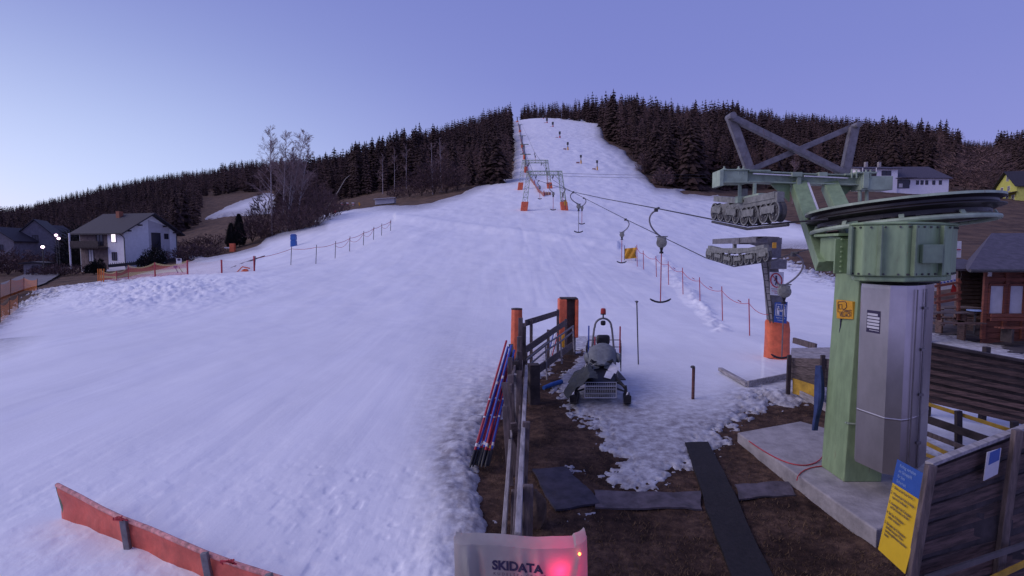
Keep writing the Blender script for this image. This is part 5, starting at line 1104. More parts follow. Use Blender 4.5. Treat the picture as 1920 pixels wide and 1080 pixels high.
# race course lances with pads up the slope
lan = [(1120, 322, 303), (1089.6, 309, 293), (1065, 283, 269), (1050, 261, 249), (1037, 240, 231), (1026, 233, 224), (1019, 225, 218)]
nm_ = ('lowest', 'second', 'third', 'fourth', 'fifth', 'sixth', 'topmost')
for i, (px, y0, y1) in enumerate(lan):
    g_ = G(px, y0, 100); t = thing('snow_gun_lance', nm_[i]+' padded snow-making lance with small net on the upper piste, counted from the bottom', 'snow lance', g_, 'padded lances up the piste'); tp = P(px-.5, y1, g_.y); r = .001*g_.y
    MB().tube([g_, tp], r*.8, 6).build('mast', M['wood_dark'], t); MB().tube([g_, g_.lerp(tp, .5)], r*1.3, 8).build('foot_pad', M['amber'] if i < 3 else M['red'], t); MB().box(tp, (r*3.4, r*3.4, r*4.5)).build('head', M['steel_dark'], t)
    w_ = (6 if i < 4 else 4)*g_.y/1000; hgt_ = (y0-y1)*.33*g_.y/1000; f_ = [g_+Vector((-w_*1.1-.5, 0, 0)), g_+Vector((-.5*w_, 0, 0))]; net('net', f_, [v+Vector((0, 0, hgt_)) for v in f_], [mat('dull_pink_net', (.34, .16, .14), .9)] if i == 0 else [bpy.data.materials['dull_pink_net']], t, (1,), 0, 2)
# red net line along the lift lane
sts = [G(px, py, 100) for px, py in ((1020, 371), (1009, 362), (1002, 350), (994, 338), (988, 322), (984, 300), (980, 285), (977, 268), (974, 250), (972, 236), (970, 228))]
t = thing('lane_net_fence', 'low red net line running up beside the lift lane', 'fence', sts[0]); net('net', sts, [p+Vector((0, 0, .5+.004*p.y)) for p in sts], [bpy.data.materials['dull_pink_net']], t, (1,), 0, 3)
for p in sts: MB().tube([p, p+Vector((0, 0, 1.2+.003*p.y))], .0007*p.y, 5).build('post', M['redpole'], t)
for i, px in enumerate((1021, 1026, 1031)):
    g_ = G(px, 369, 90); t = thing('net_stand', ('left', 'middle', 'right')[i]+' one of three small pinkish net panels right of the rear portal tower foot', 'net', g_, 'small net panels by the portal'); f_ = [g_+Vector((-.25, 0, 0)), g_+Vector((.25, 0, 0))]; net('net', f_, [v+Vector((0, 0, 1.0)) for v in f_], [bpy.data.materials['dull_pink_net']], t, (1,), 0, 2); MB().tube([f_[0], f_[0]+Vector((0, 0, 1.2))], .05, 5).build('post', M['amber'], t)
g_ = P(1060, 392, 93.5); t = thing('warning_board', 'small amber board beside the right foot of the nearest portal', 'sign', g_); MB().box(P(1060, 380, 93.5), (.45, .05, .9)).build('panel', M['amber'], t); MB().tube([g_, P(1060, 372, 93.5)], .05, 5).build('post', M['steel_dark'], t)
# summit hut / dome
g_ = G(1006, 222, 300); b = MB(); b.blob(g_+Vector((0, 0, .6)), (1.5, 1.5, 1.6), 12, 8); o = b.build('summit_dome', M['white'], smooth=True, loc=g_); tag(o, 'small white dome on the summit skyline of the piste', 'dome')
# white trailer board and small start houses on left bank
g_ = G(721, 384); t = thing('white_trailer', 'small pale trailer box on the brown bank at the upper left snow edge', 'trailer', g_)
b = MB(); yb = g_.y+1; a0_, a1_ = P(703, 384, yb), P(739, 381, yb); h0, h1 = P(703, 374, yb), P(739, 371, yb); d_ = Vector((.2, 1.6, 0)); b.hexa([a0_, a1_, a1_+d_, a0_+d_, h0, h1, h1+d_, h0+d_]); b.build('body', M['shutter'], t, bevel=.05); b = MB(); b.beam(h0+Vector((-.3, .5, .05)), h1+Vector((.3, .5, .05)), 2.2, .12); b.build('roof', M['render'], t)
for i, px in enumerate((641, 651, 662)):
    g_ = G(px, 386); t = thing('marker_stand', ('left', 'middle', 'right')[i]+' of three small white and red marker stands on the left bank', 'marker stand', g_, 'white and red stands'); b = MB(); b.box(g_+Vector((0, 0, .9)), (.8, .3, .35)); b.box(g_+Vector((0, 0, .25)), (.5, .3, .2)); b.build('board', M['white'], t); MB().box(g_+Vector((.1, 0, .5)), (.5, .34, .3)).build('red_band', M['red'], t)
g_ = G(674, 386); b = MB(); b.box(g_+Vector((0, 0, .5)), (.3, .3, 1.0)); b.beam(g_+Vector((-.4, 0, 1)), g_+Vector((.4, 0, .4)), .1, .1); o = b.build('marker_post', M['amber'], loc=g_); tag(o, 'small amber marker right of the three white and red stands', 'marker')
g_ = G(433, 472); t = thing('orange_box', 'orange box with small white signs on the grass left of the blue cabin', 'box', g_); MB().box(g_+Vector((0, .6, .7)), (.9, .5, 1.5)).build('box', M['orange'], t, bevel=.05); MB().box(g_+Vector((-.9, .4, .7)), (.9, .05, .2)).build('sign', M['white'], t)
for i in range(2):
    g_ = G(453+i*5, 455); b = MB(); b.beam(g_, g_+Vector((.35-i*.3, 0, 1.9)), .14, .12, (0, 1, 0)); o = b.build('leaning_board', M['white'], loc=g_); tag(o, ('left', 'right')[i]+' of two pale boards leaning in the bushes left of the blue cabin', 'board', 'pale leaning boards')
# utility cables crossing the slope: thin sagging wires
for k, (y0, y1) in enumerate(((325, 327), (330, 333))):
    pts = [P(1055+i*30, y0+(y1-y0)*i/9+2*math.sin(PI*i/9), 118) for i in range(10)]; o = MB().tube(pts, .03, 4).build('signal_cable', M['rope'], loc=pts[0]); tag(o, ('upper', 'lower')[k]+' of two faint wires crossing the piste right of the portal', 'cable', 'faint wires')
# ------------------------------------------------------------------ houses
def house(name, label, cat, corner, phi, W, Ln, hw, hr, base=-1.5, over=.7, wall='render', roof='roof', rthick=.22, ridge_along='L', hip=0):
    """corner: nearest ground corner. u: along gable (W), v: along ridge (Ln)"""
    t = thing(name, label, cat, corner); c = Vector(corner); u = Vector((math.cos(phi), math.sin(phi), 0)); v = Vector((-math.sin(phi), math.cos(phi), 0)); z = Vector((0, 0, 1))
    q = lambda a, b_, h: c+u*a+v*b_+z*h
    b = MB(); vs = [q(0, 0, base), q(W, 0, base), q(W, Ln, base), q(0, Ln, base), q(0, 0, hw), q(W, 0, hw), q(W, Ln, hw), q(0, Ln, hw), q(W/2, hip*.8, hw+hr*(1 if not hip else .98)), q(W/2, Ln-hip*.8, hw+hr*(1 if not hip else .98))]
    b.add(vs, [(0, 1, 5, 8, 4), (2, 3, 7, 9, 6), (0, 4, 7, 3), (1, 2, 6, 5), (3, 2, 1, 0), (4, 8, 9, 7), (5, 6, 9, 8)]); b.build('wall', M[wall], t)
    k = over*hr/(W/2); b = MB()
    for s_ in (0, 1):
        e = -over if s_ == 0 else W+over; m_ = W/2
        A = [q(e, -over, hw-k), q(m_, -over+hip, hw+hr+.02), q(m_, Ln+over-hip, hw+hr+.02), q(e, Ln+over, hw-k)]
        if s_ == 0: A = A[::-1]
        A = [p+z*.06 for p in A]; b.hexa(A+[p+z*rthick for p in A])
    if hip:
        for yv, yr in ((-over, -over+hip), (Ln+over, Ln+over-hip)):
            b.add([q(-over, yv, hw-k+.1), q(W+over, yv, hw-k+.1), q(W/2, yr, hw+hr+.2)], [(0, 1, 2) if yv < 0 else (2, 1, 0)])
    b.build('roof', M[roof], t); return t, q, u, v
def win(t, o, r, w, h, n_, frame='wood_dark', pane='glass', bars=True, name='window', d=.06):
    o = Vector(o); z = Vector((0, 0, 1)); b = MB(); f = .07
    for a_, c_ in ((o, o+r*w), (o+z*h, o+r*w+z*h)): b.beam(a_+n_*.03, c_+n_*.03, d, f)
    for a_, c_ in ((o, o+z*h), (o+r*w, o+r*w+z*h)): b.beam(a_+n_*.03, c_+n_*.03, f, d, r)
    if bars: b.beam(o+r*w/2+n_*.03, o+r*w/2+z*h+n_*.03, f*.6, d, r)
    fo = b.build(name, M[frame], t); p = MB(); q = [o+n_*.012, o+r*w+n_*.012, o+r*w+z*h+n_*.012, o+z*h+n_*.012]
    if (q[1]-q[0]).cross(q[3]-q[0]).dot(n_) < 0: q = [q[1], q[0], q[3], q[2]]
    p.plate(q, .01); p.build('pane', M[pane], fo); return fo
# left white house
cz = P(235, 494, 88).z; cn = Vector(((235-960)/F*88, 88, cz)); phi = math.radians(75)
t, q, u, v = house('white_house', 'white two storey house with dark gable roof, balcony and one lit window', 'house', cn, phi, 10, 9.6, 5.3, 3.0, over=1.0)
nl = -u  # long side faces -u
MB().plate([q(-.02, 0, -1), q(-.02, 3.4, -1), q(-.02, 3.4, 5.2), q(-.02, 0, 5.2)][::-1], .012).build('wall_panel', M['render_white'], t)  # plate in brighter render, paints the light falling on this left-facing wall
win(t, q(-.04, 1.6, 3.5), v, 1.0, 1.5, nl, pane='lit', bars=False); win(t, q(-.04, 1.6, .5), v, 1.0, 1.35, nl)
b = MB(); b.plate([q(-.015, 3.5, -1), q(-.015, 9.5, -1), q(-.015, 9.5, 5), q(-.015, 3.5, 5)][::-1], .01); b.build('recess_wall', mat('shaded_loggia_timber', (.20, .15, .14), .9, var=.4, scale=2), t)  # flush plate; the loggia's shade is put into its dark timber colour
b = MB(); b.hexa([q(-1.7, 3.4, 2.5), q(0, 3.4, 2.5), q(0, 9.6, 2.5), q(-1.7, 9.6, 2.5), q(-1.7, 3.4, 2.7), q(0, 3.4, 2.7), q(0, 9.6, 2.7), q(-1.7, 9.6, 2.7)]); bal = b.build('balcony', M['wood_dark'], t)
b = MB(); b.hexa([q(-1.75, 3.35, 2.7), q(-1.65, 3.35, 2.7), q(-1.65, 9.65, 2.7), q(-1.75, 9.65, 2.7), q(-1.75, 3.35, 3.7), q(-1.65, 3.35, 3.7), q(-1.65, 9.65, 3.7), q(-1.75, 9.65, 3.7)]); b.build('balustrade', M['wood_dark'], bal)
for yv in (9.5,): MB().tube([q(-1.7, yv, -1), q(-1.7, yv, 5.0)], .13, 6).build('column', M['render_white'], t)
win(t, q(-.04, 6.6, .3), v, 1.1, 2.0, nl, pane='shutter', name='door'); win(t, q(-.04, 4.4, 2.9), v, 1.4, 2.0, nl, pane='glass')
nf_ = -v
win(t, q(5.0, -.02, 2.2), u, 1.7, 3.0, nf_, pane='glass', frame='wood_dark', name='stair_window', bars=False); win(t, q(7.5, -.02, 4.2), u, .8, .9, nf_)
b = MB(); b.plate([q(4.5, -.02, 0), q(8.6, -.02, 0), q(8.6, -.02, 6.3), q(4.5, -.02, 7.4)], .02); b.build('wall_panel', mat('grey_render', (.48, .47, .50), .9, var=.1, scale=2), t)
MB().tube([q(-.9, -.05, 4.9), q(-.3, -.1, 4.5), q(-.05, -.12, 4.2), q(-.05, -.12, -.5)], .07, 6).build('downpipe', M['steel_dark'], t); MB().tube([q(9.95, -.12, 4.7), q(9.95, -.12, -1)], .07, 6).build('downpipe', M['steel_dark'], t)
for k, (vv, uu_, hh_, w_) in enumerate(((5.6, 4.0, 8.9, .75), (2.2, 5.6, 8.6, .55))): c_ = q(uu_, vv, 7.4); MB().box((c_.x, c_.y, cz+(7.0+hh_)/2), (w_, w_, hh_-7.0), phi).build('chimney', M['brick'], t)
b = MB()
for s_ in (.6, 2.6, 7.4, 9.4): hh_ = 5.3+2.6*(1-abs(s_-5)/5)-.25; b.beam(q(s_, .1, hh_), q(s_, -.9, hh_), .2, .22)
b.build('purlin', M['wood_dark'], t)
b = MB(); c0_ = q(-1.2, -1.4, -.9); b.beam(q(-4, -1.5, -.3), q(10, -1.8, .6), .08, .5)
for i in range(40): p = q(-4+i*.35, -1.5-.3*i/40, -.3+.9*i/40); b.beam(p, p+Vector((0, 0, .45)), .06, .06, (0, 1, 0))
o = b.build('garden_fence', M['steel_dark'], loc=q(0, -1.5, 0)); tag(o, 'dark low garden fence along the front of the white house', 'fence')
# long white farmhouse right
ZF = Vector((0, 0, 1)); YH = 128; zb3 = P(1700, 352, YH).z
def fx(px, Y=YH): return (px-960)/F*Y
t, q, u, v = house('white_farmhouse', 'long white farmhouse with slate roof and small windows above the meadow at right', 'house', (fx(1672), YH+8, zb3), math.radians(-90), 8, fx(1770)-fx(1672), 2.35, 2.9, wall='render_white', roof='roof_blue', over=.5, hip=2.5)
for px in (1703, 1719.5, 1728, 1737, 1750, 1762.5): win(t, P(px-2, 346, YH-.02), Vector((1, 0, 0)), .62, .95, Vector((0, -1, 0)), bars=False)
MB().box((fx(1685), YH-.06, zb3+.9), (3.0, .1, 2.1)).build('carport_shade_panel', M['glass'], t)  # solid dark box painted as the shade inside the carport
MB().box((fx(1680), YH-.14, zb3+.5), (.9, .1, .9)).build('parked_panel', M['shutter'], t); MB().box((fx(1685), YH-1.0, zb3+2.15), (3.6, 2.0, .12)).build('porch_roof', M['roof_blue'], t)
t, q, u, v = house('white_farmhouse', 'white two storey house head with shallow dark roof joining the long farmhouse', 'house', (fx(1602), YH+8.5, zb3), math.radians(-90), 9.0, fx(1671.5)-fx(1602), 4.3, .9, wall='render_white', roof='roof_blue', over=.6)
for px, py, w_, h_ in ((1633, 329, 1.0, 1.1), (1653, 329, 2.2, 1.1), (1656, 347, 1.0, 1.1)): win(t, P(px, py, YH-.52), Vector((1, 0, 0)), w_, h_, Vector((0, -1, 0)))
b = MB(); b.box((fx(1612), YH-1.2, P(1612, 334, YH).z), (3.4, 1.4, .15)); bal = b.build('balcony', M['wood_dark'], t)
b = MB(); b.box((fx(1612), YH-1.85, P(1612, 330, YH).z), (3.4, .08, .9)); b.build('balustrade', M['wood_dark'], bal); b = MB()
for px in (1600, 1625): b.tube([(fx(px), YH-1.8, zb3), (fx(px), YH-1.8, zb3+4.4)], .1, 5)
b.build('balcony_posts', M['white'], t); MB().box((fx(1612), YH-.56, P(1612, 324, YH).z), (2.6, .1, 1.0)).build('window_band', M['glass'], t)
for px in (1630, 1655): MB().box((fx(px), YH+3, zb3+5.9), (.6, .6, 1.2)).build('chimney', M['concrete'], t)
# yellow house
zy = P(1905, 378, 130).z; cc = Vector((122.6, 136.5, zy)); t, q, u, v = house('yellow_house', 'bright yellow gabled house with brown roof at the right edge', 'house', cc, math.radians(255.6), 8.0, 14, 3.9, 3.4, wall='render_yellow', over=.7, base=-3)
q0_ = lambda a, b_, h: q(a, b_, h)
nn = -v if (-v).y < 0 else v
sgn = 1
def face_win(a, h, w_=.9, hh_=1.2): win(t, q(a, -.03, h), u, w_, hh_, -v, frame='render_white')
# the visible gable is the u side (b=0)
for a, h in ((1.6, .4), (4.2, .4), (6.4, .4), (2.0, 2.6), (4.6, 2.7), (4.0, 5.2)): face_win(a, h)
MB().box(q(4.3, 5, 7.6), (.7, .7, 1.6)).build('chimney', M['shutter'], t)
b = MB(); b.hexa([q(4.5, -1.6, 1.9), q(8.4, -1.6, 1.9), q(8.4, 0, 2.3), q(4.5, 0, 2.3), q(4.5, -1.6, 2.0), q(8.4, -1.6, 2.0), q(8.4, 0, 2.4), q(4.5, 0, 2.4)]); b.build('porch_roof', M['wood_dark'], t)
# wooden hut on the right
YU = 18.0; zf = .52; t = thing('wooden_hut', 'reddish brown wooden ski hut with two white blinds and dark roof at right', 'hut', (17, YU, zf))
ux = lambda px, Y=YU: (px-960)/F*Y
zt2 = P(1850, 505, YU).z
b = MB(); wl = ux(1846); b.hexa([Vector(v_) for v_ in ((wl, YU, zf-.2), (23, YU, zf-.2), (24, YU+4, zf-.2), (wl+3.6, YU+4, zf-.2), (wl, YU, zt2), (23, YU, zt2), (24, YU+4, zt2), (wl+3.6, YU+4, zt2))]); b.build('wall', M['wood_red_h'], t)
b = MB()
for k in range(12): b.box(((ux(1846)+23)/2, YU-.02, zf+.1+k*.2), (23-ux(1846), .03, .17))
b.build('boards', M['wood_red_h'], t)
for px in (1847, 1886, 1922, 1960): MB().box((ux(px), YU-.06, (zf+zt2)/2), (.13, .08, zt2-zf)).build('post', M['wood_red'], t)
for k, z_ in enumerate((P(1850, 524, YU).z, P(1850, 594, YU).z)): MB().box((19.2, YU-.05, z_), (6.6, .07, .14)).build('beam', M['wood_red'], t)
for px in (1853, 1890): win(t, (ux(px), YU-.05, P(px, 589, YU).z), Vector((1, 0, 0)), ux(1882)-ux(1853), 1.0, Vector((0, -1, 0)), frame='wood_red', pane='shutter', bars=False)
b = MB(); b.box((ux(1850), YU-.12, P(1850, 514, YU).z), (.09, .08, .14)); b.build('lamp', M['shutter'], t)
ze = P(1850, 504, 17.3).z; zr = P(1850, 437, 20.6).z
e0, e1, e2, e3 = Vector((ux(1806, 17.3), 17.1, ze)), Vector((25, 17.1, ze)), Vector((25, 23.3, ze)), Vector((ux(1806, 17.3)+5.1, 23.3, ze)); r0, r1 = Vector((ux(1855, 20.6), 20.6, zr)), Vector((25, 20.6, zr))
b = MB(); dz_ = Vector((0, 0, .09)); b.add([e0, e1, r1, r0, e3, e2], [(0, 1, 2, 3), (4, 3, 2, 5), (0, 3, 4)]); b.add([p-dz_ for p in (e0, e1, e2, e3)], [(3, 2, 1, 0)]); b.add([e0, e1, e1-dz_, e0-dz_, e3, e3-dz_], [(3, 2, 1, 0), (0, 4, 5, 3)]); b.build('roof', M['roof_blue'], t)
MB().tube([e0+Vector((0, -.06, -.05)), e1+Vector((0, -.06, -.05))], .055, 8).build('gutter', M['steel_dark'], t)
# terrace bench in front of the hut
bt = thing('wooden_bench', 'long reddish wooden bench under the white blinds of the hut', 'bench', (ux(1885, 17.5), 17.5, zf)); b = MB()
for k in range(3): b.box((17.3, 17.4-.12*k, zf+.47), (2.8, .10, .035))
b.build('seat', M['yellow_wood'] if False else M['wood_red'], bt); b = MB()
for k in range(2): b.box((17.3, 17.6, zf+.7+.14*k), (2.8, .03, .10))
b.build('backrest', M['wood_red'], bt)
for x in (16.2, 18.4): MB().box((x, 17.3, zf+.22), (.07, .4, .45)).build('leg', M['wood_dark'], bt)
# side shed wing with slats, railing, tables, white banners
t = thing('slatted_shed', 'dark slatted wooden shed wall left of the hut under its own roof', 'shed', (ux(1820, 21), 21, .8)); x0, x1 = ux(1803, 21), ux(1850, 21)
b = MB()
for k in range(14): b.box(((x0+x1)/2, 21+.02*(k % 2), .75+k*.15), (x1-x0, .03, .11))
b.build('slats', M['wood_dark'], t); MB().box(((x0+x1)/2, 21.2, 1.7), (x1-x0, .1, 2.4)).build('wall', M['wood_wet'], t)
b = MB(); za, zc_ = P(1800, 508, 20.5).z, P(1800, 487, 25).z; b.hexa([Vector((ux(1776, 20.5), 20.5, za)), Vector((x1+.3, 20.5, za)), Vector((x1+.3, 22.5, zc_)), Vector((ux(1778, 22.5), 22.5, zc_)), Vector((ux(1776, 20.5), 20.5, za+.08)), Vector((x1+.3, 20.5, za+.08)), Vector((x1+.3, 22.5, zc_+.08)), Vector((ux(1778, 22.5), 22.5, zc_+.08))]); b.build('roof', M['roof_blue'], t)
t = thing('white_banner', 'long white sponsor banner on the terrace railing left of the shed', 'banner', P(1765, 545, 25)); MB().plate([P(1752, 546, 25), P(1804, 538, 25), P(1804, 511, 25), P(1752, 524, 25)], .02).build('panel', M['white'], t)
b = MB()
for k in range(7): px = 1758+k*6.4; b.box(P(px, 533-(px-1752)*.2, 24.96), (.08, .02, .07))
b.build('print', M['bluepole'], t)
t = thing('white_banner', 'small upright white banner standing above the shed roof', 'banner', P(1797, 484, 24)); MB().plate([P(1790, 483, 24), P(1802, 483, 24), P(1803, 452, 24), P(1791, 452, 24)], .03).build('panel', M['white'], t); MB().box(P(1797, 468, 23.95), (.2, .02, .05)).build('print', M['redpole'], t)
t = thing('terrace_railing', 'brown wooden terrace railing below the white banner', 'railing', P(1770, 600, 18.5))
for y in (531, 550, 562): MB().beam(P(1752, y+6, 18.5), P(1802, y-2, 18.5), .05, .08).build('rail', M['wood_red'], t)
for px in (1760, 1797): MB().beam(P(px, 600, 18.55), P(px, 522, 18.55), .08, .08, (0, 1, 0)).build('post', M['wood_red'], t)
b = MB(); b.add([P(1782, 548, 21), P(1798, 548, 21), P(1786, 532, 21), P(1790, 534, 21.2)], [(0, 1, 2), (1, 3, 2), (0, 2, 3)]); o = b.build('red_pennant', M['red'], loc=P(1788, 548, 21)); tag(o, 'small red pennant behind the terrace railing', 'flag')
for k, (px, py, Y) in enumerate(((1772, 598, 18.5), (1792, 588, 20))):
    c_ = P(px, py, Y); tb = thing('picnic_table', ('nearer', 'farther')[k]+' brown picnic table on the terrace behind the plank wall', 'table', c_, 'terrace picnic tables'); zz = .62
    for j in range(4): MB().box((c_.x, c_.y-.3+.2*j, zz+.75), (1.5, .17, .035)).build('top_board', M['wood_x'], tb)
    for sy in (-.7, .7): MB().box((c_.x, c_.y+sy, zz+.45), (1.5, .22, .035)).build('seat', M['wood_wet'], tb)
    for sx in (-.6, .6): MB().box((c_.x+sx, c_.y, zz+.4), (.06, 1.4, .08)).build('leg', M['wood_wet'], tb); MB().box((c_.x+sx, c_.y, zz+.2), (.06, .3, 1.0)).build('leg', M['wood_wet'], tb)
c_ = P(1829, 583, 18.2); tb = thing('round_table', 'small round table with bluish white top beside the hut corner', 'table', (c_.x, c_.y, .6)); MB().lathe([(.24, 0), (.25, .02), (.24, .04)], (c_.x, c_.y, c_.z), n=28).build('table_top', M['inkblue'], tb, smooth=True); MB().lathe([(.25, 0), (.03, .04), (.03, c_.z-.6)], (c_.x, c_.y, .6), n=12).build('pedestal', M['steel_dark'], tb)
# village houses far left
g_ = P(30, 480, 118); t, q, u, v = house('village_house', 'dim gabled village house at the far left edge', 'house', P(24, 478, 118), math.radians(28), 8, 9, 3.5, 4.2, over=.5, wall='render_dim'); win(t, q(1, -.03, .6), u, 1, 1.2, -v); win(t, q(3.5, -.03, 3.2), u, 1, 1.2, -v)
t, q, u, v = house('village_house', 'dim grey village house with dark roof behind the left street lamp', 'house', P(40, 470, 138), math.radians(5), 9, 8, 3.5, 3.0, over=.5, wall='render_dim'); win(t, q(1.5, -.03, .8), u, 1, 1.2, -v); win(t, q(5.5, -.03, .8), u, 1, 1.2, -v)
t, q, u, v = house('village_house', 'low village house cut by the left edge of the picture', 'house', P(-45, 474, 112), math.radians(10), 7, 8, 2.6, 2.6, over=.5, wall='render_dim'); win(t, q(4, -.03, .5), u, 1, 1.2, -v)
t, q, u, v = house('garden_shed', 'small pale shed with flat dark roof beside the road, far left', 'shed', P(45, 518, 92), math.radians(20), 2.6, 3, 2.1, .15, over=.5, wall='render_dim'); win(t, q(1.2, -.03, 0), u, .8, 1.8, -v, name='door', bars=False)
for px, py, Y, lb in ((105, 441, 101, 'upper of the pair of lit street lamps left of the white house'), (110, 447, 98, 'lower of the pair of lit street lamps left of the white house'), (80, 463, 90, 'lit street lamp farthest left, low in the village')):
    tp = P(px, py, Y); g_ = Vector((tp.x, Y, hz(tp.x, Y))); t = thing('street_lamp', lb, 'street lamp', g_, 'lit street lamps'); MB().tube([g_, (tp.x, Y, tp.z+.1)], .09, 6).build('pole', M['steel_dark'], t); MB().beam(tp+Vector((-.1, 0, .28)), tp+Vector((.6, 0, .25)), .3, .15).build('hood', M['steel_dark'], t); b = MB(); b.blob(tp, (.25, .24, .21), 14, 9); b.build('lamp_globe', M['lamp'], t, smooth=True)
# ------------------------------------------------------------------ snowmobile (faces the camera)
def snowmobile():
    g_ = G(1127, 768); o3 = Vector((P(1127, 768, 11.9).x, 11.95, .03)); t = thing('snowmobile', 'dark snowmobile with grey cover, front wire basket and red beacon on a hoop', 'snowmobile', o3)
    # ground up the sledge axis bends slightly left in the picture, local axes: x right, y back, z up
    q = lambda x, y, z: o3+Vector((x+y*.19, y, z))
    sec = []
    for y, w_, z0, z1, e in ((.02, .16, .26, .38, .8), (.14, .30, .22, .48, .7), (.4, .38, .2, .62, .65), (.75, .40, .2, .76, .65), (1.0, .37, .22, .82, .7), (1.25, .30, .24, .78, .7), (1.5, .22, .3, .68, .8)):
        sec.append([q(w_*math.copysign(abs(math.cos(a))**e, math.cos(a)), y, (z0+z1)/2+(z1-z0)/2*math.copysign(abs(math.sin(a))**e, math.sin(a))) for a in [2*PI*j/24 for j in range(24)]])
    b = MB(); b.loft(sec); hood = b.build('hood', M['black'], t, smooth=True)
    # white-grey side panel facets
    for s in (1,):
        b = MB(); b.plate([q(.14, .42, .665), q(.34, .36, .60), q(.41, .48, .72), q(.24, .72, .80)], .01); b.plate([q(.06, .20, .555), q(.22, .18, .52), q(.30, .36, .62), q(.12, .40, .66)], .01); b.build('side_panel', M['white'], hood)
    for s in (-1, 1):
        b = MB(); b.plate([q(s*.05, .52, .70), q(s*.20, .50, .67), q(s*.25, .68, .80), q(s*.08, .70, .80)] if s > 0 else [q(s*.20, .50, .67), q(s*.05, .52, .70), q(s*.08, .70, .80), q(s*.25, .68, .80)], .012); b.build('headlight', M['canvas'], hood, bevel=.004)
    # fabric cover over the windscreen
    rg = []
    for y, w_, z0, z1 in ((.48, .08, .76, .80), (.70, .25, .70, .88), (.84, .34, .60, 1.04), (1.04, .37, .56, 1.15), (1.2, .36, .58, 1.18), (1.38, .29, .62, 1.13), (1.46, .15, .74, 1.04)):
        rg.append([q(w_*math.cos(a)*(1+.04*math.sin(6*a+y*9)), y+.02*math.sin(5*a), (z0+z1)/2+(z1-z0)/2*math.sin(a)) for a in [2*PI*j/28 for j in range(28)]])
    b = MB(); b.loft(rg); b.build('windscreen_cover', M['canvas'], t, smooth=True)
    for s in (-1, 1): MB().blob(q(s*.38, 1.05, .84), (.07, .2, .12), 12, 8, noise=.15).build('handlebar_cover', M['canvas'], t, smooth=True)
    b = MB()
    for s in (-1, 1): b.beam(q(s*.06, .70, .80), q(s*.26, .48, .88), .05, .02)
    b.beam(q(-.27, .64, .86), q(-.03, .6, .72), .07, .02, (0, 1, 0)); b.beam(q(.27, .64, .86), q(.03, .6, .72), .07, .02, (0, 1, 0)); b.build('trim', M['black'], t)
    # seat, backrest, track tunnel
    b = MB(); b.loft([[q(w_*x, y, z0+(z1-z0)*h_) for x, h_ in ((-1, 0), (1, 0), (1, .7), (.8, 1), (-.8, 1), (-1, .7))] for y, w_, z0, z1 in ((1.3, .18, .5, .85), (1.6, .2, .5, .82), (2.1, .2, .5, .80), (2.5, .19, .5, .92))]); b.build('seat', M['black'], t, bevel=.02)
    b = MB(); b.box(q(0, 1.95, 1.13), (.36, .14, .27)); b.build('backrest', M['black'], t, bevel=.07, smooth=True)
    b = MB(); b.box(q(0, 2.1, .38), (.44, 1.9, .22)); tn = b.build('tunnel', M['steel_dark'], t, bevel=.02)
    b = MB(); b.loft([[q(x*.22, 2.0+ (1.0+(.13 if r_ else 0))*math.copysign(min(1, abs(math.cos(a))*1.25), math.cos(a)), .2+.2*math.sin(a)) for a in [2*PI*j/20 for j in range(20)]] for x, r_ in ((-1, 0), (1, 0))]); b.build('drive_track', M['rubber'], tn)
    # running boards
    for s in (-1, 1): MB().box(q(s*.36, 1.8, .26), (.22, 1.3, .03)).build('footboard', M['steel_dark'], t)
    # skis with suspension arms
    for s in (-1, 1):
        x = s*.60; b = MB(); b.loft([[q(x+dx, y, z+dz) for dx, dz in ((-.08, 0), (.08, 0), (.08, .03), (.0, .06), (-.08, .03))] for y, z in ((-.42, .26), (-.36, .13), (-.2, .04), (0, .015), (.5, .01), (.7, .03))]); sk = b.build('ski', M['black'], t, bevel=.006)
        b = MB(); b.beam(q(x, -.30, .15), q(x, -.12, .09), .055, .05); b.tube([q(x-.04, -.40, .24), q(x, -.3, .33), q(x, -.12, .14)], .014, 5); b.build('ski_tip_loop', M['white'], sk)
        b = MB(); b.tube([q(x, .15, .06), q(x*.93, .2, .36)], .035, 8); b.tube([q(x*.95, .18, .22), q(s*.25, .3, .30)], .022, 6); b.tube([q(x*.93, .18, .34), q(s*.25, .45, .42)], .022, 6); b.tube([q(x*.93, .2, .3), q(s*.3, .4, .55)], .035, 8); b.build('suspension_arm', M['black'], t, smooth=True)
    # front wire basket
    b = MB(); xs = [-.34+.68*i/14 for i in range(15)]; y0_, y1_, za, zb_ = -.34, .0, .22, .48; W_ = .005
    for z in (za, za+.1, za+.2): b.tube([q(-.34, y0_, z), q(.34, y0_, z)], W_, 4); b.tube([q(-.34, y0_, z), q(-.34, y1_, z)], W_, 4); b.tube([q(.34, y0_, z), q(.34, y1_, z)], W_, 4); b.tube([q(-.34, y1_, z), q(.34, y1_, z)], W_, 4)
    for x in xs:
        b.tube([q(x, y0_, za), q(x, y0_, zb_)], W_*.8, 4); b.tube([q(x, y1_, za), q(x, y1_, zb_)], W_*.8, 4); b.tube([q(x, y0_, za), q(x, y1_, za)], W_*.8, 4)
    for rz_ in (za, zb_): b.tube([q(-.35, y0_, rz_), q(.35, y0_, rz_), q(.35, y1_, rz_), q(-.35, y1_, rz_), q(-.35, y0_, rz_)], .011, 6)
    for x in (-.35, .35):
        for y in (y0_, y1_): b.tube([q(x, y, za), q(x, y, zb_)], .010, 6)
    b.build('wire_basket', M['wire'], t)
    b = MB(); b.tube([q(-.35, -.1, .30), q(.35, -.1, .30)], .03, 8); b.tube([q(-.3, -.1, .3), q(-.3, .3, .3)], .025, 6); b.tube([q(.3, -.1, .3), q(.3, .3, .3)], .025, 6); b.build('bumper', M['steel_dark'], t, smooth=True)
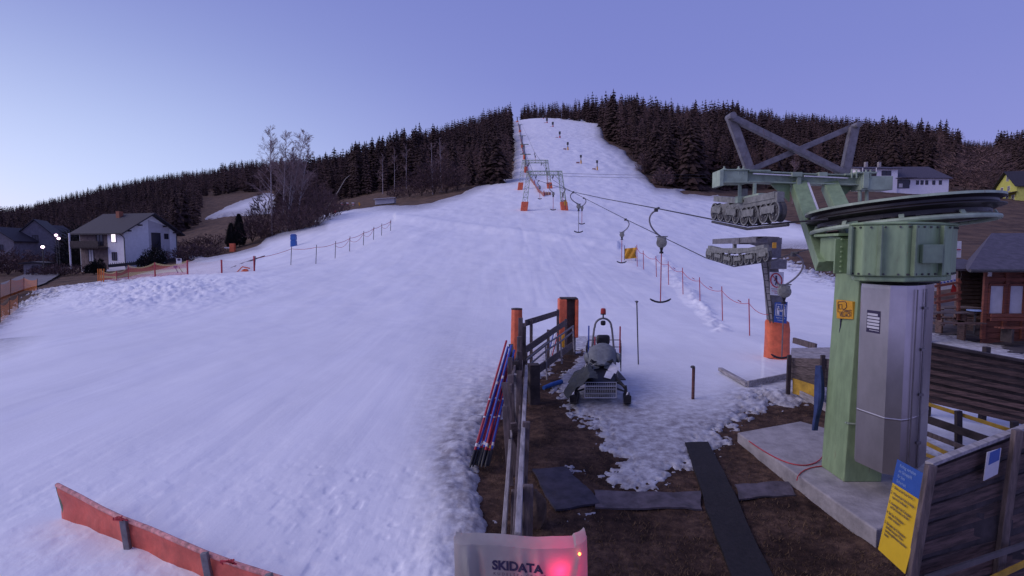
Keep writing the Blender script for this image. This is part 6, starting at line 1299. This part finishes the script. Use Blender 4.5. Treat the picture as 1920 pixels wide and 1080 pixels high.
    # hoop with beacon
    yh = 1.78; pts = [q(-.33, yh, .5), q(-.29, yh, .9), q(-.23, yh, 1.45)]+[q(-.215*math.cos(a), yh, 1.50+.22*math.sin(a)) for a in [PI*i/14 for i in range(15)]]+[q(.23, yh, 1.45), q(.29, yh, .9), q(.33, yh, .5)]
    MB().tube(pts, .026, 8).build('hoop', M['steel'], t, smooth=True)
    b = MB(); b.tube([q(0, yh, 1.71), q(0, yh, 1.83)], .02, 6); b.lathe([(.07, 0), (.07, .03)], q(0, yh, 1.82), n=14); b.build('beacon_stand', M['black'], t)
    b = MB(); b.lathe([(.068, 0), (.07, .03), (.064, .12), (.04, .14)], q(0, yh, 1.845), n=18); b.build('beacon', mat('red_beacon_glass', (.40, .04, .03), .25, var=.1, bump=0), t, smooth=True)
    b = MB(); b.box(q(0, yh, 1.60), (.13, .10, .13)); b.build('work_lamp', M['black'], t, bevel=.04)
    # rear rack with cargo poles
    b = MB()
    for z in (.55, .75, .95):
        b.tube([q(-.44, 1.9, z), q(-.44, 3.0, z), q(.48, 3.0, z), q(.48, 1.9, z)], .012, 5)
    for x in (-.44, -.28, -.1, .1, .28, .48):
        b.tube([q(x, 3.0, .5), q(x, 3.0, .95)], .009, 4)
    for y in (1.9, 2.3, 2.7): b.tube([q(.48, y, .3), q(.48, y, .98)], .012, 5); b.tube([q(-.44, y, .3), q(-.44, y, .98)], .012, 5)
    b.tube([q(-.44, 2.4, .5), q(.48, 2.4, .5)], .03, 5); b.build('rear_rack', M['steel_dark'], t)
    # grey-green tarpaulin thrown over the left side
    N_ = 26; b = MB()
    for i in range(N_+1):
        for j in range(N_+1):
            a_, c_ = i/N_, j/N_; x = -.66+.80*a_; y = -.14+1.30*c_; top = .80-.5*max(0, .42-c_)-max(0, -x-.30)**1.0*1.5-max(0, x-.05)*.5
            z = max(.08+.04*math.sin(9*c_), top)+.05*fbm(np.array([x*5.]), np.array([y*5.]), 4, 101)[0]+.015; x2 = x-.10*(1-c_)*(a_ < .3)+.03*math.sin(c_*14)
            if x < -.5: x2 -= .12*math.sin(c_*6)**2
            b.v.append(tuple(q(x2, y+.04*math.sin(a_*12), z)))
    for i in range(N_):
        for j in range(N_):
            if i/N_ > .62-.5*(j/N_-.15) and i/N_ > .3 : continue
            k = i*(N_+1)+j; b.f.append((k, k+1, k+N_+2, k+N_+1)); b.m.append(0)
    b.build('tarpaulin', M['tarp'], t, smooth=True)
    p = q(-.34, .62, .74); b = MB(); b.tube([p+Vector(v_) for v_ in ((-.06, -.01, -.04), (-.03, -.01, .05), (0, -.01, -.02), (.05, -.01, .03), (.10, -.01, -.01), (.16, -.01, .02))], .009, 4); b.build('script_mark', M['white'], t)
    for x, y, h_, m_ in ((-.42, 2.9, .62, 'bluepole'), (-.22, 2.2, .42, 'redpole'), (.46, 2.9, .6, 'redpole')):
        MB().tube([q(x, y, .6), q(x, y, .75+h_)], .022, 6).build('cargo_pole', M[m_], t)
    return t
snowmobile()
# ------------------------------------------------------------------ tree templates
def spruce_mesh(name, h, r, seed, layers=20, per=9, bare=0.0):
    R = random.Random(seed); v = []; f = []
    def tri(*p): o = len(v); v.extend(p); f.append(tuple(range(o, o+len(p))))
    for i in range(layers):
        t = i/(layers-1); z = h*(.07+.91*t); rr = r*(1-t)**.56*(.75+.4*R.random())+.22; n = max(5, int(per*(1-t*.5)))
        for j in range(n):
            a = 2*PI*(j+R.random()*.8)/n+i*.7; L_ = rr*(.6+.55*R.random()); dr = L_*(.42+.25*R.random()); wd = .42*L_+.2
            ca, sa = math.cos(a), math.sin(a); zz = z+R.uniform(-.25, .25)
            p0 = (0, 0, zz+.14*L_); tip = (ca*L_, sa*L_, zz-dr); m1 = (ca*L_*.55-sa*wd*.6, sa*L_*.55+ca*wd*.6, zz-dr*.65); m2 = (ca*L_*.55+sa*wd*.6, sa*L_*.55-ca*wd*.6, zz-dr*.65); mt = (ca*L_*.6, sa*L_*.6, zz-dr*.18)
            tri(p0, m1, mt); tri(p0, mt, m2); tri(mt, m1, tip); tri(mt, tip, m2)
            for s_ in (-1, 1):  # hanging side sprays
                k = .45+.4*R.random(); bx, by = ca*L_*k, sa*L_*k; bz = zz-dr*k; w2 = wd*.8
                tri((bx, by, bz+.1), (bx-s_*sa*w2+ca*.1, by+s_*ca*w2+sa*.1, bz-.25-.3*R.random()), (bx+ca*.25*L_, by+sa*.25*L_, bz-.28))
    o = len(v)
    for k in range(3): a = k*2.1; tri((math.cos(a)*.18, math.sin(a)*.18, h*.93), (math.cos(a+2.1)*.18, math.sin(a+2.1)*.18, h*.93), (0, 0, h*1.02))
    me = bpy.data.meshes.new(name); me.from_pydata(v, [], f); me.update(); return me
def trunk_mesh(name, h, r, m):
    b = MB(); b.tube([(0, 0, -.6), (0, 0, h*.4), (0, 0, h*.96)], [r, r*.7, r*.12], 7); me = bpy.data.meshes.new(name); me.from_pydata(b.v, [], b.f); me.materials.append(m); me.update(); return me
def larch_mesh(name, h, r, seed, n=230):
    R = random.Random(seed); v = []; f = []
    for i in range(n):
        t = R.random()**.8; z = h*(.12+.86*t); rr = r*(1-t)**.7*(.5+.6*R.random())+.15; a = R.random()*2*PI; ca, sa = math.cos(a), math.sin(a); up = R.uniform(-.15, .25)*rr; w_ = .05+.05*(1-t)
        p0 = (0, 0, z); q = (ca*rr, sa*rr, z+up); o = len(v); v += [(p0[0]-sa*w_, p0[1]+ca*w_, z), (p0[0]+sa*w_, p0[1]-ca*w_, z), q]; f.append((o, o+1, o+2))
        for k in range(5):
            s_ = .3+.7*R.random(); bx, by, bz = ca*rr*s_, sa*rr*s_, z+up*s_; a2 = a+R.choice((-1, 1))*R.uniform(.5, 1.3); l2 = rr*.42*R.uniform(.5, 1); dz_ = -R.random()*.5*l2; o = len(v)
            v += [(bx, by, bz+.07), (bx, by, bz-.07), (bx+math.cos(a2)*l2, by+math.sin(a2)*l2, bz+dz_)]; f.append((o, o+1, o+2))
    me = bpy.data.meshes.new(name); me.from_pydata(v, [], f); me.update(); return me
SP = []
for k in range(6):
    me = spruce_mesh('spruce_crown', 24, 3.3+.5*(k % 3), 100+k, layers=22, per=10); me.materials.append(M['needles']); SP.append(me)
LA = []
for k in range(3):
    me = larch_mesh('larch_crown', 23, 3.6, 200+k); me.materials.append(M['larch']); LA.append(me)
TR_S = trunk_mesh('spruce_trunk', 24, .32, M['bark']); TR_L = trunk_mesh('larch_trunk', 23, .28, M['bark'])
def tree(kind, p, s, rz, label, group, k=0, sink=.3):
    t = bpy.data.objects.new(kind+'_tree', None); COL.objects.link(t); t.location = (p[0], p[1], p[2]-sink); t.rotation_euler = (0, 0, rz); t.scale = (s*random.uniform(.95, 1.4), s*random.uniform(.95, 1.4), s)
    t['label'] = label; t['category'] = 'tree'; t['group'] = group
    for nm, me in (('crown', (SP if kind == 'spruce' else LA)[k % (6 if kind == 'spruce' else 3)]), ('trunk', TR_S if kind == 'spruce' else TR_L)):
        o = bpy.data.objects.new(nm, me); COL.objects.link(o); o.parent = t
    return t
# where the forest stands: outline in bearing/distance, checked against the snow outline
def forest_ok(px, Y, X, Z):
    pxp, py = project(X, Y, Z)
    if px < 960:
        lim = np.interp(px, [-200, 100, 330, 400, 600, 640, 760, 830, 880, 925, 962], [150, 150, 165, 240, 240, 235, 215, 172, 158, 150, 150])
        edge = 966 if Y > 170 else 955
        edge = np.interp(Y, [140, 170, 250, 400, 640], [948, 955, 958, 958, 960])
        return Y > lim and px < edge and not (382 < px < 530 and 180 < Y < 440)
    e0 = np.interp(Y, [150, 165, 190, 250, 330, 400, 500, 620], [1252, 1222, 1205, 1180, 1130, 1122, 1112, 968])
    lim = np.interp(px, [960, 1130, 1240, 1330, 1600, 1780, 1860, 2400], [585, 150, 152, 168, 172, 168, 150, 150])
    return px > e0+8 and Y > lim
cand = []; R = random.Random(11)
Y = 148.0
while Y < 900:
    step = 4.3+Y*.006 if Y < 420 else 6.2+Y*.002
    x = -1.25*Y
    while x < 1.22*Y:
        xx = x+R.uniform(-.45, .45)*step; yy = Y+R.uniform(-.5, .5)*step; px = 960+F*xx/yy
        if -260 < px < 2160:
            z = hz(xx, yy)
            if forest_ok(px, yy, xx, z): cand.append((xx, yy, z, px))
        x += step
    Y += step*.95
# thin the crowd hidden deep inside the far wood
hide = {}
vis = []
xx_ = lambda c: c[0]*.018
for c_ in sorted(cand, key=lambda c: c[1]):
    x, y, z, px = c_; s = R.uniform(.66, 1.04) if R.random() < .8 else R.uniform(.5, 1.07)
    s *= float(np.clip(1+.6*fbm(np.array([x*.018 if False else xx_(c_)]), np.array([c_[1]*.018]), 3, 88)[0], .58, 1.06))
    if 1090 < px < 1380: s *= 1.2
    if 1790 < px < 1852: s *= .66
    if px > 1100 and y < 260: s *= .74
    if 1440 < px < 1640: s *= .86
    if px > 1760: s *= .85
    if 820 < px < 965: s *= .92
    if 560 < px < 660 and y < 330: s *= .7
    if px < 330 and y < 400: s *= .62
    if px < 420: s *= .8
    _, ptop = project(x, y, z+24*s); _, pbot = project(x, y, z); b0 = int((px-3)//4); col_ = [hide.get(b0+i, 1e9) for i in (0, 1)]
    if ptop > max(col_)+3: continue
    for i in (0, 1):
        if 24*s*.55*F/y > 1: hide[b0+i] = min(hide.get(b0+i, 1e9), ptop+.5*(pbot-ptop))
    vis.append((x, y, z, px, s))
print('TREES', len(cand), len(vis))
def is_larch(c_):
    x, y, z, px, s = c_; n_ = float(fbm(np.array([x*.02]), np.array([y*.02]), 2, 77)[0]); r_ = R.random()
    if 1150 < px < 1330 and y > 330: return r_ < .55
    return r_ < (.55 if n_ > .08 else .16)
vis = [(c_, is_larch(c_)) for c_ in vis]
vis.sort(key=lambda e: e[0][1]/e[0][4])
lab = {(0, 0): 'dark spruce standing in the forest left of the piste', (0, 1): 'dark spruce standing in the forest right of the piste', (1, 0): 'bare brown larch standing in the forest left of the piste', (1, 1): 'bare brown larch standing in the forest right of the piste'}
ns = nl_ = 0; rest = []
inner = [e for e in vis if -20 < e[0][3] < 1945]
for c_, lar in vis:
    x, y, z, px, s = c_; side = int(px > 960)
    if -20 < px < 1945 and ((not lar and ns < 290) or (lar and nl_ < 110)):
        tree('larch' if lar else 'spruce', (x, y, z), s*(1.0 if not lar else .95), R.uniform(0, 6.28), lab[(int(lar), side)], ('larches' if lar else 'spruces')+(' right' if side else ' left')+' of the piste', R.randrange(6))
        if lar: nl_ += 1
        else: ns += 1
    else: rest.append((x, y, z, s, lar))
# the remaining far wood as one mass
LOW = [spruce_mesh('low', 24, 3.2, 300+k, layers=12, per=7) for k in range(4)]; LOWL = [larch_mesh('lowl', 23, 3.4, 320+k, n=70) for k in range(2)]
def arr(me):
    v = np.empty(len(me.vertices)*3, np.float32); me.vertices.foreach_get('co', v); v = v.reshape(-1, 3); ls = [tuple(p.vertices) for p in me.polygons]; return v, np.array([l[:3] for l in ls], np.int32)
def mass(name, items, tmpl, m, label):
    A = [arr(t_) for t_ in tmpl]; VV = []; FF = []; off = 0
    for (x, y, z, s, _) in items:
        v_, f_ = A[R.randrange(len(A))]; a = R.uniform(0, 6.28); c_, s_ = math.cos(a), math.sin(a); w_ = s*R.uniform(1.0, 1.45)
        p = np.stack([(v_[:, 0]*c_-v_[:, 1]*s_)*w_+x, (v_[:, 0]*s_+v_[:, 1]*c_)*w_+y, v_[:, 2]*s+z-.4], -1); VV.append(p); FF.append(f_+off); off += len(v_)
    VV = np.concatenate(VV).astype(np.float32); FF = np.concatenate(FF); me = bpy.data.meshes.new(name); me.vertices.add(len(VV)); me.vertices.foreach_set('co', VV.ravel()); me.loops.add(FF.size); me.loops.foreach_set('vertex_index', FF.ravel()); me.polygons.add(len(FF)); me.polygons.foreach_set('loop_start', np.arange(0, FF.size, 3, dtype=np.int32)); me.polygons.foreach_set('loop_total', np.full(len(FF), 3, np.int32)); me.materials.append(m); me.update(calc_edges=True)
    o = bpy.data.objects.new(name, me); COL.objects.link(o); o['kind'] = 'stuff'; o['label'] = label; o['category'] = 'forest'
mass('forest', [e for e in rest if not e[4]], LOW, M['far_needles'], 'distant dark spruce forest covering the ridges')
mass('forest', [e for e in rest if e[4]], LOWL, M['larch'], 'bare brown larches scattered through the distant forest')
# ------------------------------------------------------------------ birches, bushes, hedges
def branchy(b, tw, p, d, L_, r, depth, R, droop=.25):
    pts = [p]; q = Vector(p); dd = Vector(d).normalized(); n = 4
    for i in range(n): dd = (dd+Vector((R.uniform(-.08, .08), R.uniform(-.08, .08), R.uniform(-.04, .07)-(droop if depth == 0 else 0)))).normalized(); q = q+dd*L_/n; pts.append(q.copy())
    rr = [max(.015, r*(1-.75*i/n)) for i in range(n+1)]; (b if depth > 1 else tw).tube(pts, rr, 6 if depth > 2 else 4 if depth == 2 else 3, cap=False)
    if depth == 0: return
    for k in range(6 if depth > 1 else 7):
        i = R.randint(1, n); a = pts[i]; nd = (dd+Vector((R.uniform(-1, 1), R.uniform(-1, 1), R.uniform(-.2, .6)))*.85).normalized(); branchy(b, tw, a, nd, L_*R.uniform(.38, .6), rr[i]*.6, depth-1, R, droop)
def birch(base, tops, label, seed, gr=None, trunk='birchbark', r=.17, nb=34, bl=3.8, minr=.012):
    R = random.Random(seed); t = thing('birch_tree', label, 'tree', base, gr); b = MB(); tw = MB()
    for (dx, h) in tops:
        T_ = Vector(base)+Vector((dx, R.uniform(-1, 1), h)); pts = bez(base, Vector(base)+Vector((dx*.25, 0, h*.35)), Vector(base)+Vector((dx*.6, 0, h*.7)), T_, 10); b.tube(pts, [r*(1-.88*i/10) for i in range(11)], 7)
        for k in range(nb):
            s_ = R.uniform(.30, .98); p = pts[min(10, int(s_*10))].lerp(pts[min(10, int(s_*10)+1)], (s_*10) % 1); a = R.random()*6.28; d = Vector((math.cos(a)*.7, math.sin(a)*.7, .8)); branchy(b, tw, p, d, bl*(1.25-s_)*R.uniform(.7, 1.2), r*.3*(1.1-s_)+.02, 2, R, .14)
    b.build('trunk', M[trunk], t, smooth=True); tw.build('crown', M['twig'], t); return t
g_ = G(520, 432); Yb = 106
def BP(px, py, Y=Yb): return P(px, py, Y)
for k, (px, tops, lb) in enumerate(((512, [(.3, 21.5)], 'straight pale birch, leftmost of the bare birch clump'), (528, [(1.6, 19.5)], 'second bare birch of the clump, leaning slightly right'), (534, [(4.1, 20.5), (2.2, 17)], 'bare birch of the clump leaning right with two stems'), (548, [(3.2, 17.5)], 'rightmost short bare birch of the clump'))):
    x = (px-960)/F*Yb; birch(Vector((x, Yb+k*.8, hz(x, Yb)-.2)), tops, lb, 50+k, 'bare birches in the clump')
for k, (px, Y, h, lb) in enumerate(((813, 158, 15, 'left of two pale birch trunks before the dark forest, left of the piste'), (829, 160, 16, 'right of two pale birch trunks before the dark forest, left of the piste'))):
    x = (px-960)/F*Y; birch(Vector((x, Y, hz(x, Y)-.2)), [(-.4, h)], lb, 70+k, 'birches before the forest', nb=10, bl=3)
x = (1481-960)/F*120; birch(Vector((x, 120, hz(x, 120))), [(.2, 11)], 'slim bare tree in the meadow behind the green lift beam', 75, trunk='twig', r=.10, nb=10, bl=2.2)
for k, px in enumerate((720, 742, 764)):
    x = (px-960)/F*206; birch(Vector((x, 206, hz(x, 206)-.2)), [(.3, 15+k)], ('left', 'middle', 'right')[k]+' of three thin pale-stemmed trees above the brown bank', 80+k, 'thin trees above the bank', nb=10, bl=3)
def bush(px, Y, w_, h_, label, seed, m='bush', n=420, cat='shrub', nm='bare_shrub', group=None, leaf=.10):
    R = random.Random(seed); x = (px-960)/F*Y; base = Vector((x, Y, hz(x, Y)-.1)); t = thing(nm, label, cat, base, group); st_ = MB(); tw = MB()
    for k in range(9): a = R.random()*6.28; st_.tube([base, base+Vector((math.cos(a)*w_*.2, math.sin(a)*w_*.2, h_*.5)), base+Vector((math.cos(a)*w_*.42, math.sin(a)*w_*.42, h_*R.uniform(.7, 1)))], [.07, .045, .015], 4)
    for k in range(n):
        a = R.random()*6.28; e = R.random(); rr = w_*.5*math.sqrt(R.random()); z = h_*(.08+.9*e*(1-(rr/(w_*.5))**2*.55)); p = base+Vector((math.cos(a)*rr, math.sin(a)*rr, z)); d = Vector((math.cos(a)*.5+R.uniform(-.6, .6), math.sin(a)*.5+R.uniform(-.6, .6), R.uniform(.1, 1))).normalized()
        L_ = h_*.16*R.uniform(.5, 1.4); s_ = d.orthogonal().normalized()*leaf*R.uniform(.4, 1); o = len(tw.v); tw.add([p-s_, p+s_, p+d*L_], [(0, 1, 2)])
    st_.build('stems', M['bark'], t); tw.build('twigs', M[m], t); return t
bs_ = [(475, 104, 8, 6), (492, 106, 7, 4.5), (560, 108, 9, 9), (582, 112, 9, 11), (598, 118, 8, 10), (545, 104, 7, 6), (615, 122, 6, 7), (640, 138, 5, 3.5), (565, 104, 7, 5), (500, 112, 6, 9)]
for i, (px, Y, w_, h_) in enumerate(bs_): bush(px, Y, w_, h_, 'bare brown shrub in the thicket around the birch clump', 500+i, group='shrubs around the birch clump', n=620)
bs_ = [(770, 168, 9, 7), (792, 160, 9, 9), (815, 156, 10, 11), (838, 154, 10, 10), (858, 153, 8, 8), (745, 176, 6, 4)]
for i, (px, Y, w_, h_) in enumerate(bs_): bush(px, Y, w_, h_, 'bare brown bush at the foot of the forest left of the piste', 520+i, group='bushes at the forest foot', n=620)
for i, (px, Y, w_, h_) in enumerate([(286, 84, 3.0, 3.2), (297, 85, 2.4, 3.6), (272, 83, 2.2, 2.0)]): bush(px, Y, w_, h_, ('middle', 'right', 'left')[i]+' of the dark bushes against the grey gable of the white house', 540+i, 'hedge')
for i, (px, Y, w_, h_) in enumerate([(176, 82, 2.2, 1.9), (185, 82, 1.8, 2.4)]): bush(px, Y, w_, h_, ('left', 'right')[i]+' round dark garden bush under the balcony of the white house', 545+i, 'hedge', n=700)
for i, (px, Y, w_, h_) in enumerate([(345, 108, 9, 2.6), (375, 110, 9, 2.8), (405, 112, 8, 2.6), (350, 92, 7, 2.4), (372, 93, 7, 2.6), (395, 95, 6, 2.2)]): bush(px, Y, w_, h_, 'low brown hedge bush right of the white house', 550+i, group='hedge bushes right of the white house', n=600)
for i, (px, Y, w_, h_) in enumerate([(150, 100, 5, 9), (158, 97, 4, 7), (140, 104, 5, 8), (95, 116, 8, 4), (15, 100, 9, 5), (40, 104, 8, 4.5), (-10, 95, 8, 5), (60, 122, 6, 5), (112, 122, 5, 3.5), (120, 86, 6, 2), (95, 88, 6, 1.8)]): bush(px, Y, w_, h_, 'dark bare bush in the village left of the white house', 560+i, group='bushes in the village', n=700, m='bush' if i > 2 else 'hedge')
for i, (px, Y, h_, w_) in enumerate([(436, 100, 4.2, 2.4), (451, 101, 5.6, 2.9)]):
    bush(px, Y, w_, h_, ('shorter', 'taller')[i]+' of two dark pointed conifers in the garden left of the birches', 580+i, 'hedge', n=10, cat='tree', nm='thuja_tree')
    x = (px-960)/F*Y; R2 = random.Random(i); o_ = [o for o in COL.objects if o.name.startswith('thuja_tree')][-1]; b = MB(); base = Vector((x, Y, hz(x, Y)))
    for k in range(1400):
        e = R2.random(); a = R2.random()*6.28; rr = w_*.5*(1-e)**.65*min(1, .55+e*3)*R2.uniform(.7, 1.05); p = base+Vector((math.cos(a)*rr, math.sin(a)*rr, .15+h_*e)); d = Vector((math.cos(a)*.25, math.sin(a)*.25, .4)); s_ = Vector((-math.sin(a), math.cos(a), 0))*.13; b.add([p-s_, p+s_, p+d], [(0, 1, 2)])
    b.build('foliage', M['hedge'], o_)
for i, (px, Y, w_, h_) in enumerate([(1560, 150, 8, 7), (1590, 152, 7, 6), (1800, 150, 12, 13), (1830, 146, 12, 14), (1855, 142, 10, 12), (1775, 155, 10, 11), (1240, 160, 6, 6), (1205, 190, 6, 8)]): bush(px, Y, w_, h_, 'bare brown bush at the forest edge right of the piste', 590+i, group='bushes right of the piste', n=700, m='larch')
# tufts of dead grass on the bare foreground
tf = MB(); R = random.Random(3)
Xs = []
for k in range(16000):
    px = R.uniform(860, 2050); py = 1120-460*R.random()**1.4; Y = 3500/(py-470); x = (px-960)/F*Y; z = hz(x, Y); Xs.append((x, Y, z, R.random()))
A_ = np.array(Xs); d_, _, _ = snow_sd(A_[:, 0], A_[:, 1], A_[:, 2])
for (x, y, z, r_), d1 in zip(Xs, d_):
    if d1 > -6: continue
    a = r_*40; h_ = .015+.03*R.random(); c_, s_ = math.cos(a), math.sin(a); lx, ly = R.uniform(-.04, .04), R.uniform(-.04, .04); tf.add([(x-c_*.006, y-s_*.006, z-.01), (x+c_*.006, y+s_*.006, z-.01), (x+lx, y+ly, z+h_)], [(0, 1, 2)])
o = tf.build('grass', mat('dead_grass_blades', (.14, .085, .045), .9, var=.6, scale=3, bump=0), loc=(2, 8, 0)); o['kind'] = 'stuff'; o['label'] = 'short dead grass and leaf litter on the bare ground'; o['category'] = 'grass'
